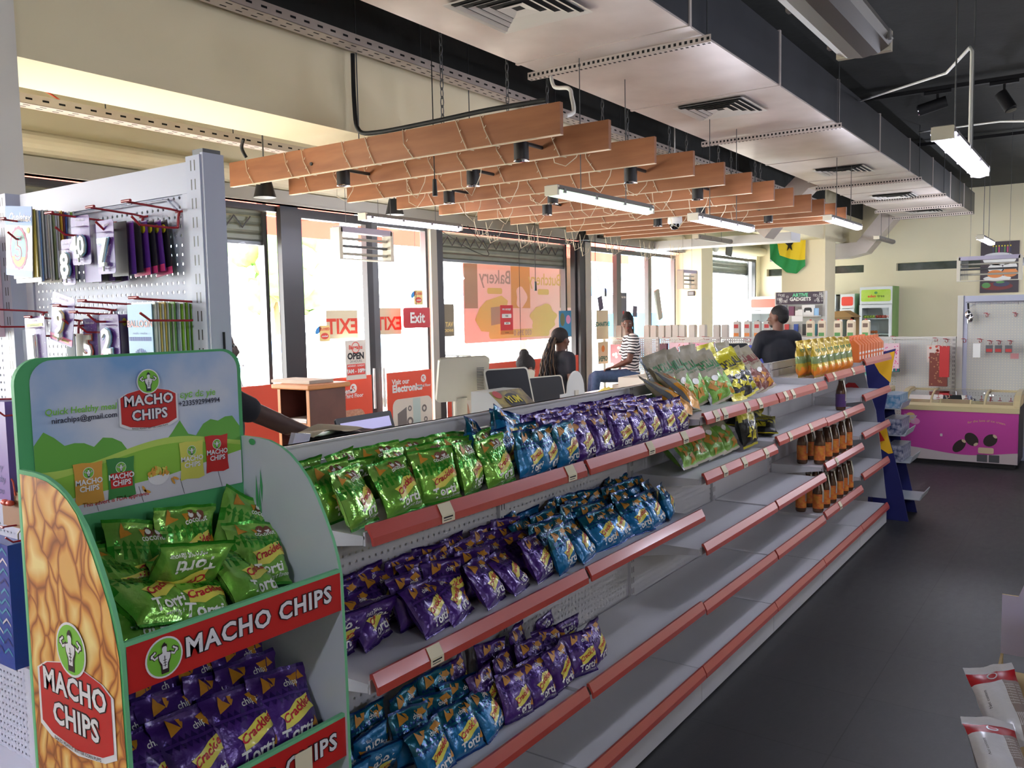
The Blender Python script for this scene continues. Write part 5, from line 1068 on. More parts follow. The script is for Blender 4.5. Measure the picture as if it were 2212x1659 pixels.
# ------------------------------------------------------------------ back gondola with gift bags and cartons
XG, ZG = 11.2, 1.402
m_pegb = pegboard_mat('back_punched_sheet', (196, 196, 190), 1, .030, .0040); m_gl = mat('back_gondola_enamel', (204, 202, 194), .45); m_slotb = slot_mat('back_slotted_upright', (200, 198, 192), 1, 0.)
YS_ = [1.46, 2.45, 3.40, 4.34, 5.25, 6.14-.0]
nmB = ['right end, red and floral bags', 'blue bags behind the orange cartons', 'man stands before it', 'pink gift bags in the middle', 'left end by the entrance, cards and ribbon bags']
nmB = ['at its right end beside the tall pegboard', 'second from the right, behind the pouches', 'behind the man in black', 'with pink dotted gift bags', 'at its left end by the entrance']
for i in range(5):
    y0, y1 = YS_[i], YS_[i+1]; t = thing('back_gondola_bay', 'low white gondola bay across the shop, %s' % nmB[i], 'shelving', (XG, (y0+y1)/2, 0), group='bays of the cross gondola')
    B().box(XG, XG+.004, y0+.02, y1-.02, .2, ZG-.03).build('back_panel', m_pegb, t, world=True)
    B().box(XG-.012, XG+.05, y0, y1, ZG-.03, ZG).build('top_cap', m_gl, t, world=True)
    o = B().box(-.02, .04, -.02, .02, 0, ZG-.001).build('upright', m_slotb, t); o.location = (-.01, y0-t.location.y+.02, 0)
    if i == 4: B().box(XG-.03, XG+.05, y1-.0, y1+.02, 0, ZG-.001).build('end_upright', m_gl, t, world=True)
    B().box(XG-.06, XG, y0+.01, y1-.01, .12, .16).box(XG-.06, XG-.05, y0+.01, y1-.01, 0, .12).build('base_shelf', m_gl, t, world=True)
m_kraftp = mat('ribbon_pink', (226, 120, 150), .5)
GB = [(5.80, 1.30, .26, .33, (222, 150, 160), 'pink and white gift bag hung on the left end bay', (P_WHT, 14, .05)), (5.62, 1.28, .16, .30, (228, 226, 226), 'plain white gift bag beside the pink one', None), (5.08, 1.32, .10, .34, (90, 30, 50), 'narrow maroon gift bag beside the striped shirt', None),
      (4.86, 1.33, .28, .36, (230, 196, 206), 'pink striped gift bag with red hearts and ribbon', (m_candr, 30, .022)), (4.50, 1.33, .30, .33, (228, 176, 192), 'pink patterned gift bag right of the hearts bag', (m_pink, 24, .014)),
      (3.92, 1.30, .20, .30, (70, 90, 200), 'bright blue gift bag seen left of the man', None), (3.72, 1.30, .16, .30, (60, 80, 190), 'blue gift bag half hidden by the man', None),
      (2.34, 1.32, .16, .38, (90, 150, 190), 'blue and green striped gift bag', None), (2.12, 1.33, .17, .34, (222, 190, 196), 'floral gift bag with teal trim', (m_pink, 40, .014)), (1.66, 1.31, .16, .20, (214, 200, 190), 'white and red printed gift bag above the brown one', (m_candr, 9, .03)),
      (1.615, 1.22, .19, .39, (120, 54, 40), 'long brown gift bag with small gold leaves', (mat('gold_print', (170, 120, 80), .5), 34, .018)), (1.55, 1.30, .10, .36, (190, 40, 40), 'red gift bag behind the long brown one', None)]
for k, (y, z, w, h, c, lab, dt) in enumerate(GB):
    mm = mat('gift_bag_paper_%d' % k, c, .5)
    if 'striped gift bag' in lab and 'blue' in lab:
        mm = bpy.data.materials.new('striped_paper'); mm.use_nodes = True; nt = mm.node_tree; p = nt.nodes['Principled BSDF']; tcn = nt.nodes.new('ShaderNodeTexCoord'); sp = nt.nodes.new('ShaderNodeSeparateXYZ'); nt.links.new(tcn.outputs['Object'], sp.inputs[0])
        rp = nt.nodes.new('ShaderNodeValToRGB'); rp.color_ramp.interpolation = 'CONSTANT'; nt.links.new(nmath(nt, 'FRACT', nmath(nt, 'MULTIPLY', sp.outputs[2], 9.)), rp.inputs[0]); e = rp.color_ramp.elements; e[0].color = (*s2l((70, 120, 180)), 1); e[1].position = .5; e[1].color = (*s2l((130, 200, 190)), 1); q = e.new(.25); q.color = (*s2l((120, 190, 220)), 1); q = e.new(.75); q.color = (*s2l((90, 150, 110)), 1)
        nt.links.new(rp.outputs[0], p.inputs['Base Color'])
    gift_bag((XG-.20-(k % 3)*.02, y, z), w, h, .06, mm, lab, dots=dt, m2=mat('teal_trim', (30, 110, 110), .5) if 'teal' in lab else None, tag_='teal' in lab, g='gift bags on the cross gondola')
    peghook(y, z+.07, .22, 'hook holding the %s' % lab.replace('gift bag', 'bag'), m=m_hook, x=XG, drop=.03, g='hooks of the cross gondola')
# cartons standing on top
def carton(mats, lab, y, W=.085, H=.19, art=0):
    b = B(); b.box(-W/2, W/2, -W/2, W/2, 0, H*.88, 0); b.prism([(-W/2, -W/2, H*.88), (-W/2, W/2, H*.88), (-W/2, W/2-.012, H*.97), (-W/2, -W/2+.012, H*.97)], (W, 0, 0), 0)
    if art: b.cyl((0, 0, H*.95), (0, 0, H*1.03), .014, 8, 1); b.box(-W/2-.001, -W/2, -W*.35, W*.35, H*.55, H*.78, 2); b.box(-W/2-.001, -W/2, -W*.4, W*.4, H*.04, H*.25, 3)
    o = b.build('drink_carton', mats, origin=(XG+.015, y, ZG)); o.rotation_euler[2] = .05*math.sin(y*9); return tag(o, uniq(lab), 'carton', 'drink cartons on the cross gondola')
m_cg = mat('carton_grey', (196, 192, 184), .5); m_cc = mat('carton_cream', (226, 210, 180), .5); m_cr = mat('carton_red', (190, 50, 50), .5); m_cgr = mat('carton_green', (90, 150, 80), .5); m_cbr = mat('carton_brown_text', (120, 96, 80), .5)
px = [1310+8, 1336, 1398, 1420, 1433, 1454, 1470, 1482-4, 1505, 1520, 1546, 1568]
for k, x_ in enumerate((1338, 1352, 1398, 1413, 1430, 1445, 1460, 1474, 1496, 1518, 1548, 1566)): carton([m_cg], 'plain grey carton on the cross gondola, %s from the left' % ORD[k], on(x_, 720, 'x', XG).y, H=.175)
for k, x_ in enumerate((1592, 1615, 1636, 1657)): carton([m_cg, m_lampb, m_cr, m_cgr if k == 3 else m_orgp], 'grey capped carton left of the man, %s from the left' % ORD[k], on(x_, 720, 'x', XG).y, H=.215, art=1)
for k, x_ in enumerate((1750, 1775, 1810, 1838, 1870)): carton([m_cc, m_cr, m_cbr, m_cgr], 'cream juice carton with red cap, %s from the left' % ORD[k], on(x_, 720, 'x', XG).y, H=.215, art=1)
# gadget stand with header board
t = thing('gadget_stand', 'white pegboard gadget stand with dark header reading artive gadgets', 'display stand', (12.25, 3.57, 0)); m_hd = mat('header_plum', (66, 50, 66), .5); m_mint = mat('mint_print', (110, 214, 160), .5)
B().box(12.25, 12.26, 3.26, 3.88, .3, 1.84).build('pegboard_panel', m_pegb, t, world=True); B().box(12.2, 12.3, 3.22, 3.26, 0, 2.005).box(12.2, 12.3, 3.88, 3.92, 0, 2.005).box(12.0, 12.3, 3.22, 3.92, 0, .12).build('frame', m_gl, t, world=True)
b = B().box(12.19, 12.20, 3.25, 3.90, 1.83, 2.0, 0); G = lambda u, v, h=0.: (12.189-h, 3.56-u, v); b.text('ARTIVE', lambda u, v: G(u, 1.935+v, .001), .066, 1, bold=.04); b.text('GADGETS', lambda u, v: G(u, 1.878+v, .001), .066, 2, bold=.04)
rr = random.Random(2)
for k in range(34):
    s = -1 if k % 2 else 1; c = (s*rr.uniform(.17, .31), rr.uniform(1.845, 1.985)); q = rr.choice((.010, .014)); b.ring([G(c[0]+x*q, c[1]+y*q, .001) for x, y in ((-1, -1), (1, -1), (1, 1), (-1, 1))], [G(c[0]+x*q*.7, c[1]+y*q*.7, .001) for x, y in ((-1, -1), (1, -1), (1, 1), (-1, 1))], (-.0005, 0, 0), 2)
b.build('header_board', [m_hd, m_mint, P_WHT], t, world=True)
B().box(11.98, 12.25, 3.27, 3.88, 1.655, 1.67).build('shelf', m_gl, t, world=True); B().box(11.97, 11.975, 3.46, 3.61, 1.59, 1.665).build('paper_note', P_WHT, t, world=True)
def box_item(x, y, z, d, w, h, m, lab, extra=None, g='gadget boxes', name='gadget_box', cat='box'):
    b = B().box(0, d, -w/2, w/2, 0, h, 0)
    ms = [m]
    if extra: extra(b); ms += [P_BLK, m_tl, P_WHT]
    return tag(b.build(name, ms, origin=(x, y, z)), uniq(lab), cat, g)
def pad(b):
    b.poly([(-.001, -x, y+.075) for x, y in ((-.052, -.03), (-.055, .0), (-.045, .03), (-.02, .034), (.02, .034), (.045, .03), (.055, .0), (.052, -.03), (.035, -.03), (.028, -.008), (-.028, -.008), (-.035, -.03))][::-1], 1)
box_item(12.04, 3.41, 1.67, .05, .16, .145, P_WHT, 'white box showing a black game controller', pad); box_item(12.05, 3.305, 1.67, .05, .05, .10, m_pb, 'small light blue box right of the controller box')
box_item(12.03, 3.51, 1.67, .06, .065, .085, P_WHT, 'small plain white box left of the controller box'); box_item(12.06, 3.565, 1.67, .06, .05, .07, P_WHT, 'smallest white box on the gadget shelf'); box_item(12.08, 3.65, 1.67, .05, .075, .13, mat('plum_box', (120, 60, 90), .5), 'plum coloured gadget box near the header centre'); box_item(12.1, 3.77, 1.67, .03, .10, .15, mat('tablet_grey', (90, 96, 110), .3), 'grey tablet box at the left of the gadget shelf')
for k, (y, c) in enumerate(((3.75, (190, 60, 60)), (3.62, (60, 90, 170)), (3.5, (60, 60, 60)), (3.42, (190, 50, 60)), (3.36, (50, 120, 130)), (3.3, (40, 50, 80)))): slab_pack((12.2, y, 1.55), .06, .16, [mat('gadget_pack_%d' % k, c, .5)], 'small gadget pack hanging under the shelf, %s from the left' % ORD[k], g='hanging gadget packs', th=.02)
# upright fridges on the far wall
m_fr = mat('fridge_white', (222, 224, 222), .35); m_frg = mat('fridge_green_side', (140, 180, 110), .5, noise_amt=.6, nscale=3, rgb2=(110, 160, 90)); m_fred = mat('fridge_red_sign', (230, 76, 60), .5); m_fin = mat('fridge_interior', (200, 210, 208), .4); m_fgl = glass_mat('fridge_glass', (.9, .95, .94), .25)
def fridge(x, y0, y1, h, lab, sign, side=None, hh=.16, shelves=(0.5, .9, 1.3), D=.62):
    t = thing('display_fridge', lab, 'fridge', (x+D/2, (y0+y1)/2, 0))
    b = B().box(x+.06, x+D, y0, y0+.03, 0, h).box(x+.06, x+D, y1-.03, y1, 0, h).box(x+D-.03, x+D, y0, y1, 0, h).box(x+.02, x+D, y0, y1, 0, .15).box(x+.06, x+D, y0, y1, h-.03, h); b.build('cabinet', m_fr, t, world=True)
    if side: B().box(x+.05, x+D, y0-.004, y0-.0005, 0, h+.01).build('side_print', side, t, world=True)
    B().box(x+.03, x+.08, y0, y1, h-hh-.10, h).build('header', m_fr, t, world=True)
    b = B(); o = [(x+.0285, (y0+y1)/2-u, h-.05-hh/2+v) for u, v in rrect(y1-y0-.05, hh, .03)]; b.poly(o, 0); sign(b, lambda u, v, q=0.: (x+.027-q, (y0+y1)/2-u, h-.05-hh/2+v)); b.build('header_sign', SGN, t, world=True)
    b = B(); zz = h-hh-.11
    for a, c, e, f in ((y0, y0+.05, .15, zz), (y1-.05, y1, .15, zz), (y0+.05, y1-.05, .15, .21), (y0+.05, y1-.05, zz-.06, zz)): b.box(x, x+.04, a, c, e, f)
    d = b.build('door', m_fr, t, world=True); B().quad((x+.02, y0+.05, .21), (x+.02, y1-.05, .21), (x+.02, y1-.05, zz-.06), (x+.02, y0+.05, zz-.06)).build('glass', m_fgl, d, world=True)
    B().cyl((x-.02, y1-.03, .8), (x-.02, y1-.03, 1.2), .01, 8).build('handle', m_alu, d, world=True)
    for z in shelves: B().box(x+.08, x+D-.04, y0+.035, y1-.035, z, z+.015).build('shelf', m_fin, t, world=True)
    return t
m_sg = mat('sign_lime', (176, 214, 60), .5, noise_amt=.7, nscale=5, rgb2=(206, 226, 110)); SGN = [m_sg, m_fred, P_BLK, P_WHT, m_cgr]
def eden(b, G): b.text('eden', lambda u, v: G(u-.07, -.035+v, .001), .075, 1, bold=.02); b.text('tree', lambda u, v: G(u+.09, -.035+v, .001), .075, 2); b.poly([G(x, y+.05, .001) for x, y in oval(.06, .05, 8)], 4); b.text('.....................', lambda u, v: G(u, -.065+v, .001), .03, 4)
fridge(17.0, 3.295, 3.865, 2.15, 'white fridge with lime eden tree header and green side, full of fruit', eden, m_frg, .22, (.62, .95, 1.26, 1.55))
SGN = [m_fred, P_WHT, P_BLK, P_WHT, m_cgr]
fridge(17.0, 4.30, 5.98, 2.03, 'wide open front fridge with long red header left of the column', lambda b, G: b.text('FRESH', lambda u, v: G(u+.1, -.04+v, .001), .12, 1, bold=.03), None, .17, (.7, 1.2, 1.5))
fridge(17.0, 3.96, 4.22, 2.03, 'narrow fridge with red header just right of the column', lambda b, G: None, mat('pale_green_side', (150, 190, 150), .5), .17, (.8, 1.2))
tag(B().prism([(16.2, 3.75, 1.60), (16.2, 3.95, 1.72), (16.2, 4.25, 1.70), (16.2, 4.25, 1.60)], (.5, 0, 0)).build('wooden_roofed_box', mat('straw_brown', (170, 130, 80), .7), world=True, origin=(16.4, 4.0, 1.6)), 'brown straw canopy edge beside the column', 'canopy')
tag(B().box(16.2, 16.25, 3.78, 3.83, 0, 1.6).box(16.6, 16.65, 3.78, 3.83, 0, 1.6).box(16.2, 16.25, 4.2, 4.25, 0, 1.6).box(16.2, 16.65, 3.78, 4.25, 1.56, 1.6).build('market_table', mat('table_wood', (140, 110, 70), .7), world=True), 'wooden market table frame under the straw canopy', 'table')
R2 = random.Random(9); m_ap = mat('green_apple', (180, 200, 90), .4); m_rp = mat('red_apple', (190, 70, 50), .4); b0 = None
n = 0
for z, m_, nn, nm_ in ((1.565, m_ap, 4, 'yellow green fruit on the top fridge shelf'), (1.565, m_rp, 5, 'red fruit on the top fridge shelf'), (1.275, mat('orange_fruit', (214, 110, 50), .4), 5, 'orange fruit on the middle fridge shelf'), (.965+.3-.3, m_ap, 0, '')):
    for k in range(nn):
        y = (3.80-k*.05) if m_ is not m_rp else (3.58-k*.05)
        b = B().ell((0, 0, .03), (.034, .034, .030), n=10, k=6).cyl((0, 0, .055), (.004, 0, .066), .002, 4)
        tag(b.build('fruit', m_, origin=(17.18, y, z)), uniq('%s, %s from the left' % (nm_, ORD[k])), 'fruit', nm_)
for r in range(2):
    for k in range(7):
        b = B().ell((0, 0, .036), (.036, .036, .034), n=10, k=6).cyl((0, 0, .066), (.004, 0, .076), .002, 4)
        tag(b.build('apple', m_ap, origin=(17.16+.03*r, 3.62+.20-.066*k-.01*r, 1.275+.0 if False else (.965+.068*r))), uniq('green apple in the %s layer of the fridge bottom, %s from the left' % (('lower', 'upper')[r], ORD[k])), 'apple', 'green apples in the fridge')
# cupcake poster
t = None; b = B().box(17.66, 17.69, 1.335, 1.94, 1.99, 2.90, 0); G = lambda u, v, q=0.: (17.659-q, 1.64-u, 2.445+v)
for (cx, cy, w, h, mi) in ((0, .13, .52, .20, 1), (-.02, .20, .46, .12, 2), (-.06, -.02, .24, .16, 1), (.17, -.0, .22, .18, 1), (-.06, -.12, .26, .14, 3), (.17, -.10, .24, .16, 3), (-.03, -.20, .44, .10, 1), (-.03, -.34, .50, .14, 4), (.04, -.30, .26, .10, 5), (-.2, -.32, .14, .1, 6), (.02, -.27, .14, .04, 6)): b.poly([G(cx+x, cy+y, .001+.0002*mi) for x, y in oval(w, h, 20)], mi)
for k in range(7): x = -.10+k*.045; b.poly([G(x+u, v+.26, .003) for u, v in ((-.008, 0), (.008, 0), (.008, .10), (-.008, .10))], 5+k % 3); b.poly([G(x+u, v+.375, .003) for u, v in oval(.02, .03, 8)], 8)
tag(b.build('cupcake_poster', [mat('poster_dusk', (60, 48, 56), .5), P_WHT, mat('frosting', (214, 214, 220), .5), m_orgp, mat('poster_wine', (120, 40, 36), .5), mat('berry_blue', (60, 60, 90), .5), m_cgr, m_pink, m_kidy], world=True), 'large poster of cake, candles and cupcakes on the far wall', 'poster')
# tall pegboard gondola right of the cross gondola
tb = tallbay(-.5, 1.42, 'tall white pegboard gondola at the right frame edge', x=XG-.01, zt=1.88, peg=m_pegb, dp=.06); upright(1.42, tb, XG, 1.88)
b = B().tube([(11.05, 1.35, 1.80), (11.0, .2, 1.80)], .006, 5)
for k in range(6): b.tube([(11.05-.005*k, 1.25-.14*k, 1.80), (11.04, 1.25-.14*k, 1.765)], .004, 5)
tag(b.build('hook_rail', m_hwire, world=True), 'steel bar of small hooks on the right pegboard', 'rail')
for k, (y, z) in enumerate(((1.14, 1.66), (.86, 1.66), (1.36, 1.37), (1.20, 1.37), (1.10, 1.35), (1.01, 1.35), (.90, 1.35))): peghook(y, z, .22, 'red hook on the right pegboard, %s' % ('upper row, ' + ORD[k] if k < 2 else 'lower row, '+ORD[k-2])+' from the left', x=XG-.01, drop=.03, g='red hooks on the right pegboard')
t = thing('key_bunch', 'black and chrome utensil set hanging at the top left of the right pegboard', 'utensil', (11.1, 1.33, 1.58)); B().cyl((11.1, 1.335, 1.79), (11.1, 1.33, 1.72), .01, 6).build('strap', m_rub, t, world=True); B().ell((11.1, 1.33, 1.66), (.03, .035, .05)).ell((11.09, 1.30, 1.62), (.02, .025, .05)).cyl((11.1, 1.33, 1.60), (11.1, 1.33, 1.56), .012, 8).build('metal_pieces', m_chr, t, world=True)
slab_pack((11.0, 1.225, 1.33), .075, .16, [P_WHT], 'white and green blister pack on the right pegboard', g='blister packs', th=.02, text=lambda b, P: None)
for k, y in enumerate((1.10, 1.01, .91)):
    slab_pack((11.0, y, 1.31), .07, .085, [m_alu, m_kidy, m_cr], 'grey and red blister pack, %s of three in the row' % ORD[k], g='blister packs', th=.02, text=lambda b, P: b.poly([P(x, y2, .001) for x, y2 in ((-.03, -.075), (.03, -.075), (.03, -.04), (-.03, -.04))], 2))
slab_pack((11.0, .85, 1.22), .08, .06, [mat('pink_pack', (190, 130, 130), .5)], 'small pinkish pack low at the right frame edge', g='blister packs', th=.02)
# ice cream freezers
m_frz = mat('freezer_cream', (210, 196, 150), .4, coat=.3); m_mag = mat('freezer_magenta', (196, 66, 160), .4, coat=.3); m_frw = mat('freezer_white', (200, 190, 190), .45); m_frd = mat('freezer_dark_side', (46, 38, 44), .5); m_choc = mat('chocolate_print', (40, 26, 22), .5); m_alm = mat('almond_print', (214, 196, 160), .5); m_lil = mat('lilac_print', (226, 150, 190), .5)
def freezer(x0, y0, y1, lab, zb=.05, zt=.60, D=.62, art=True):
    t = thing('ice_cream_freezer', lab, 'freezer', (x0+D/2, (y0+y1)/2, 0))
    b = B().box(x0, x0+D, y0, y1, zb, zt, 0); b.build('body', m_mag if art else m_frd, t, world=True)
    B().box(x0+.03, x0+D, y0+.03, y1-.03, 0, zb).build('plinth', m_rub, t, world=True)
    B().box(x0-.002, x0+D, y0-.004, y0-.001, zb, zt+.06).build('side_sheet', m_frd, t, world=True)
    if art:
        b = B(); G = lambda u, v, q=0.: (x0-.002-q, y1-u, v); L = y1-y0
        b.poly([G(L*k/30, zb, .0) for k in range(31)][::1]+[G(L*(1-k/30), zb+.10+.030*math.cos((1-k/30)*5.5)+.004, .0) for k in range(31)], 0)
        c = (.10, zt-.10)
        for dx, dy, mi in ((-.045, -.03, 3), (.05, -.03, 2), (0, .03, 3)): b.poly([G(c[0]+dx+x, c[1]+dy+y, .001) for x, y in oval(.10, .075, 16)], mi)
        for k, s in enumerate(('Frosty', 'Bite')): b.text(s, lambda u, v: G(c[0]+u, c[1]+.012-k*.035+v, .0018), .05, 0, bold=.06)
        b.text('ICE CREAM', lambda u, v: G(c[0]+u, c[1]-.05+v, .0018), .02, 0, bold=.03)
        b.text("for the love of ice cream", lambda u, v: G(L*.74+u, zt-.10+v-.9*u*u, .0018), .036, 3)
        for cx, cy, w, h, a in ((.60, .22, .17, .10, .9), (.72, .30, .16, .12, -.9), (.90, .30, .15, .12, .8)):
            b.poly([G(cx+x, cy+y, .0015) for x, y in rot2(oval(w, h, 18), a)], 4)
            b.poly([G(cx+x, cy+y, .002) for x, y in rot2(oval(.03, .05, 10, (w*.42, 0)), a)], 5)
        b.poly([G(.86+x, .185+y, .0024) for x, y in rrect(.15, .065, .015)], 5)
        for k in range(2): b.poly([G(.845+k*.115+x-.02, .10+y, .0024) for x, y in ((-.05, -.04), (.05, -.04), (.05, .04), (-.05, .04))], 6)
        b.poly([G(.42+x, .33+y, .002) for x, y in rrect(.025, .03, .005)], 0)
        b.build('front_print', [m_frw, m_mag, m_lil, mat('lemon_print', (222, 190, 120), .5), m_choc, m_alm, m_alu], t, world=True)
    prof = [(x0-.01, zt), (x0-.012, zt+.055), (x0+.02, zt+.085), (x0+.02, zt+.0)]; b = B()
    b.prism([(x, y0-.006, z) for x, z in prof], (0, y1-y0+.012, 0)); b.box(x0+D-.08, x0+D, y0, y1, zt, zt+.20)
    def arch(y, w): 
        o_ = [(x0+.0, zt+.0), (x0+.0, zt+.07), (x0+.05, zt+.13), (x0+.14, zt+.185), (x0+.28, zt+.215), (x0+D-.05, zt+.22), (x0+D, zt+.2), (x0+D, zt)]; b.prism([(x, y, z) for x, z in o_[:7]]+[(x0+D, y, zt+.16), (x0+D-.06, y, zt+.18), (x0+.28, y, zt+.175), (x0+.15, y, zt+.145), (x0+.07, y, zt+.10), (x0+.035, y, zt)], (0, w, 0))
    arch(y0-.006, .05); arch(y1-.044, .05); b.build('rim', m_frz, t, world=True)
    L = y1-y0
    for k, (a, c, dz) in enumerate(((y0+.05, y0+L*.40, 0), (y0+L*.28, y0+L*.74, .012), (y0+L*.66, y1-.05, 0))):
        pr = [(x0+.03, zt+.06), (x0+.08, zt+.115), (x0+.16, zt+.155), (x0+.29, zt+.185), (x0+D-.07, zt+.19)]; b = B()
        for p, q in zip(pr, pr[1:]): b.quad((p[0], a, p[1]+dz), (p[0], c, p[1]+dz), (q[0], c, q[1]+dz), (q[0], a, q[1]+dz))
        lid = b.build('glass_lid', m_fgl, t, world=True)
        b = B()
        for yy in (a, c): b.tube([(p[0], yy, p[1]+dz) for p in pr], .012, 6)
        b.build('lid_frame', m_frz, lid, world=True)
    b = B().box(x0+.05, x0+D-.06, y0+.05, y1-.05, zt-.05, zt-.04); b.build('frozen_goods_tray', m_frw, t, world=True)
    return t
freezer(10.48, .755, 1.915, 'pink ice cream chest freezer with curved glass lids')
freezer(9.78, 1.97, 3.2, 'second chest freezer with dark side, partly behind the blue stand', art=False, zt=.66)
# ------------------------------------------------------------------ things stuck on the windows
m_board = mat('orange_red_vinyl', (232, 84, 56), .5); m_bw = mat('vinyl_cream', (224, 218, 204), .55); m_bg = mat('vinyl_grey_print', (120, 116, 112), .5); m_bgn = mat('vinyl_pale_teal', (190, 210, 204), .5); m_brick = mat('vinyl_brick', (206, 160, 130), .6, noise_amt=.8, nscale=40, rgb2=(180, 120, 96))
def Wp(y): return lambda u, v, q=0.: (u, y-q, v)
def arrow(b, G, cx, cz, r, m1, m2):
    b.poly([G(cx+x, cz+y, .001) for x, y in oval(2*r, 2*r, 20)], m1); s = r*.5
    b.poly([G(cx+x*s, cz+y*s, .0016) for x, y in ((-1, 1), (-1, -.5), (-.6, -.5), (-.6, .3), (.8, -1.1), (1.1, -.8), (-.3, .6), (.5, .6), (.5, 1))], m2)
def vboard(x0, x1, lab, art=None, z1=1.19):
    y = YW-.012; b = B().box(x0, x1, y, y+.008, .08, z1, 0); G = Wp(y-.001)
    if art: art(b, G)
    tag(b.build('window_board', [m_board, m_bw, m_bg, m_bgn, m_brick, P_WHT], world=True), lab, 'window board', 'orange printed boards in the windows')
def a2_(b, G):
    b.poly([G(5.72+x, .62+y, .0006) for x, y in rrect(.62, .5, .08)], 4); b.poly([G(x, y, .001) for x, y in ((5.62, .50), (5.95, .50), (5.95, .72), (5.62, .70))], 2)
    arrow(b, G, 5.885, 1.075, .045, 5, 0); b.text('Third Floor', lambda u, v: G(5.885+u, .985+v, .001), .055, 5, bold=.02); b.text('Visit our Department', lambda u, v: G(5.56+u, 1.03+v, .001), .07, 5, bold=.03)
def a3_(b, G):
    b.text('Visit our', lambda u, v: G(6.43+u, 1.065+v, .001), .075, 5, bold=.03, align='LEFT'); b.text('Electronics', lambda u, v: G(6.43+u, .985+v, .001), .105, 5, bold=.045, align='LEFT'); arrow(b, G, 6.92, 1.10, .042, 5, 0); b.text('Second Floor', lambda u, v: G(6.92+u, 1.01+v, .001), .042, 5, bold=.02)
    b.poly([G(6.74+x, .66+y, .0006) for x, y in rrect(.62, .50, .08)], 1); b.poly([G(x, y, .001) for x, y in ((6.50, .62), (6.64, .58), (6.64, .82), (6.50, .76))], 2); b.poly([G(x, y, .001) for x, y in ((6.74, .6), (6.86, .6), (6.86, .90), (6.74, .90))], 3)
    for cx, cz, r in ((6.69, .66, .05), (6.69, .80, .03), (6.92, .78, .04), (6.94, .66, .03)): b.ring([G(cx+x, cz+y, .001) for x, y in oval(2*r, 2*r, 14)], [G(cx+x, cz+y, .001) for x, y in oval(r, r, 14)], (0, -.0005, 0), 2)
    for q in range(4): b.poly([G(6.88+q*.03+x, .60+y, .001) for x, y in ((0, 0), (.02, 0), (.02, .03), (0, .03))], 2)
def a4_(b, G):
    b.text('Visit our', lambda u, v: G(7.72+u, 1.09+v, .001), .075, 5, bold=.03, align='LEFT'); b.text('Fashion', lambda u, v: G(7.40+u, .99+v, .001), .12, 5, bold=.045, align='LEFT'); b.poly([G(7.80+x, .60+y, .0006) for x, y in rrect(.82, .60, .08)], 1); b.poly([G(7.62+x, .55+y, .001) for x, y in oval(.2, .5, 16)], 4)
def a5_(b, G): b.poly([G(9.35+x, .62+y, .0006) for x, y in oval(.42, .9, 24)], 1)
vboard(-1.9, 5.02, 'long plain orange board along the foot of the shuttered window'); vboard(5.36, 6.14, 'orange board on the left exit door with an arrow to the third floor', a2_); vboard(6.36, 7.04, 'orange board advertising electronics on the second floor', a3_)
vboard(7.32, 8.75, 'orange board with fashion advert left of the child', a4_); vboard(8.77, 10.18, 'orange board behind the standing woman', a5_)
m_exr = mat('exit_red', (226, 80, 66), .5); m_paper = translucent_mat('backlit_paper', (216, 206, 176), .10); m_exrt = translucent_mat('backlit_red_ink', (226, 80, 60), .10); m_ysq = mat('sticker_yellow', (240, 214, 140), .5)
def decal(name, x0, x1, z0, z1, mats, lab, cat, art=None, y=YW+.045, g=None, skew=0.):
    b = B(); cx, cz = (x0+x1)/2, (z0+z1)/2; G0 = Wp(y)
    G = (lambda u, v, q=0.: G0(cx+(u-cx)*math.cos(skew)-(v-cz)*math.sin(skew), cz+(u-cx)*math.sin(skew)+(v-cz)*math.cos(skew), q))
    b.poly([G(x0, z0), G(x1, z0), G(x1, z1), G(x0, z1)], 0); b.poly([G(x0, z1, -.0015), G(x1, z1, -.0015), G(x1, z0, -.0015), G(x0, z0, -.0015)], 0)
    if art: art(b, G)
    return tag(b.build(name, mats, world=True), lab, cat, g)
def mirtext(b, G, s, cx, z, size, m, bold=.04): b.text(s, lambda u, v: G(cx-u, z+v, .0015), size, m, bold=bold)
decal('exit_sticker', 5.62, 6.03, 1.56, 1.83, [m_paper, m_exrt], 'backlit paper exit sign, reversed, on the left door', 'sign', lambda b, G: mirtext(b, G, 'EXIT', 5.825, 1.61, .20, 1, .03))
decal('exit_sticker', 6.30, 6.66, 1.58, 1.85, [m_paper, m_exrt], 'backlit paper exit sign, reversed, on the right door', 'sign', lambda b, G: mirtext(b, G, 'EXIT', 6.48, 1.63, .185, 1, .03))
t = thing('exit_sign', 'solid red exit sign with rounded corners and white lettering', 'sign', (6.77, 5.92, 1.64)); b = B().prism([(6.77+x, 5.92, 1.745+y) for x, y in rrect(.41, .21, .025)], (0, .01, 0)); b.build('sign_board', mat('sign_red', (196, 34, 44), .4), t, world=True); B().text('Exit', lambda u, v: (6.77+u, 5.917, 1.695+v), .15, 0, bold=.03).build('lettering', P_WHT, t, world=True)
B().cyl((6.77, 5.925, 1.85), (6.77, 5.925, 2.745), .002, 5).build('hanging_wire', m_alu, t, world=True)
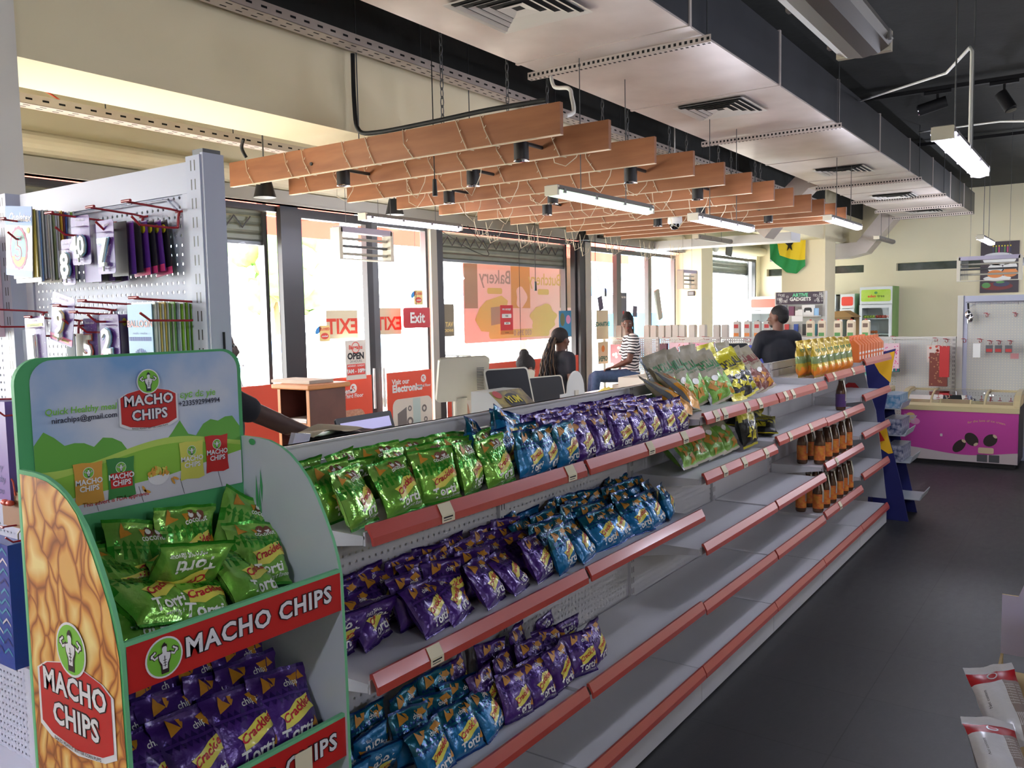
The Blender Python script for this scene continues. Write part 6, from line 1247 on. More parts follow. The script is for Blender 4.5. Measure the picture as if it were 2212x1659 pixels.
for x, z, y_, l in ((5.57, 1.615, YW+.04, 'small blue, yellow and red closed card stuck on the left exit door'), (6.79, 1.955, 5.93, 'small yellow and red closed card above the red exit sign')):
    tag(B().prism([(x+.02+a, y_, z+c) for a, c in rrect(.13, .15, .015)], (0, .004, 0), 0).text('CLOSED', lambda u, v: (x+.02+u, y_-.001, z+.03+v), .034, 1, bold=.04).prism([(x+.02+a, y_-.001, z-.025+c) for a, c in oval(.10, .06, 14)], (0, .0005, 0), 1).text('cowbell', lambda u, v: (x+.02+u, y_-.002, z-.033+v), .024, 3, bold=.03).prism([(x-.06+a, y_, z+.03+c) for a, c in rot2(oval(.09, .05, 8), .8)], (0, .003, 0), 2).build('closed_card', [m_ysq, m_exr, mat('sticker_blue', (60, 150, 220), .5), P_WHT], world=True), l, 'sign')
def opn(b, G):
    b.ring([G(5.915+x, 1.47+y, .001) for x, y in oval(.11, .11, 18)], [G(5.915+x, 1.47+y, .001) for x, y in oval(.095, .095, 18)], (0, -.0005, 0), 1); b.text('Bargains', lambda u, v: G(5.915+u, 1.455+v, .002), .055, 1, bold=.03); b.text('OPEN', lambda u, v: G(5.915+u, 1.36+v, .001), .085, 2, bold=.05); b.text('24 HOURS', lambda u, v: G(5.915+u, 1.325+v, .001), .035, 4)
    b.poly([G(x, y, .001) for x, y in ((5.795, 1.205), (6.035, 1.205), (6.035, 1.31), (5.795, 1.31))], 1); b.text('MONDAY - SUNDAY', lambda u, v: G(5.915+u, 1.285+v, .002), .024, 3, bold=.02); b.text('7AM - 10PM', lambda u, v: G(5.915+u, 1.225+v, .002), .052, 3, bold=.05)
decal('opening_hours_sign', 5.78, 6.05, 1.16, 1.54, [m_bw, m_exr, P_BLK, P_WHT, m_alu], 'open sign with hours on the left exit door', 'sign', opn, y=YW-.03)
def acc(b, G):
    b.text('we accept', lambda u, v: G(8.53+u, 1.815+v, .001), .045, 1, bold=.02); b.poly([G(8.53+x, 1.745+y, .001) for x, y in rrect(.20, .05, .01)], 1); b.poly([G(8.54+x, 1.655+y, .001) for x, y in rrect(.13, .03, .006)], 1); b.poly([G(x, y, .001) for x, y in ((8.40, 1.52), (8.665, 1.52), (8.665, 1.57), (8.40, 1.57))], 2); b.text('VISA', lambda u, v: G(8.53+u, 1.735+v, .002), .03, 3, bold=.03); b.text('MTN', lambda u, v: G(8.54+u, 1.648+v, .002), .024, 3, bold=.03); b.text('access', lambda u, v: G(8.53+u, 1.535+v, .002), .03, 3)
decal('payment_sign', 8.40, 8.665, 1.52, 1.875, [mat('payment_red', (214, 34, 44), .5), P_WHT, m_orgp, P_BLK], 'red we accept payment sign on the bakery window', 'sign', acc, y=YW+.02)
decal('tax_notice', 7.28+.01, 7.54, 1.53, 1.89, [translucent_mat('backlit_grey_paper', (140, 134, 122), .4), P_WHT, m_ysq], 'grey VAT invoice notice seen from behind on the bakery window', 'notice', lambda b, G: (mirtext(b, G, 'VAT', 7.45, 1.64, .07, 2), mirtext(b, G, 'INVOICE', 7.43, 1.58, .045, 2), mirtext(b, G, '?', 7.34, 1.67, .16, 1)))
decal('ice_cream_poster', 9.78, 10.10, 1.45, 1.80, [translucent_mat('backlit_blue_print', (90, 150, 180), .5), m_lil, mat('olive_print', (110, 120, 80), .5)], 'small blue poster with figures at the right of the bakery window', 'poster', lambda b, G: (b.poly([G(9.87+x, 1.68+y, .001) for x, y in oval(.12, .18, 14)], 2), b.poly([G(10.02+x, 1.68+y, .001) for x, y in oval(.12, .12, 14)], 1)))
decal('entrance_sheet', 10.80, 11.16, 1.38, 1.80, [m_paper, mat('ink_teal', (40, 110, 96), .6)], 'paper entrance sign, reversed, on the entrance door', 'sign', lambda b, G: mirtext(b, G, 'ENTRANCE', 10.98, 1.57, .085, 1))
decal('opening_sheet', 10.84, 11.14, 1.02, 1.34, [m_paper, mat('ink_teal', (40, 110, 96), .6), m_orgp], 'paper open sign, reversed, low on the entrance door', 'sign', lambda b, G: (mirtext(b, G, 'OPEN', 10.99, 1.06, .10, 1), b.poly([G(10.99+x, 1.24+y, .001) for x, y in oval(.1, .1, 12)], 2)))
decal('window_sticker', 10.86, 11.00, 1.80, 2.0, [mat('dark_sticker', (70, 60, 90), .5)], 'small tilted dark sticker above the entrance paper', 'sticker', skew=.25); decal('window_sticker', 11.95, 12.10, 1.69, 1.86, [mat('dark_sticker', (70, 60, 90), .5)], 'small dark square sticker on the second entrance leaf', 'sticker', skew=-.05)
decal('door_poster', 11.53, 11.75, 1.5, 2.06, [mat('slate_print', (90, 96, 110), .5), P_WHT, m_cr], 'tall grey poster on the second entrance leaf', 'poster', lambda b, G: (b.poly([G(x, y, .001) for x, y in ((11.54, 1.51), (11.74, 1.51), (11.74, 1.68), (11.54, 1.68))], 1), mirtext(b, G, 'KEEP SAFE', 11.64, 1.98, .035, 1), b.poly([G(11.64+x, 1.76+y, .001) for x, y in oval(.06, .06, 10)], 2)))
b = B(); b.prism([(12.78+x, 5.99, 1.88+y) for x, y in rot2(rrect(.16, .50, .03), .28)], (0, .03, 0)); tag(b.build('swinging_board', mat('board_grey', (130, 134, 130), .4), world=True), 'tilted grey framed board by the last entrance window', 'board')
tag(B().box(13.53, 13.55, 5.70, 5.82, 2.02, 2.10, 0).box(13.528, 13.53, 5.715, 5.805, 2.035, 2.085, 1).build('wall_sign', [P_BLK, m_alu], world=True), 'small black framed sign on the cream pillar', 'sign')
# bakery banner outside
m_ban = translucent_mat('banner_white', (176, 160, 162), .05); m_bt = translucent_mat('banner_tan', (150, 122, 70), .05); m_bgr = translucent_mat('banner_grey', (112, 108, 94), .04); m_by = translucent_mat('banner_yellow', (150, 148, 84), .05); m_bi = mat('banner_ink', (110, 110, 110), .6)
yb = 6.75; b = B(); G = Wp(yb); x0, x1, z0, z1 = 8.62, 11.30, 1.40, 2.62
b.poly([G(8.62+1.34+x, 2.01+y) for x, y in rrect(2.68, 1.22, .03)], 0); b.poly([G(8.62+1.34+x, 2.01+y, -.003) for x, y in rrect(2.68, 1.22, .03)][::-1], 0)
for a, c, m_, zb_ in ((8.64, 8.92, 2, 1.85), (9.68, 10.15, 1, 1.85), (10.95, 11.28, 2, 1.85)): b.poly([G(x, y, .001) for x, y in ((a, zb_), (c, zb_), (c, 2.60), (a, 2.60))], m_)
mirtext(b, G, 'Bakery', 9.32, 2.18, .26, 4, .01); mirtext(b, G, 'Butchery', 10.55, 2.18, .24, 3, .01); mirtext(b, G, '030 396 0', 9.95, 1.47, .11, 4, .02)
b.poly([G(9.30+x, 2.08+y, .001) for x, y in rrect(.34, .08, .03)], 3); b.poly([G(10.5+x, 2.08+y, .001) for x, y in rrect(.3, .08, .03)], 3)
b.poly([G(x, y, .002) for x, y in ((8.85, 1.70), (8.95, 1.85), (9.10, 1.95), (9.45, 2.02), (9.60, 1.95), (9.55, 1.80), (9.60, 1.60), (9.40, 1.52), (8.98, 1.55))], 3); b.poly([G(x, y, .003) for x, y in ((9.2, 1.62), (9.5, 1.65), (9.48, 1.88), (9.2, 1.86))], 2); b.poly([G(9.92+.13*math.cos(a)*(1+.25*math.cos(3*a)), 2.0+.15*math.sin(a), .002) for a in [k*.314 for k in range(20)]], 0); b.poly([G(10.5+.34*math.cos(a)*(1+.12*math.sin(7*a)), 1.70+.2*math.sin(a)*(1+.1*math.cos(5*a)), .002) for a in [k*.157 for k in range(40)]], 3)
b.poly([G(9.9+x, 1.50+y, .0005) for x, y in rrect(1.5, .12, .05)], 3)
t = thing('hanging_banner', 'translucent bakery and butchery banner hung outside the large window, lettering reversed', 'banner', (9.96, yb, 1.40)); b.build('banner_cloth', [m_ban, m_bt, m_bgr, m_by, m_bi], t, world=True)
for x_ in (8.7, 11.2): B().tube([(x_, yb, 2.62), (x_, yb-.1, 3.13)], .004, 5).build('cord', m_alu, t, world=True)
# flag on the column
m_fy = mat('flag_yellow', (236, 206, 40), .7); m_fg = mat('flag_green', (40, 150, 80), .7); b = B(); b0 = [(4.86, 3.055), (4.28, 3.055), (4.275, 2.52), (4.43, 2.375), (4.60, 2.40), (4.90, 2.65)]
def fl(y, z, q=0.): return (14.97-.025-.02*math.sin(y*26+z*6)-q, y, z)
NYG = 26
def edge_bot(y): # lower outline
    P_ = [(4.90, 2.65), (4.60, 2.40), (4.43, 2.37), (4.275, 2.50)]
    for (a, za), (c, zc) in zip(P_, P_[1:]):
        if c <= y <= a: return za+(zc-za)*(a-y)/(a-c)
    return 2.5
def gl_(y): # yellow to green line
    return 2.92 if y > 4.76 else (2.92-(4.76-y)*6 if y > 4.72 else 2.70-.10*math.sin((4.72-y)/.45*math.pi*.6))
g1 = lambda u, v: (lambda y: fl(y, gl_(y)+(3.055-gl_(y))*v))(4.88-.60*u); g2 = lambda u, v: (lambda y: fl(y, edge_bot(y)+(gl_(y)-edge_bot(y))*v))(4.895-.615*u)
b.grid(g1, NYG, 6, 0); b.grid(g2, NYG, 8, 1); st_ = [(0.12*math.cos(math.pi/2+k*math.pi/5)*(1 if k % 2 == 0 else .38)*.75, (.20 if k == 0 else .13)*math.sin(math.pi/2+k*math.pi/5)*(1 if k % 2 == 0 else .38)) for k in range(10)]
b.poly([fl(4.55-x, 2.87+y, .012) for x, y in st_], 2); tag(b.build('flag', [m_fy, m_fg, P_BLK], world=True), 'yellow and green flag with black star hung before the cream column', 'flag')
tag(B().tube([(14.95, 4.3, 3.055), (14.95, 4.88, 3.06)], .006, 6).tube([(14.95, 4.3, 3.055), (14.95, 4.45, 3.9)], .003, 4).build('flag_string', m_wire, world=True), 'cord the flag hangs from under the ceiling', 'cord')
# wall fan and floodlight near the column
t = thing('wall_fan', 'small white wall fan with grey panel on the far left wall', 'fan', (14.6, 5.85, 2.85)); B().ell((14.6, 5.75, 2.88), (.09, .05, .09)).cyl((14.6, 5.8, 2.88), (14.6, 5.98, 2.88), .02, 8).build('fan_head', m_whitep, t, world=True); B().prism([(14.72, 5.6, 2.74), (15.0, 5.6, 2.72), (15.04, 5.6, 2.93), (14.78, 5.6, 2.95)], (0, .02, 0)).build('panel', m_alu, t, world=True)

# ------------------------------------------------------------------ checkout counters and their things
m_lamc = mat('counter_cream', (222, 214, 196), .45); m_cab = mat('cabinet_wood', (104, 62, 52), .5, noise_amt=.6, nscale=9, rgb2=(82, 46, 40)); m_cabe = mat('cabinet_edge', (206, 140, 84), .5)
def counter(x0, x1, y0, y1, z, lab, m=None):
    t = thing('checkout_counter', lab, 'counter', ((x0+x1)/2, (y0+y1)/2, 0)); B().box(x0+.03, x1-.03, y0+.03, y1-.03, 0, z-.03).build('body', m or m_lamc, t, world=True); bevel(B().box(x0, x1, y0, y1, z-.03, z).build('worktop', m_whitep, t, world=True), .006); return t
counter(2.0, 3.0, 2.15, 2.75, 1.10, 'white checkout counter with laptop behind the green bags'); counter(3.1, 4.7, 2.15, 2.85, 1.12, 'white checkout counter carrying the two till screens'); counter(5.6, 6.9, 3.3, 3.85, 1.05, 'white counter right of the till screens with a yellow bag'); counter(5.35, 6.9, 2.1, 2.7, 1.12, 'cream counter with twin till screens in front of the man')
t = thing('bagging_counter', 'open topped cream counter box the seated woman leans on', 'counter', (8.4, 3.7, 0))
x0, x1, zt_ = 7.5, 9.3, 1.12
B().box(x0, x1, 3.40, 3.42, 0, zt_).box(x0, x0+.02, 3.42, 3.94, 0, zt_).box(x0, x1, 3.94, 3.96, 0, zt_).box(x1-.02, x1, 3.42, 3.94, 0, zt_).box(x0+.02, x1-.02, 3.42, 3.94, .5, zt_-.16).build('box_body', m_lamc, t, world=True)
B().box(x0+.9, x1, 3.40, 3.96, zt_, zt_+.015).build('worktop', m_lamc, t, world=True)
# laptop
t = thing('laptop', 'black laptop open on the counter, screen lit pale violet', 'laptop', (2.62, 2.42, 1.10), rz=.05); B().box(-.17, .17, -.12, .12, 0, .02).build('keyboard_base', m_black, t)
L = lambda u, v, q=0.: (u, .11+v*.30-q, .02+v*.95); b = B(); o = [(x, y+.115) for x, y in rrect(.35, .235, .012)]; b.prism([L(x, y) for x, y in o], (0, .008, -.003)); b.build('lid', m_black, t); b = B(); b.poly([L(x, y+.115, .001) for x, y in ((-.155, -.095), (.155, -.095), (.155, .095), (-.155, .095))], 1); b.poly([L(x, y, .002) for x, y in ((-.155, .165), (.155, .165), (.155, .21), (-.155, .21))], 0); b.poly([L(x, y, .003) for x, y in ((-.07, .08), (.06, .08), (.06, .135), (-.07, .135))], 0); b.build('screen', [mat('screen_violet', (150, 146, 180), .4, emit=(150, 146, 190), es=.5), P_BLK], t)
# bag, phone, paper roll
t = thing('cash_bag', 'black bag with a beige cloth draped on top', 'bag', (2.28, 2.45, 1.10)); bevel(B().box(-.14, .12, -.08, .10, 0, .215).build('bag_body', m_black, t), .03, 3); B().grid(lambda u, v: (-.16+.26*u, -.08+.16*v, .218+.010*math.sin(u*7+v*3)+.015*math.sin(3.14*u)), 14, 8).build('cloth', mat('beige_cloth', (190, 180, 156), .85), t); B().box(.13, .23, -.06, .08, 0, .20).build('side_pouch', m_rub, t)
t = thing('mobile_phone', 'mobile phone leaning upright in its white stand', 'phone', (2.02, 2.36, 1.10), rz=.2); b = B().prism([(0, -.01, .06), (.008, .015, .06), (.095, .015, .235), (.087, -.01, .235)], (0, .07, 0)); b.build('handset', m_chr, t); B().box(-.03, .07, -.03, .05, 0, .06).build('stand', m_whitep, t)
bx = box_item(2.10, 2.34, 1.10, .06, .07, .185, P_WHT, 'small white medicine carton beside the phone', None, 'counter cartons', 'small_carton')
# till screens
def till(x, y, z, rz, lab, w=.30, h=.24, tilt=.5, zc=1.12):
    t = thing('till_terminal', lab, 'till', (x, y, zc), rz=rz); q0 = z-zc
    B().lathe([(0, 0), (.11, 0), (.11, .015), (.05, .03), (.035, .08), (.035, .16+q0), (0, .16+q0)], n=16).build('stand', m_offw, t)
    P = lambda u, v, q=0.: (u, v*math.sin(tilt)*.55-q*math.cos(tilt), .16+q0+v*math.cos(tilt)*.95); o = [(a, c+.11) for a, c in rrect(w, h, .02)]
    m = B().prism([P(a, c, .0) for a, c in o], (0, .018, -.006)).build('housing', m_offw, t); B().poly([P(a, c, .002) for a, c in [(a_*.93, (c_-.11)*.93+.11) for a_, c_ in o]], 0).build('screen', mat('dark_screen', (30, 32, 36), .5, spec=.25), m)
    return t, P
till(3.47, 2.42, 1.14, -.35, 'white framed till with large black screen facing the aisle', .27, .23)
t, P = till(3.30, 2.62, 1.19, 2.75, 'till monitor seen from behind, white vented shell', .28, .24, .35)
b = B()
for k in range(14): b.box(-.10, -.06, .066, .069, .27+k*.008, .274+k*.008)
b.build('vents', m_lampb, t)
till(3.92, 2.50, 1.07, -.25, 'lower till screen with grey glass right of the white card', .30, .20, .4); till(3.95, 2.78, 1.11, 2.9, 'low white monitor shell behind the lower till', .30, .17, .4)
till(5.92, 2.35, 1.13, -.75, 'left of the twin tills in front of the man', .24, .22, .35); till(6.40, 2.35, 1.15, -.75, 'right of the twin tills in front of the man', .24, .22, .35)
t = thing('till_terminal', 'cream back shell of the till left of the twin screens', 'till', (5.62, 2.5, 1.12)); B().prism([(-.16, 0, .05), (.10, 0, .05), (.20, .0, .26), (-.04, 0, .29)], (0, .05, 0)).build('housing', m_frz, t); B().lathe([(0, 0), (.09, 0), (.09, .02), (.04, .06), (0, .06)], n=14).build('stand', m_frz, t)
# promotional box, white card, papers
b = B(); b.prism([(3.13, 2.20, 1.12), (3.13, 2.20, 1.30), (3.13, 2.32, 1.40), (3.13, 2.42, 1.40), (3.13, 2.42, 1.12)], (.26, 0, 0), 0)
S = lambda u, v, q=0.: (3.13+u, 2.20+v*.12-q, 1.30+v*.10+q); b.poly([S(0, 0, .001), S(.26, 0, .001), S(.26, 1, .001), S(0, 1, .001)], 1)
b.poly([S(.13+x, .5+y*8, .002) for x, y in oval(.13, .09, 20)], 2); b.text('YUM', lambda u, v: S(.13+u, .45+v*8, .003), .05, 4, bold=.03); b.poly([S(.04+x, .85+y*8, .002) for x, y in oval(.06, .04, 12)], 3); b.poly([S(.09+x, .13+y*8, .002) for x, y in oval(.06, .03, 12)], 5)
b.poly([(3.13+x, 2.199, z) for x, z in ((0, 1.12), (.06, 1.12), (.10, 1.30), (0, 1.30))], 6)
tag(b.build('promo_box', [P_WHT, mat('promo_dark', (60, 40, 50), .4, noise_amt=1., nscale=14, rgb2=(170, 150, 60)), P_BLK, m_cr, m_kidy, m_pur if False else mat('promo_purple', (110, 40, 120), .4), mat('promo_orchid', (170, 90, 180), .4)], world=True), 'slanted colourful promotional box on the counter before the till', 'box')
b = B(); pts = [(3.63, 1.12), (3.93, 1.12), (3.93, 1.335), (3.87, 1.335)]+[(3.78+.085*math.cos(a), 1.36+.10*math.sin(a)) for a in [math.pi*k/12 for k in range(13)]]+[(3.69, 1.35), (3.63, 1.35)]
b.prism([(x, 2.24, z) for x, z in pts], (0, .006, 0)); b.box(3.765, 3.80, 2.235, 2.24, 1.33, 1.36, 1); tag(b.build('white_card_stand', [P_WHT, m_bw], world=True), 'white round topped card stand on the counter', 'card')
tag(B().box(3.50, 3.72, 2.20, 2.205, 1.12, 1.295).text('HOSTEL USER MENU', lambda u, v: (3.61+u, 2.198, 1.255+v), .018, 1).build('paper_notice', [P_WHT, P_BLK], world=True), 'white printed notice in front of the round topped card', 'notice')
tag(B().box(3.95, 4.10, 2.25, 2.256, 1.12, 1.30, 0).prism([(4.025+x, 2.249, 1.24+y) for x, y in oval(.055, .07, 14)], (0, .0005, 0), 1).build('leaflet', [m_board, mat('hair_print', (60, 36, 30), .6)], world=True), 'orange leaflet with a portrait beside the white card', 'leaflet')
b = B().grid(lambda u, v: (6.3+.30*u, 3.40+.22*v, 1.052+.05*math.sin(3.14*u)*math.sin(3.14*v)*(1+.5*math.sin(u*17+v*9))), 14, 10); tag(b.build('plastic_bag', mat('yellow_plastic', (226, 206, 110), .35), world=True), 'crumpled yellow plastic bag on the white counter', 'plastic bag')
b = B().grid(lambda u, v: (x0+.92+.45*u, 3.5+.3*v, zt_+.017+.05*math.sin(3.14*u)*math.sin(3.14*v)*(1+.5*math.sin(u*15+v*8))), 14, 10); tag(b.build('plastic_bag', mat('tan_plastic', (206, 176, 96), .35), world=True), 'crumpled tan plastic bag on the counter beside the seated woman', 'plastic bag')
# wooden cabinet
p = on(667, 832, 'y', 3.9); cx0, cz1 = p.x, p.z; cx1 = on(745, 821, 'y', 3.9).x; cy1 = on(600, 825, 'x', cx0).y
t = thing('wooden_cabinet', 'dark wood cabinet with open front shelves near the exit doors', 'cabinet', ((cx0+cx1)/2, (3.9+cy1)/2, 0))
B().box(cx0, cx1, 3.9, 3.92, 0, cz1-.03).box(cx0, cx1, cy1-.02, cy1, 0, cz1-.03).box(cx1-.02, cx1, 3.92, cy1-.02, 0, cz1-.03).build('carcass', m_cab, t, world=True)
B().box(cx0-.004, cx0, 3.898, 3.922, 0, cz1-.03).box(cx0-.004, cx0, cy1-.022, cy1+.002, 0, cz1-.03).build('edge_trim', m_cabe, t, world=True)
bevel(B().box(cx0-.03, cx1+.02, 3.87, cy1+.03, cz1-.03, cz1).build('top', m_cabe, t, world=True), .008)
for z in (.1, .45, .80, 1.10): B().box(cx0, cx1-.02, 3.92, cy1-.02, z, z+.018).build('shelf', m_cabe, t, world=True)
tag(B().box(cx0+.05, cx0+.24, 3.99, 4.2, 1.119, 1.130).box(cx0+.06, cx0+.22, 4.0, 4.18, 1.130, 1.142).build('paper_stack', P_WHT, world=True), 'small stack of papers on the cabinet shelf', 'papers')
tag(B().box(cx0+.05, cx1-.05, 3.95, 4.3, cz1, cz1+.02).build('folded_mat', mat('tan_mat', (190, 176, 160), .7), world=True), 'flat tan folder lying on the wooden cabinet', 'folder')

# ------------------------------------------------------------------ blue confectionery stand at the far end of the gondola
m_navy3 = mat('stand_navy', (14, 22, 92), .55); m_sy = mat('stand_yellow', (232, 180, 30), .5); m_sred = mat('stand_red', (176, 30, 30), .5); m_crate = mat('clear_grey_tray', (170, 178, 184), .35)
t = thing('confectionery_stand', 'navy, yellow and red floor stand leaning back at the end of the gondola', 'display stand', (7.8, 1.35, 0))
def navy(x, nm):
    b = B(); pr = [(1.66, 1.35), (1.42, 1.42), (1.47, 1.1), (1.50, .90), (1.49, .80), (1.42, .55), (1.36, .30), (1.30, .0), (1.56, .0), (1.62, .5), (1.60, .85)]
    b.prism([(x, y, z) for y, z in pr], (.012, 0, 0), 0); b.poly([(x-.001, y, z) for y, z in ((1.485, .80), (1.46, .68), (1.425, .56), (1.46, .55), (1.54, .60), (1.60, .72), (1.56, .79))], 1); b.poly([(x-.002, y, z) for y, z in ((1.66, .68), (1.60, .74), (1.53, .73), (1.49, .66), (1.66, .60))], 2)
    b.poly([(x-.001, y, z) for y, z in ((1.425, 1.40), (1.455, 1.14), (1.54, 1.22), (1.60, 1.33), (1.52, 1.37))], 1); b.build(nm, [m_navy3, m_sy, m_sred], t, world=True)
navy(7.50, 'side_panel'); B().prism([(7.88, 1.50, .9), (7.88, 1.30, 0), (7.88, 1.56, 0), (7.88, 1.60, .9)], (.012, 0, 0)).build('side_panel', m_navy3, t, world=True); B().prism([(7.512, 1.60, .1), (7.512, 1.62, .1), (7.512, 1.58, 1.38), (7.512, 1.56, 1.38)], (.36, 0, 0)).build('back_panel', m_navy3, t, world=True)
shz = [(.92, 1.38, 1.54), (.70, 1.34, 1.55), (.48, 1.30, 1.56), (.18, 1.22, 1.52)]
for k, (z, ya, yb_) in enumerate(shz): B().prism([(7.515, ya, z), (7.515, ya-.02, z+.055), (7.515, ya-.014, z+.055), (7.515, ya+.006, z+.006), (7.515, yb_, z+.006), (7.515, yb_, z)], (.36, 0, 0)).build('shelf_tray', m_crate, t, world=True)
m_gb = mat('gum_box_blue', (60, 130, 170), .35, noise_amt=.8, nscale=30, rgb2=(190, 196, 206)); m_gb2 = mat('gum_box_navy', (30, 50, 90), .35, noise_amt=.8, nscale=30, rgb2=(190, 190, 200))
for k, (z, ya, yb_) in enumerate(shz[:3]):
    for j in range(5): box_item(7.53+j*.069, (ya+yb_)/2-.01, z+.008, .062, .13, .13 if k else .11, m_gb if k == 0 else m_gb2, 'small sweet box on the navy stand, %s tier, %s from the left' % (('top', 'middle', 'lower')[k], ORD[j]), None, 'sweet boxes on the navy stand', 'sweet_box')
# ------------------------------------------------------------------ dump bin with white packs, bottom right
m_bint = mat('bin_lilac_card', (186, 180, 206), .55); m_bine = mat('bin_card_edge', (196, 170, 110), .7); m_pw = mat('pack_white_foil', (226, 226, 230), .3, .1, bump=.4, bscale=25, coat=.3); m_pr = mat('pack_red', (176, 24, 34), .4); m_pk = mat('pack_taupe_print', (150, 136, 130), .45)
t = thing('dump_bin', 'lilac card dump bin with stepped header at the bottom right corner', 'display bin', (2.6, .0, 0))
pts = [(3.18, .262, .60), (3.18, .262, .80), (3.18, .215, .80), (3.18, .14, 1.02), (3.18, -.5, 1.02), (3.18, -.5, .60)]; B().prism(pts, (.008, 0, 0), 0, 1).build('header_card', [m_bint, m_bine], t, world=True)
B().prism([(2.1, .262, .02), (3.18, .262, .02), (3.18, .262, .60), (2.1, .262, .42)], (0, -.008, 0), 1).build('side_panel', [m_bint, m_bine], t, world=True); B().box(2.1, 2.108, -.5, .254, .02, .42).build('front_panel', m_bint, t, world=True); B().prism([(2.108, .25, .36), (3.18, .25, .54), (3.18, -.5, .54), (2.108, -.5, .36)], (0, 0, .006)).build('tray', m_bine, t, world=True)
B().box(2.12, 3.17, -.49, .24, .02, .30).build('base', m_bint, t, world=True)
def wpack(seed):
    b = B(); W, H, T = .135, .25, .085
    for side in (1, -1):
        f = bag_surface(W, H, T, seed, side); g = (lambda u, v: f((u-.5)*W, v*H)) if side == 1 else (lambda u, v: f((.5-u)*W, v*H))
        b.grid(g, 14, 22, 0, True, lambda u, v: 1 if .78 < v < .92 and side == 1 else (2 if (side == 1 and u > .62 and v < .78) else 0))
    F = bag_surface(W, H, T, seed, 1)
    for k in range(8): b.text('lorem nutrition facts'[:20] if False else 'ingredients  oats', lambda u, v: F(.035+u, H*(.70-.035*k)+v, .0015), .008, 4)
    for k in range(9): patch(b, F, [(.018+k*.0045, H*.18), (.0205+k*.0045, H*.18), (.0205+k*.0045, H*.34), (.018+k*.0045, H*.34)], .0015, 0, 1)
    patch(b, F, oval(.03, .022, 12, (0, H*.85)), .0014, 0, 1); patch(b, F, oval(.022, .015, 12, (0, H*.85)), .0018, 1, 1)
    b.text('Net content', lambda u, v: F(-.035+v*-1, H*.55+u, .0015), .012, 3)
    return b.build('oat_pack', [m_pw, m_pr, m_pk, P_BLK, P_WHT])
wp = [wpack(1), wpack(2)]; usedw = [False, False]
for k, (x, y, z, rx, ry, rz, l) in enumerate(((2.18, .175, .42, -1.05, -.1, -1.2, 'in the dump bin, lowest and nearest on the left'), (2.42, .165, .49, -1.1, .1, -1.15, 'in the dump bin, second from the front, left side'), (2.68, .17, .52, -.9, -.2, -1.2, 'in the dump bin, third back on the left, tilted'), (2.92, .10, .60, -.5, .1, -1.3, 'standing highest in the dump bin near the header card'), (2.40, .00, .48, -1.0, .1, -1.3, 'in the second column of the dump bin, frame corner'), (2.64, .01, .54, -1.0, .0, -1.2, 'in the second column of the dump bin, farther back'), (2.16, -.02, .42, -1.1, .1, -1.3, 'in the dump bin, mostly below the frame'), (2.90, -.08, .60, -.7, .0, -1.2, 'in the dump bin, far right beside the header'))):
    i = k % 2
    if not usedw[i]: o = wp[i]; usedw[i] = True
    else: o = wp[i].copy(); C.objects.link(o)
    o.location = (x, y, z); o.rotation_euler = (rx, ry, rz); tag(o, uniq('white and red oat pack '+l), 'food pack', 'white packs in the dump bin')
# ------------------------------------------------------------------ people
m_skin = mat('dark_brown_skin', (96, 62, 48), .55); m_skin2 = mat('brown_skin', (108, 70, 54), .55); m_hair = mat('black_hair', (22, 18, 18), .75, bump=.6, bscale=60); m_tee = mat('black_tshirt', (28, 30, 38), .85); m_teal = mat('teal_shorts', (86, 160, 160), .8); m_jean = mat('blue_denim', (58, 80, 112), .8, noise_amt=.5, nscale=20, rgb2=(80, 104, 136)); m_redp = mat('red_polo', (226, 52, 60), .75); m_eye = mat('eye_white', (225, 220, 214), .3); m_lip = mat('lip', (130, 70, 66), .5); m_shoe = mat('dark_shoe', (40, 36, 34), .6)
# black and white zebra stripes
m = bpy.data.materials.new('zebra_cloth'); m.use_nodes = True; nt = m.node_tree; p = nt.nodes['Principled BSDF']; p.inputs['Roughness'].default_value = .8
tc = nt.nodes.new('ShaderNodeTexCoord'); wv_ = nt.nodes.new('ShaderNodeTexWave'); wv_.bands_direction = 'Z'; wv_.inputs['Scale'].default_value = 8.5; wv_.inputs['Distortion'].default_value = 4.5; wv_.inputs['Detail'].default_value = 1.; wv_.inputs['Detail Scale'].default_value = .9
nt.links.new(tc.outputs['Object'], wv_.inputs['Vector']); cr = nt.nodes.new('ShaderNodeValToRGB'); cr.color_ramp.interpolation = 'CONSTANT'; e = cr.color_ramp.elements; e[0].color = (.02, .02, .025, 1); e[1].position = .48; e[1].color = (.78, .75, .72, 1)
nt.links.new(wv_.outputs['Fac'], cr.inputs[0]); nt.links.new(cr.outputs[0], p.inputs['Base Color']); m_zeb = m
def lump(items, name, m_, parent, vox=.011, smooth=4):
    """one continuous skin over tapered limbs and ovals"""
    b = B()
    for it in items:
        if it[0] == 'c':
            _, p0, p1, r0, r1 = it; p0, p1 = Vector(p0), Vector(p1); n = 5
            b.tube([p0.lerp(p1, k/n) for k in range(n+1)], [r0+(r1-r0)*k/n for k in range(n+1)], 12)
            b.ell(p0, (r0, r0, r0), n=12, k=8); b.ell(p1, (r1, r1, r1), n=12, k=8)
        else: _, c, r, *rt = it; b.ell(c, r, n=16, k=10, rot=rt[0] if rt else None)
    o = b.build(name, m_, parent); r_ = o.modifiers.new('skin', 'REMESH'); r_.mode = 'VOXEL'; r_.voxel_size = vox; r_.use_smooth_shade = True
    s = o.modifiers.new('soften', 'SMOOTH'); s.iterations = smooth; s.factor = .5
    return o
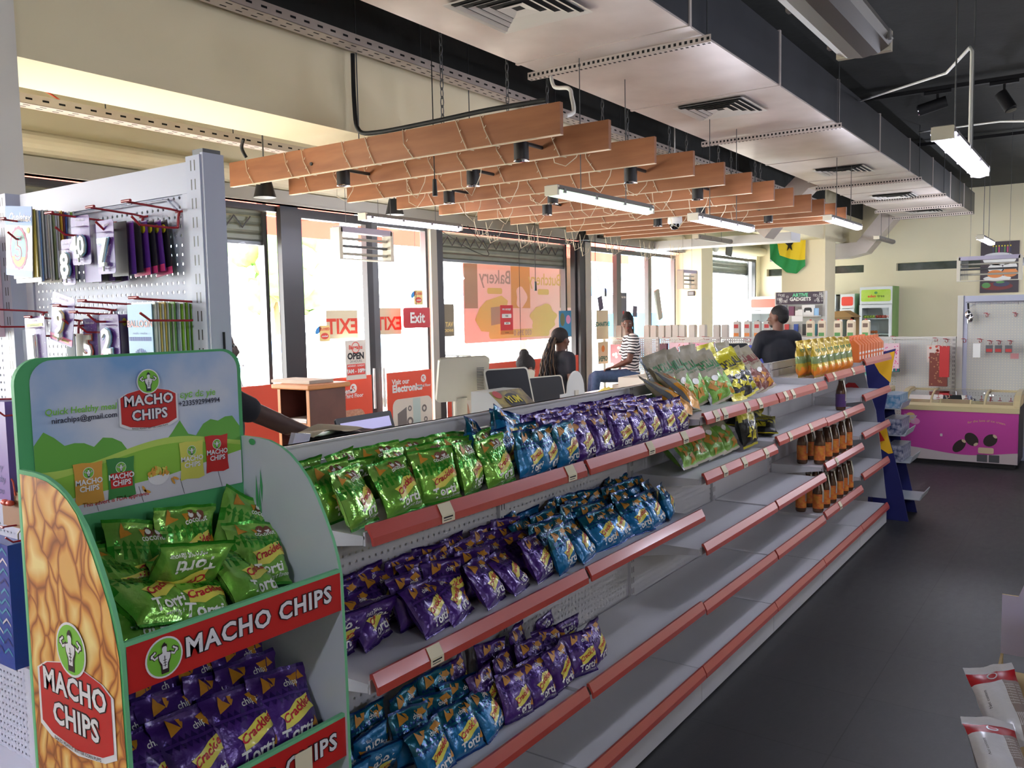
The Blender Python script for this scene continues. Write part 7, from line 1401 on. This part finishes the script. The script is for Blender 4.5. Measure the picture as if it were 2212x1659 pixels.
def head_items(c, yaw=0., pitch=0., s=1.):
    """skull, jaw, nose, brows, lips and ears; the face looks along local +Y before turning"""
    Rm = Matrix.Rotation(yaw, 3, 'Z')@Matrix.Rotation(pitch, 3, 'X'); c = Vector(c); P = lambda x, y, z: c+Rm@(Vector((x, y, z))*s)
    it = [('e', P(0, -.012, .035), (.074*s, .094*s, .088*s), Rm), ('e', P(0, .012, -.02), (.064*s, .078*s, .085*s), Rm), ('e', P(0, .035, -.072), (.040*s, .046*s, .036*s), Rm), ('e', P(0, .068, .028), (.050*s, .020*s, .014*s), Rm),
          ('e', P(0, .094, -.012), (.012*s, .016*s, .022*s), Rm), ('e', P(0, .100, -.024), (.018*s, .014*s, .011*s), Rm), ('e', P(0, .086, -.050), (.024*s, .012*s, .008*s), Rm), ('e', P(0, .084, -.060), (.022*s, .012*s, .008*s), Rm), ('e', P(0, .076, -.088), (.020*s, .016*s, .014*s), Rm)]
    for q in (-1, 1): it += [('e', P(q*.077, -.004, -.006), (.010*s, .020*s, .030*s), Rm), ('e', P(q*.042, .058, -.020), (.024*s, .024*s, .024*s), Rm)]
    return it, P, Rm
def eyes(P, Rm, s, parent):
    for q in (-1, 1):
        e_ = B().ell(P(q*.030, .080, .006), (.012*s, .006*s, .0065*s), n=10, k=6, rot=Rm).build('eye', m_eye, parent)
        B().ell(P(q*.030, .085, .006), (.0055*s, .003*s, .0055*s), n=8, k=6, rot=Rm).build('pupil', P_BLK, e_)
    B().ell(P(0, .097, -.055), (.022*s, .006*s, .009*s), n=10, k=6, rot=Rm).build('lips', m_lip, parent)
def hand(wr, dr, out, curl=.5, s=1.):
    """palm with four fingers and a thumb; dr = along the fingers, out = palm side"""
    wr, dr, out = Vector(wr), Vector(dr).normalized(), Vector(out).normalized(); sd = dr.cross(out).normalized(); it = []
    for k in range(4):
        o_ = sd*(-.030+.020*k)*s; it.append(('c', wr+dr*.01*s+o_*.6, wr+dr*.085*s+o_, .0135*s, .0115*s)); a = wr+dr*.088*s+o_; L = (.034, .040, .037, .028)[k]*s
        m1 = a+(dr*(1-curl*.4)+out*curl*.5).normalized()*L; m2 = m1+(dr*(1-curl)+out*curl).normalized()*L*.75; it += [('c', a, m1, .0095*s, .0085*s), ('c', m1, m2, .0085*s, .0070*s)]
    t0 = wr+dr*.025*s-sd*.028*s; t1 = t0+(dr*.6-sd*.7+out*.3).normalized()*.042*s; t2 = t1+(dr*.9-sd*.2+out*.3).normalized()*.032*s; it += [('c', t0, t1, .0125*s, .0105*s), ('c', t1, t2, .0105*s, .008*s)]
    return it
def person(label, loc, rz, H, J, skin, top, bottom, headyaw=0., headpitch=0., sleeve=.55, hs=1., shoes=True, long_=False, topmat=None, botmat=None, belly=.0):
    """J: joint positions in metres, x right, y forward, z up from the ground"""
    t = thing('person', label, 'person', loc, rz=rz)
    hc = Vector(J['head']); hi, P, Rm = head_items(hc, headyaw, headpitch, hs)
    sh, hp, el, wr, kn, an = J['sh'], J['hip'], J['el'], J['wr'], J['kn'], J['an']; mid = (Vector(sh[0])+Vector(sh[1]))/2; pel = (Vector(hp[0])+Vector(hp[1]))/2; k = J.get('k', 1.)
    ax = (mid-pel).normalized(); lat = (Vector(sh[1])-Vector(sh[0])).normalized(); Rt = Matrix((lat, ax.cross(lat).normalized(), ax)).transposed()
    tor = lambda e: [('e', pel+ax*.02, ((.155+e)*k, (.115+e)*k, (.13+e)*k), Rt), ('e', pel.lerp(mid, .38), ((.132+e+belly)*k, (.10+e+belly)*k, (.16+e)*k), Rt), ('e', pel.lerp(mid, .72), ((.158+e)*k, (.112+e)*k, (.17+e)*k), Rt), ('c', Vector(sh[0])*.8+mid*.2, Vector(sh[1])*.8+mid*.2, (.068+e)*k, (.068+e)*k), ('e', mid+ax*.015, ((.12+e)*k, (.075+e)*k, (.06+e)*k), Rt)]
    body = tor(0)+hi+[('c', mid+ax*.0, hc-Vector((0, .01, .06))*hs, .058*k, .052*k)]
    for i in (0, 1):
        a, b_, c, d = Vector(sh[i]), Vector(el[i]), Vector(wr[i]), None
        body += [('c', a, b_, .048*k, .038*k), ('c', b_, b_.lerp(c, .4), .037*k, .038*k), ('c', b_.lerp(c, .4), c, .038*k, .024*k)]
        body += hand(c, J['hd'][i][0], J['hd'][i][1], .6, k)
        body += [('c', hp[i], kn[i], .080*k, .052*k), ('c', kn[i], Vector(kn[i]).lerp(Vector(an[i]), .35), .052*k, .054*k), ('c', Vector(kn[i]).lerp(Vector(an[i]), .35), an[i], .054*k, .034*k)]
        f = J.get('foot', (0, 1, 0)); body += [('c', an[i], Vector(an[i])+Vector(f)*.14*k-Vector((0, 0, .045)), .036*k, .026*k)]
    bo = lump(body, 'body', skin, t); eyes(P, Rm, hs, t)
    cl = tor(.014)
    for i in (0, 1): a, b_ = Vector(sh[i]), Vector(el[i]); cl += [('c', a, a.lerp(b_, sleeve), .064*k, .058*k)]
    lump(cl, 'shirt', topmat, t, .012, 3)
    bt = [('e', pel, (.172*k, .132*k, .12*k), Rt)]
    for i in (0, 1):
        a, b_, c = Vector(hp[i]), Vector(kn[i]), Vector(an[i]); bt += [('c', a, a.lerp(b_, 1 if long_ else .55), .095*k, (.064 if long_ else .085)*k)]
        if long_: bt += [('c', b_, c, .066*k, .048*k)]
    lump(bt, 'trousers' if long_ else 'shorts', botmat, t, .012, 3)
    if shoes:
        for i in (0, 1): f = J.get('foot', (0, 1, 0)); a = Vector(an[i])+Vector((0, 0, -.035)); lump([('c', a, a+Vector(f)*.15*k-Vector((0, 0, .012)), .045*k, .038*k)], 'shoe', m_shoe, t, .012, 2)
    return t, P, Rm
def stand_J(H=1.75, sw=.19, arms=None):
    s = H/1.75; J = dict(head=(0, .01, H-.125), sh=[(-sw*s, 0, 1.42*s), (sw*s, 0, 1.42*s)], hip=[(-.09*s, 0, .92*s), (.09*s, 0, .92*s)], kn=[(-.10*s, .02, .50*s), (.10*s, .02, .50*s)], an=[(-.10*s, -.01, .09), (.10*s, -.01, .09)], k=s)
    J['el'] = [(-(sw+.05)*s, -.02, 1.12*s), ((sw+.05)*s, -.02, 1.12*s)]; J['wr'] = [(-(sw+.06)*s, .06, .88*s), ((sw+.06)*s, .06, .88*s)]; J['hd'] = [((0, .2, -1), (1, 0, 0)), ((0, .2, -1), (-1, 0, 0))]
    return J
# man in black t-shirt, back to us, head turned left
J = stand_J(1.80, .185); J['el'] = [(-.27, .08, 1.14), (.27, .08, 1.14)]; J['wr'] = [(-.20, .32, 1.16), (.20, .32, 1.16)]; J['hd'] = [((.2, 1, -.1), (0, 0, -1)), ((-.2, 1, -.1), (0, 0, -1))]; J['k'] = 1.06
pm, P, Rm = person('man in a black t-shirt seen from behind at the tills', (8.92, 2.83, 0), -.80, 1.8, J, m_skin2, None, None, headyaw=.75, sleeve=.6, topmat=m_tee, botmat=m_jean, long_=True)
lump([('e', P(0, -.020, .045), (.0785, .096, .087), Rm), ('e', P(0, -.05, .0), (.072, .066, .07), Rm)], 'hair', m_hair, pm, .010, 3)
lump([('e', P(0, .045, -.085), (.040, .036, .026), Rm)], 'beard', m_hair, pm, .010, 2)
# standing woman, profile to the right, long braids
J = stand_J(1.62, .165); J['el'] = [(-.21, .04, 1.06), (.215, -.03, 1.05)]; J['wr'] = [(-.17, .22, .95), (.20, .10, .84)]
pw, P, Rm = person('woman in black t-shirt and teal shorts with very long braids', (7.30, 4.50, 0), -1.95, 1.62, J, m_skin, None, None, headyaw=.15, sleeve=.45, hs=.95, topmat=m_tee, botmat=m_teal)
lump([('e', P(0, -.022, .045), (.080, .098, .086), Rm), ('e', P(0, -.095, .03), (.04, .04, .04), Rm)], 'hair', m_hair, pw, .010, 3)
b = B(); rr = random.Random(5); hb_ = P(0, -.11, .03)
for k in range(42):
    a = rr.random()*6.28; r0 = rr.random()*.03; q = Vector((math.cos(a)*r0, math.sin(a)*r0, 0)); e_ = Vector((rr.uniform(-.10, .08), rr.uniform(-.22, -.10), rr.uniform(.98, 1.06)))
    pts = []
    for i in range(14):
        s_ = i/13; pp = hb_.lerp(e_, s_)+q*(1+1.4*s_)+Vector((0, -.05*math.sin(s_*3.1), .03*math.sin(s_*3.1)))+Vector((.006*math.sin(i*2.2+k), .006*math.cos(i*2.5+k*2), 0)); pts.append(pp)
    b.tube(pts, [.010-.003*(i/13) for i in range(14)], 5, 0 if k % 3 else 1)
b.build('braids', [m_hair, mat('brown_braid', (84, 66, 48), .7)], pw)
# child beside her
J = stand_J(1.28, .15); J['head'] = (0, .03, 1.28)
pc, P, Rm = person('child with hair puff in a red polo, head bowed toward the woman', (6.22, 4.22, 0), -1.9, 1.28, J, m_skin, None, None, headyaw=0, headpitch=-.35, sleeve=.5, hs=.92, topmat=m_redp, botmat=m_jean, long_=True)
lump([('e', P(0, -.020, .042), (.079, .095, .086), Rm), ('e', P(0, -.07, .125), (.048, .045, .046), Rm)], 'hair', m_hair, pc, .010, 3)
# seated woman in zebra stripes
J = dict(head=(.02, .02, .70), sh=[(-.17, -.01, .50), (.18, -.02, .48)], hip=[(-.09, 0, .04), (.09, 0, .04)], kn=[(-.12, .46, .06), (.06, .46, .02)], an=[(-.12, .50, -.38), (.05, .52, -.40)], k=1., el=[(-.22, .06, .24), (.22, .02, .24)], wr=[(-.15, .24, .16), (.19, .10, .02)], hd=[((.2, 1, -.2), (0, 0, -1)), ((0, 1, -.3), (0, 0, -1))])
ps, P, Rm = person('woman in a zebra striped top and jeans sitting on a counter', (9.75, 4.98, .92), .72, 1.2, J, m_skin, None, None, headyaw=1.35, headpitch=-.05, sleeve=.55, hs=.97, topmat=m_zeb, botmat=m_jean, long_=True)
lump([('e', P(0, -.018, .048), (.080, .096, .087), Rm), ('e', P(0, -.02, .125), (.05, .05, .035), Rm)], 'hair', m_hair, ps, .010, 3)
b = B()
for k in range(9):
    q0 = P(-.07, .03-.008*k, .05); e_ = P(-.10, .03-.006*k, -.62); b.tube([q0.lerp(e_, i/10)+Vector((.004*math.sin(i*2+k), .004*math.cos(i*2+k), 0)) for i in range(11)], [.007-.003*i/10 for i in range(11)], 5, 0 if k % 2 else 1)
b.build('braids', [m_hair, MATS['brown_braid']], ps)
st2 = thing('low_counter', 'white counter the striped woman sits on', 'counter', (9.9, 4.9, 0)); B().box(9.5, 10.35, 4.55, 5.10, 0, .86).build('body', m_lamc, st2, world=True)
# person at the left, mostly hidden, arm on the counter
J = stand_J(1.76, .19); J['el'] = [(-.30, .10, 1.20), (.12, .36, 1.24)]; J['wr'] = [(-.26, .32, 1.10), (-.02, .62, 1.14)]; J['hd'] = [((.2, 1, -.1), (0, 0, -1)), ((-.1, 1, -.2), (0, 0, -1))]
pl, P, Rm = person('person behind the tall gondola end, face and forearm showing', (2.30, 3.20, 0), -2.0, 1.76, J, mat('very_dark_skin', (70, 46, 38), .6), None, None, sleeve=.3, topmat=m_tee, botmat=m_jean, long_=True)
lump([('e', P(0, -.02, .045), (.0785, .096, .087), Rm)], 'hair', m_hair, pl, .010, 3)
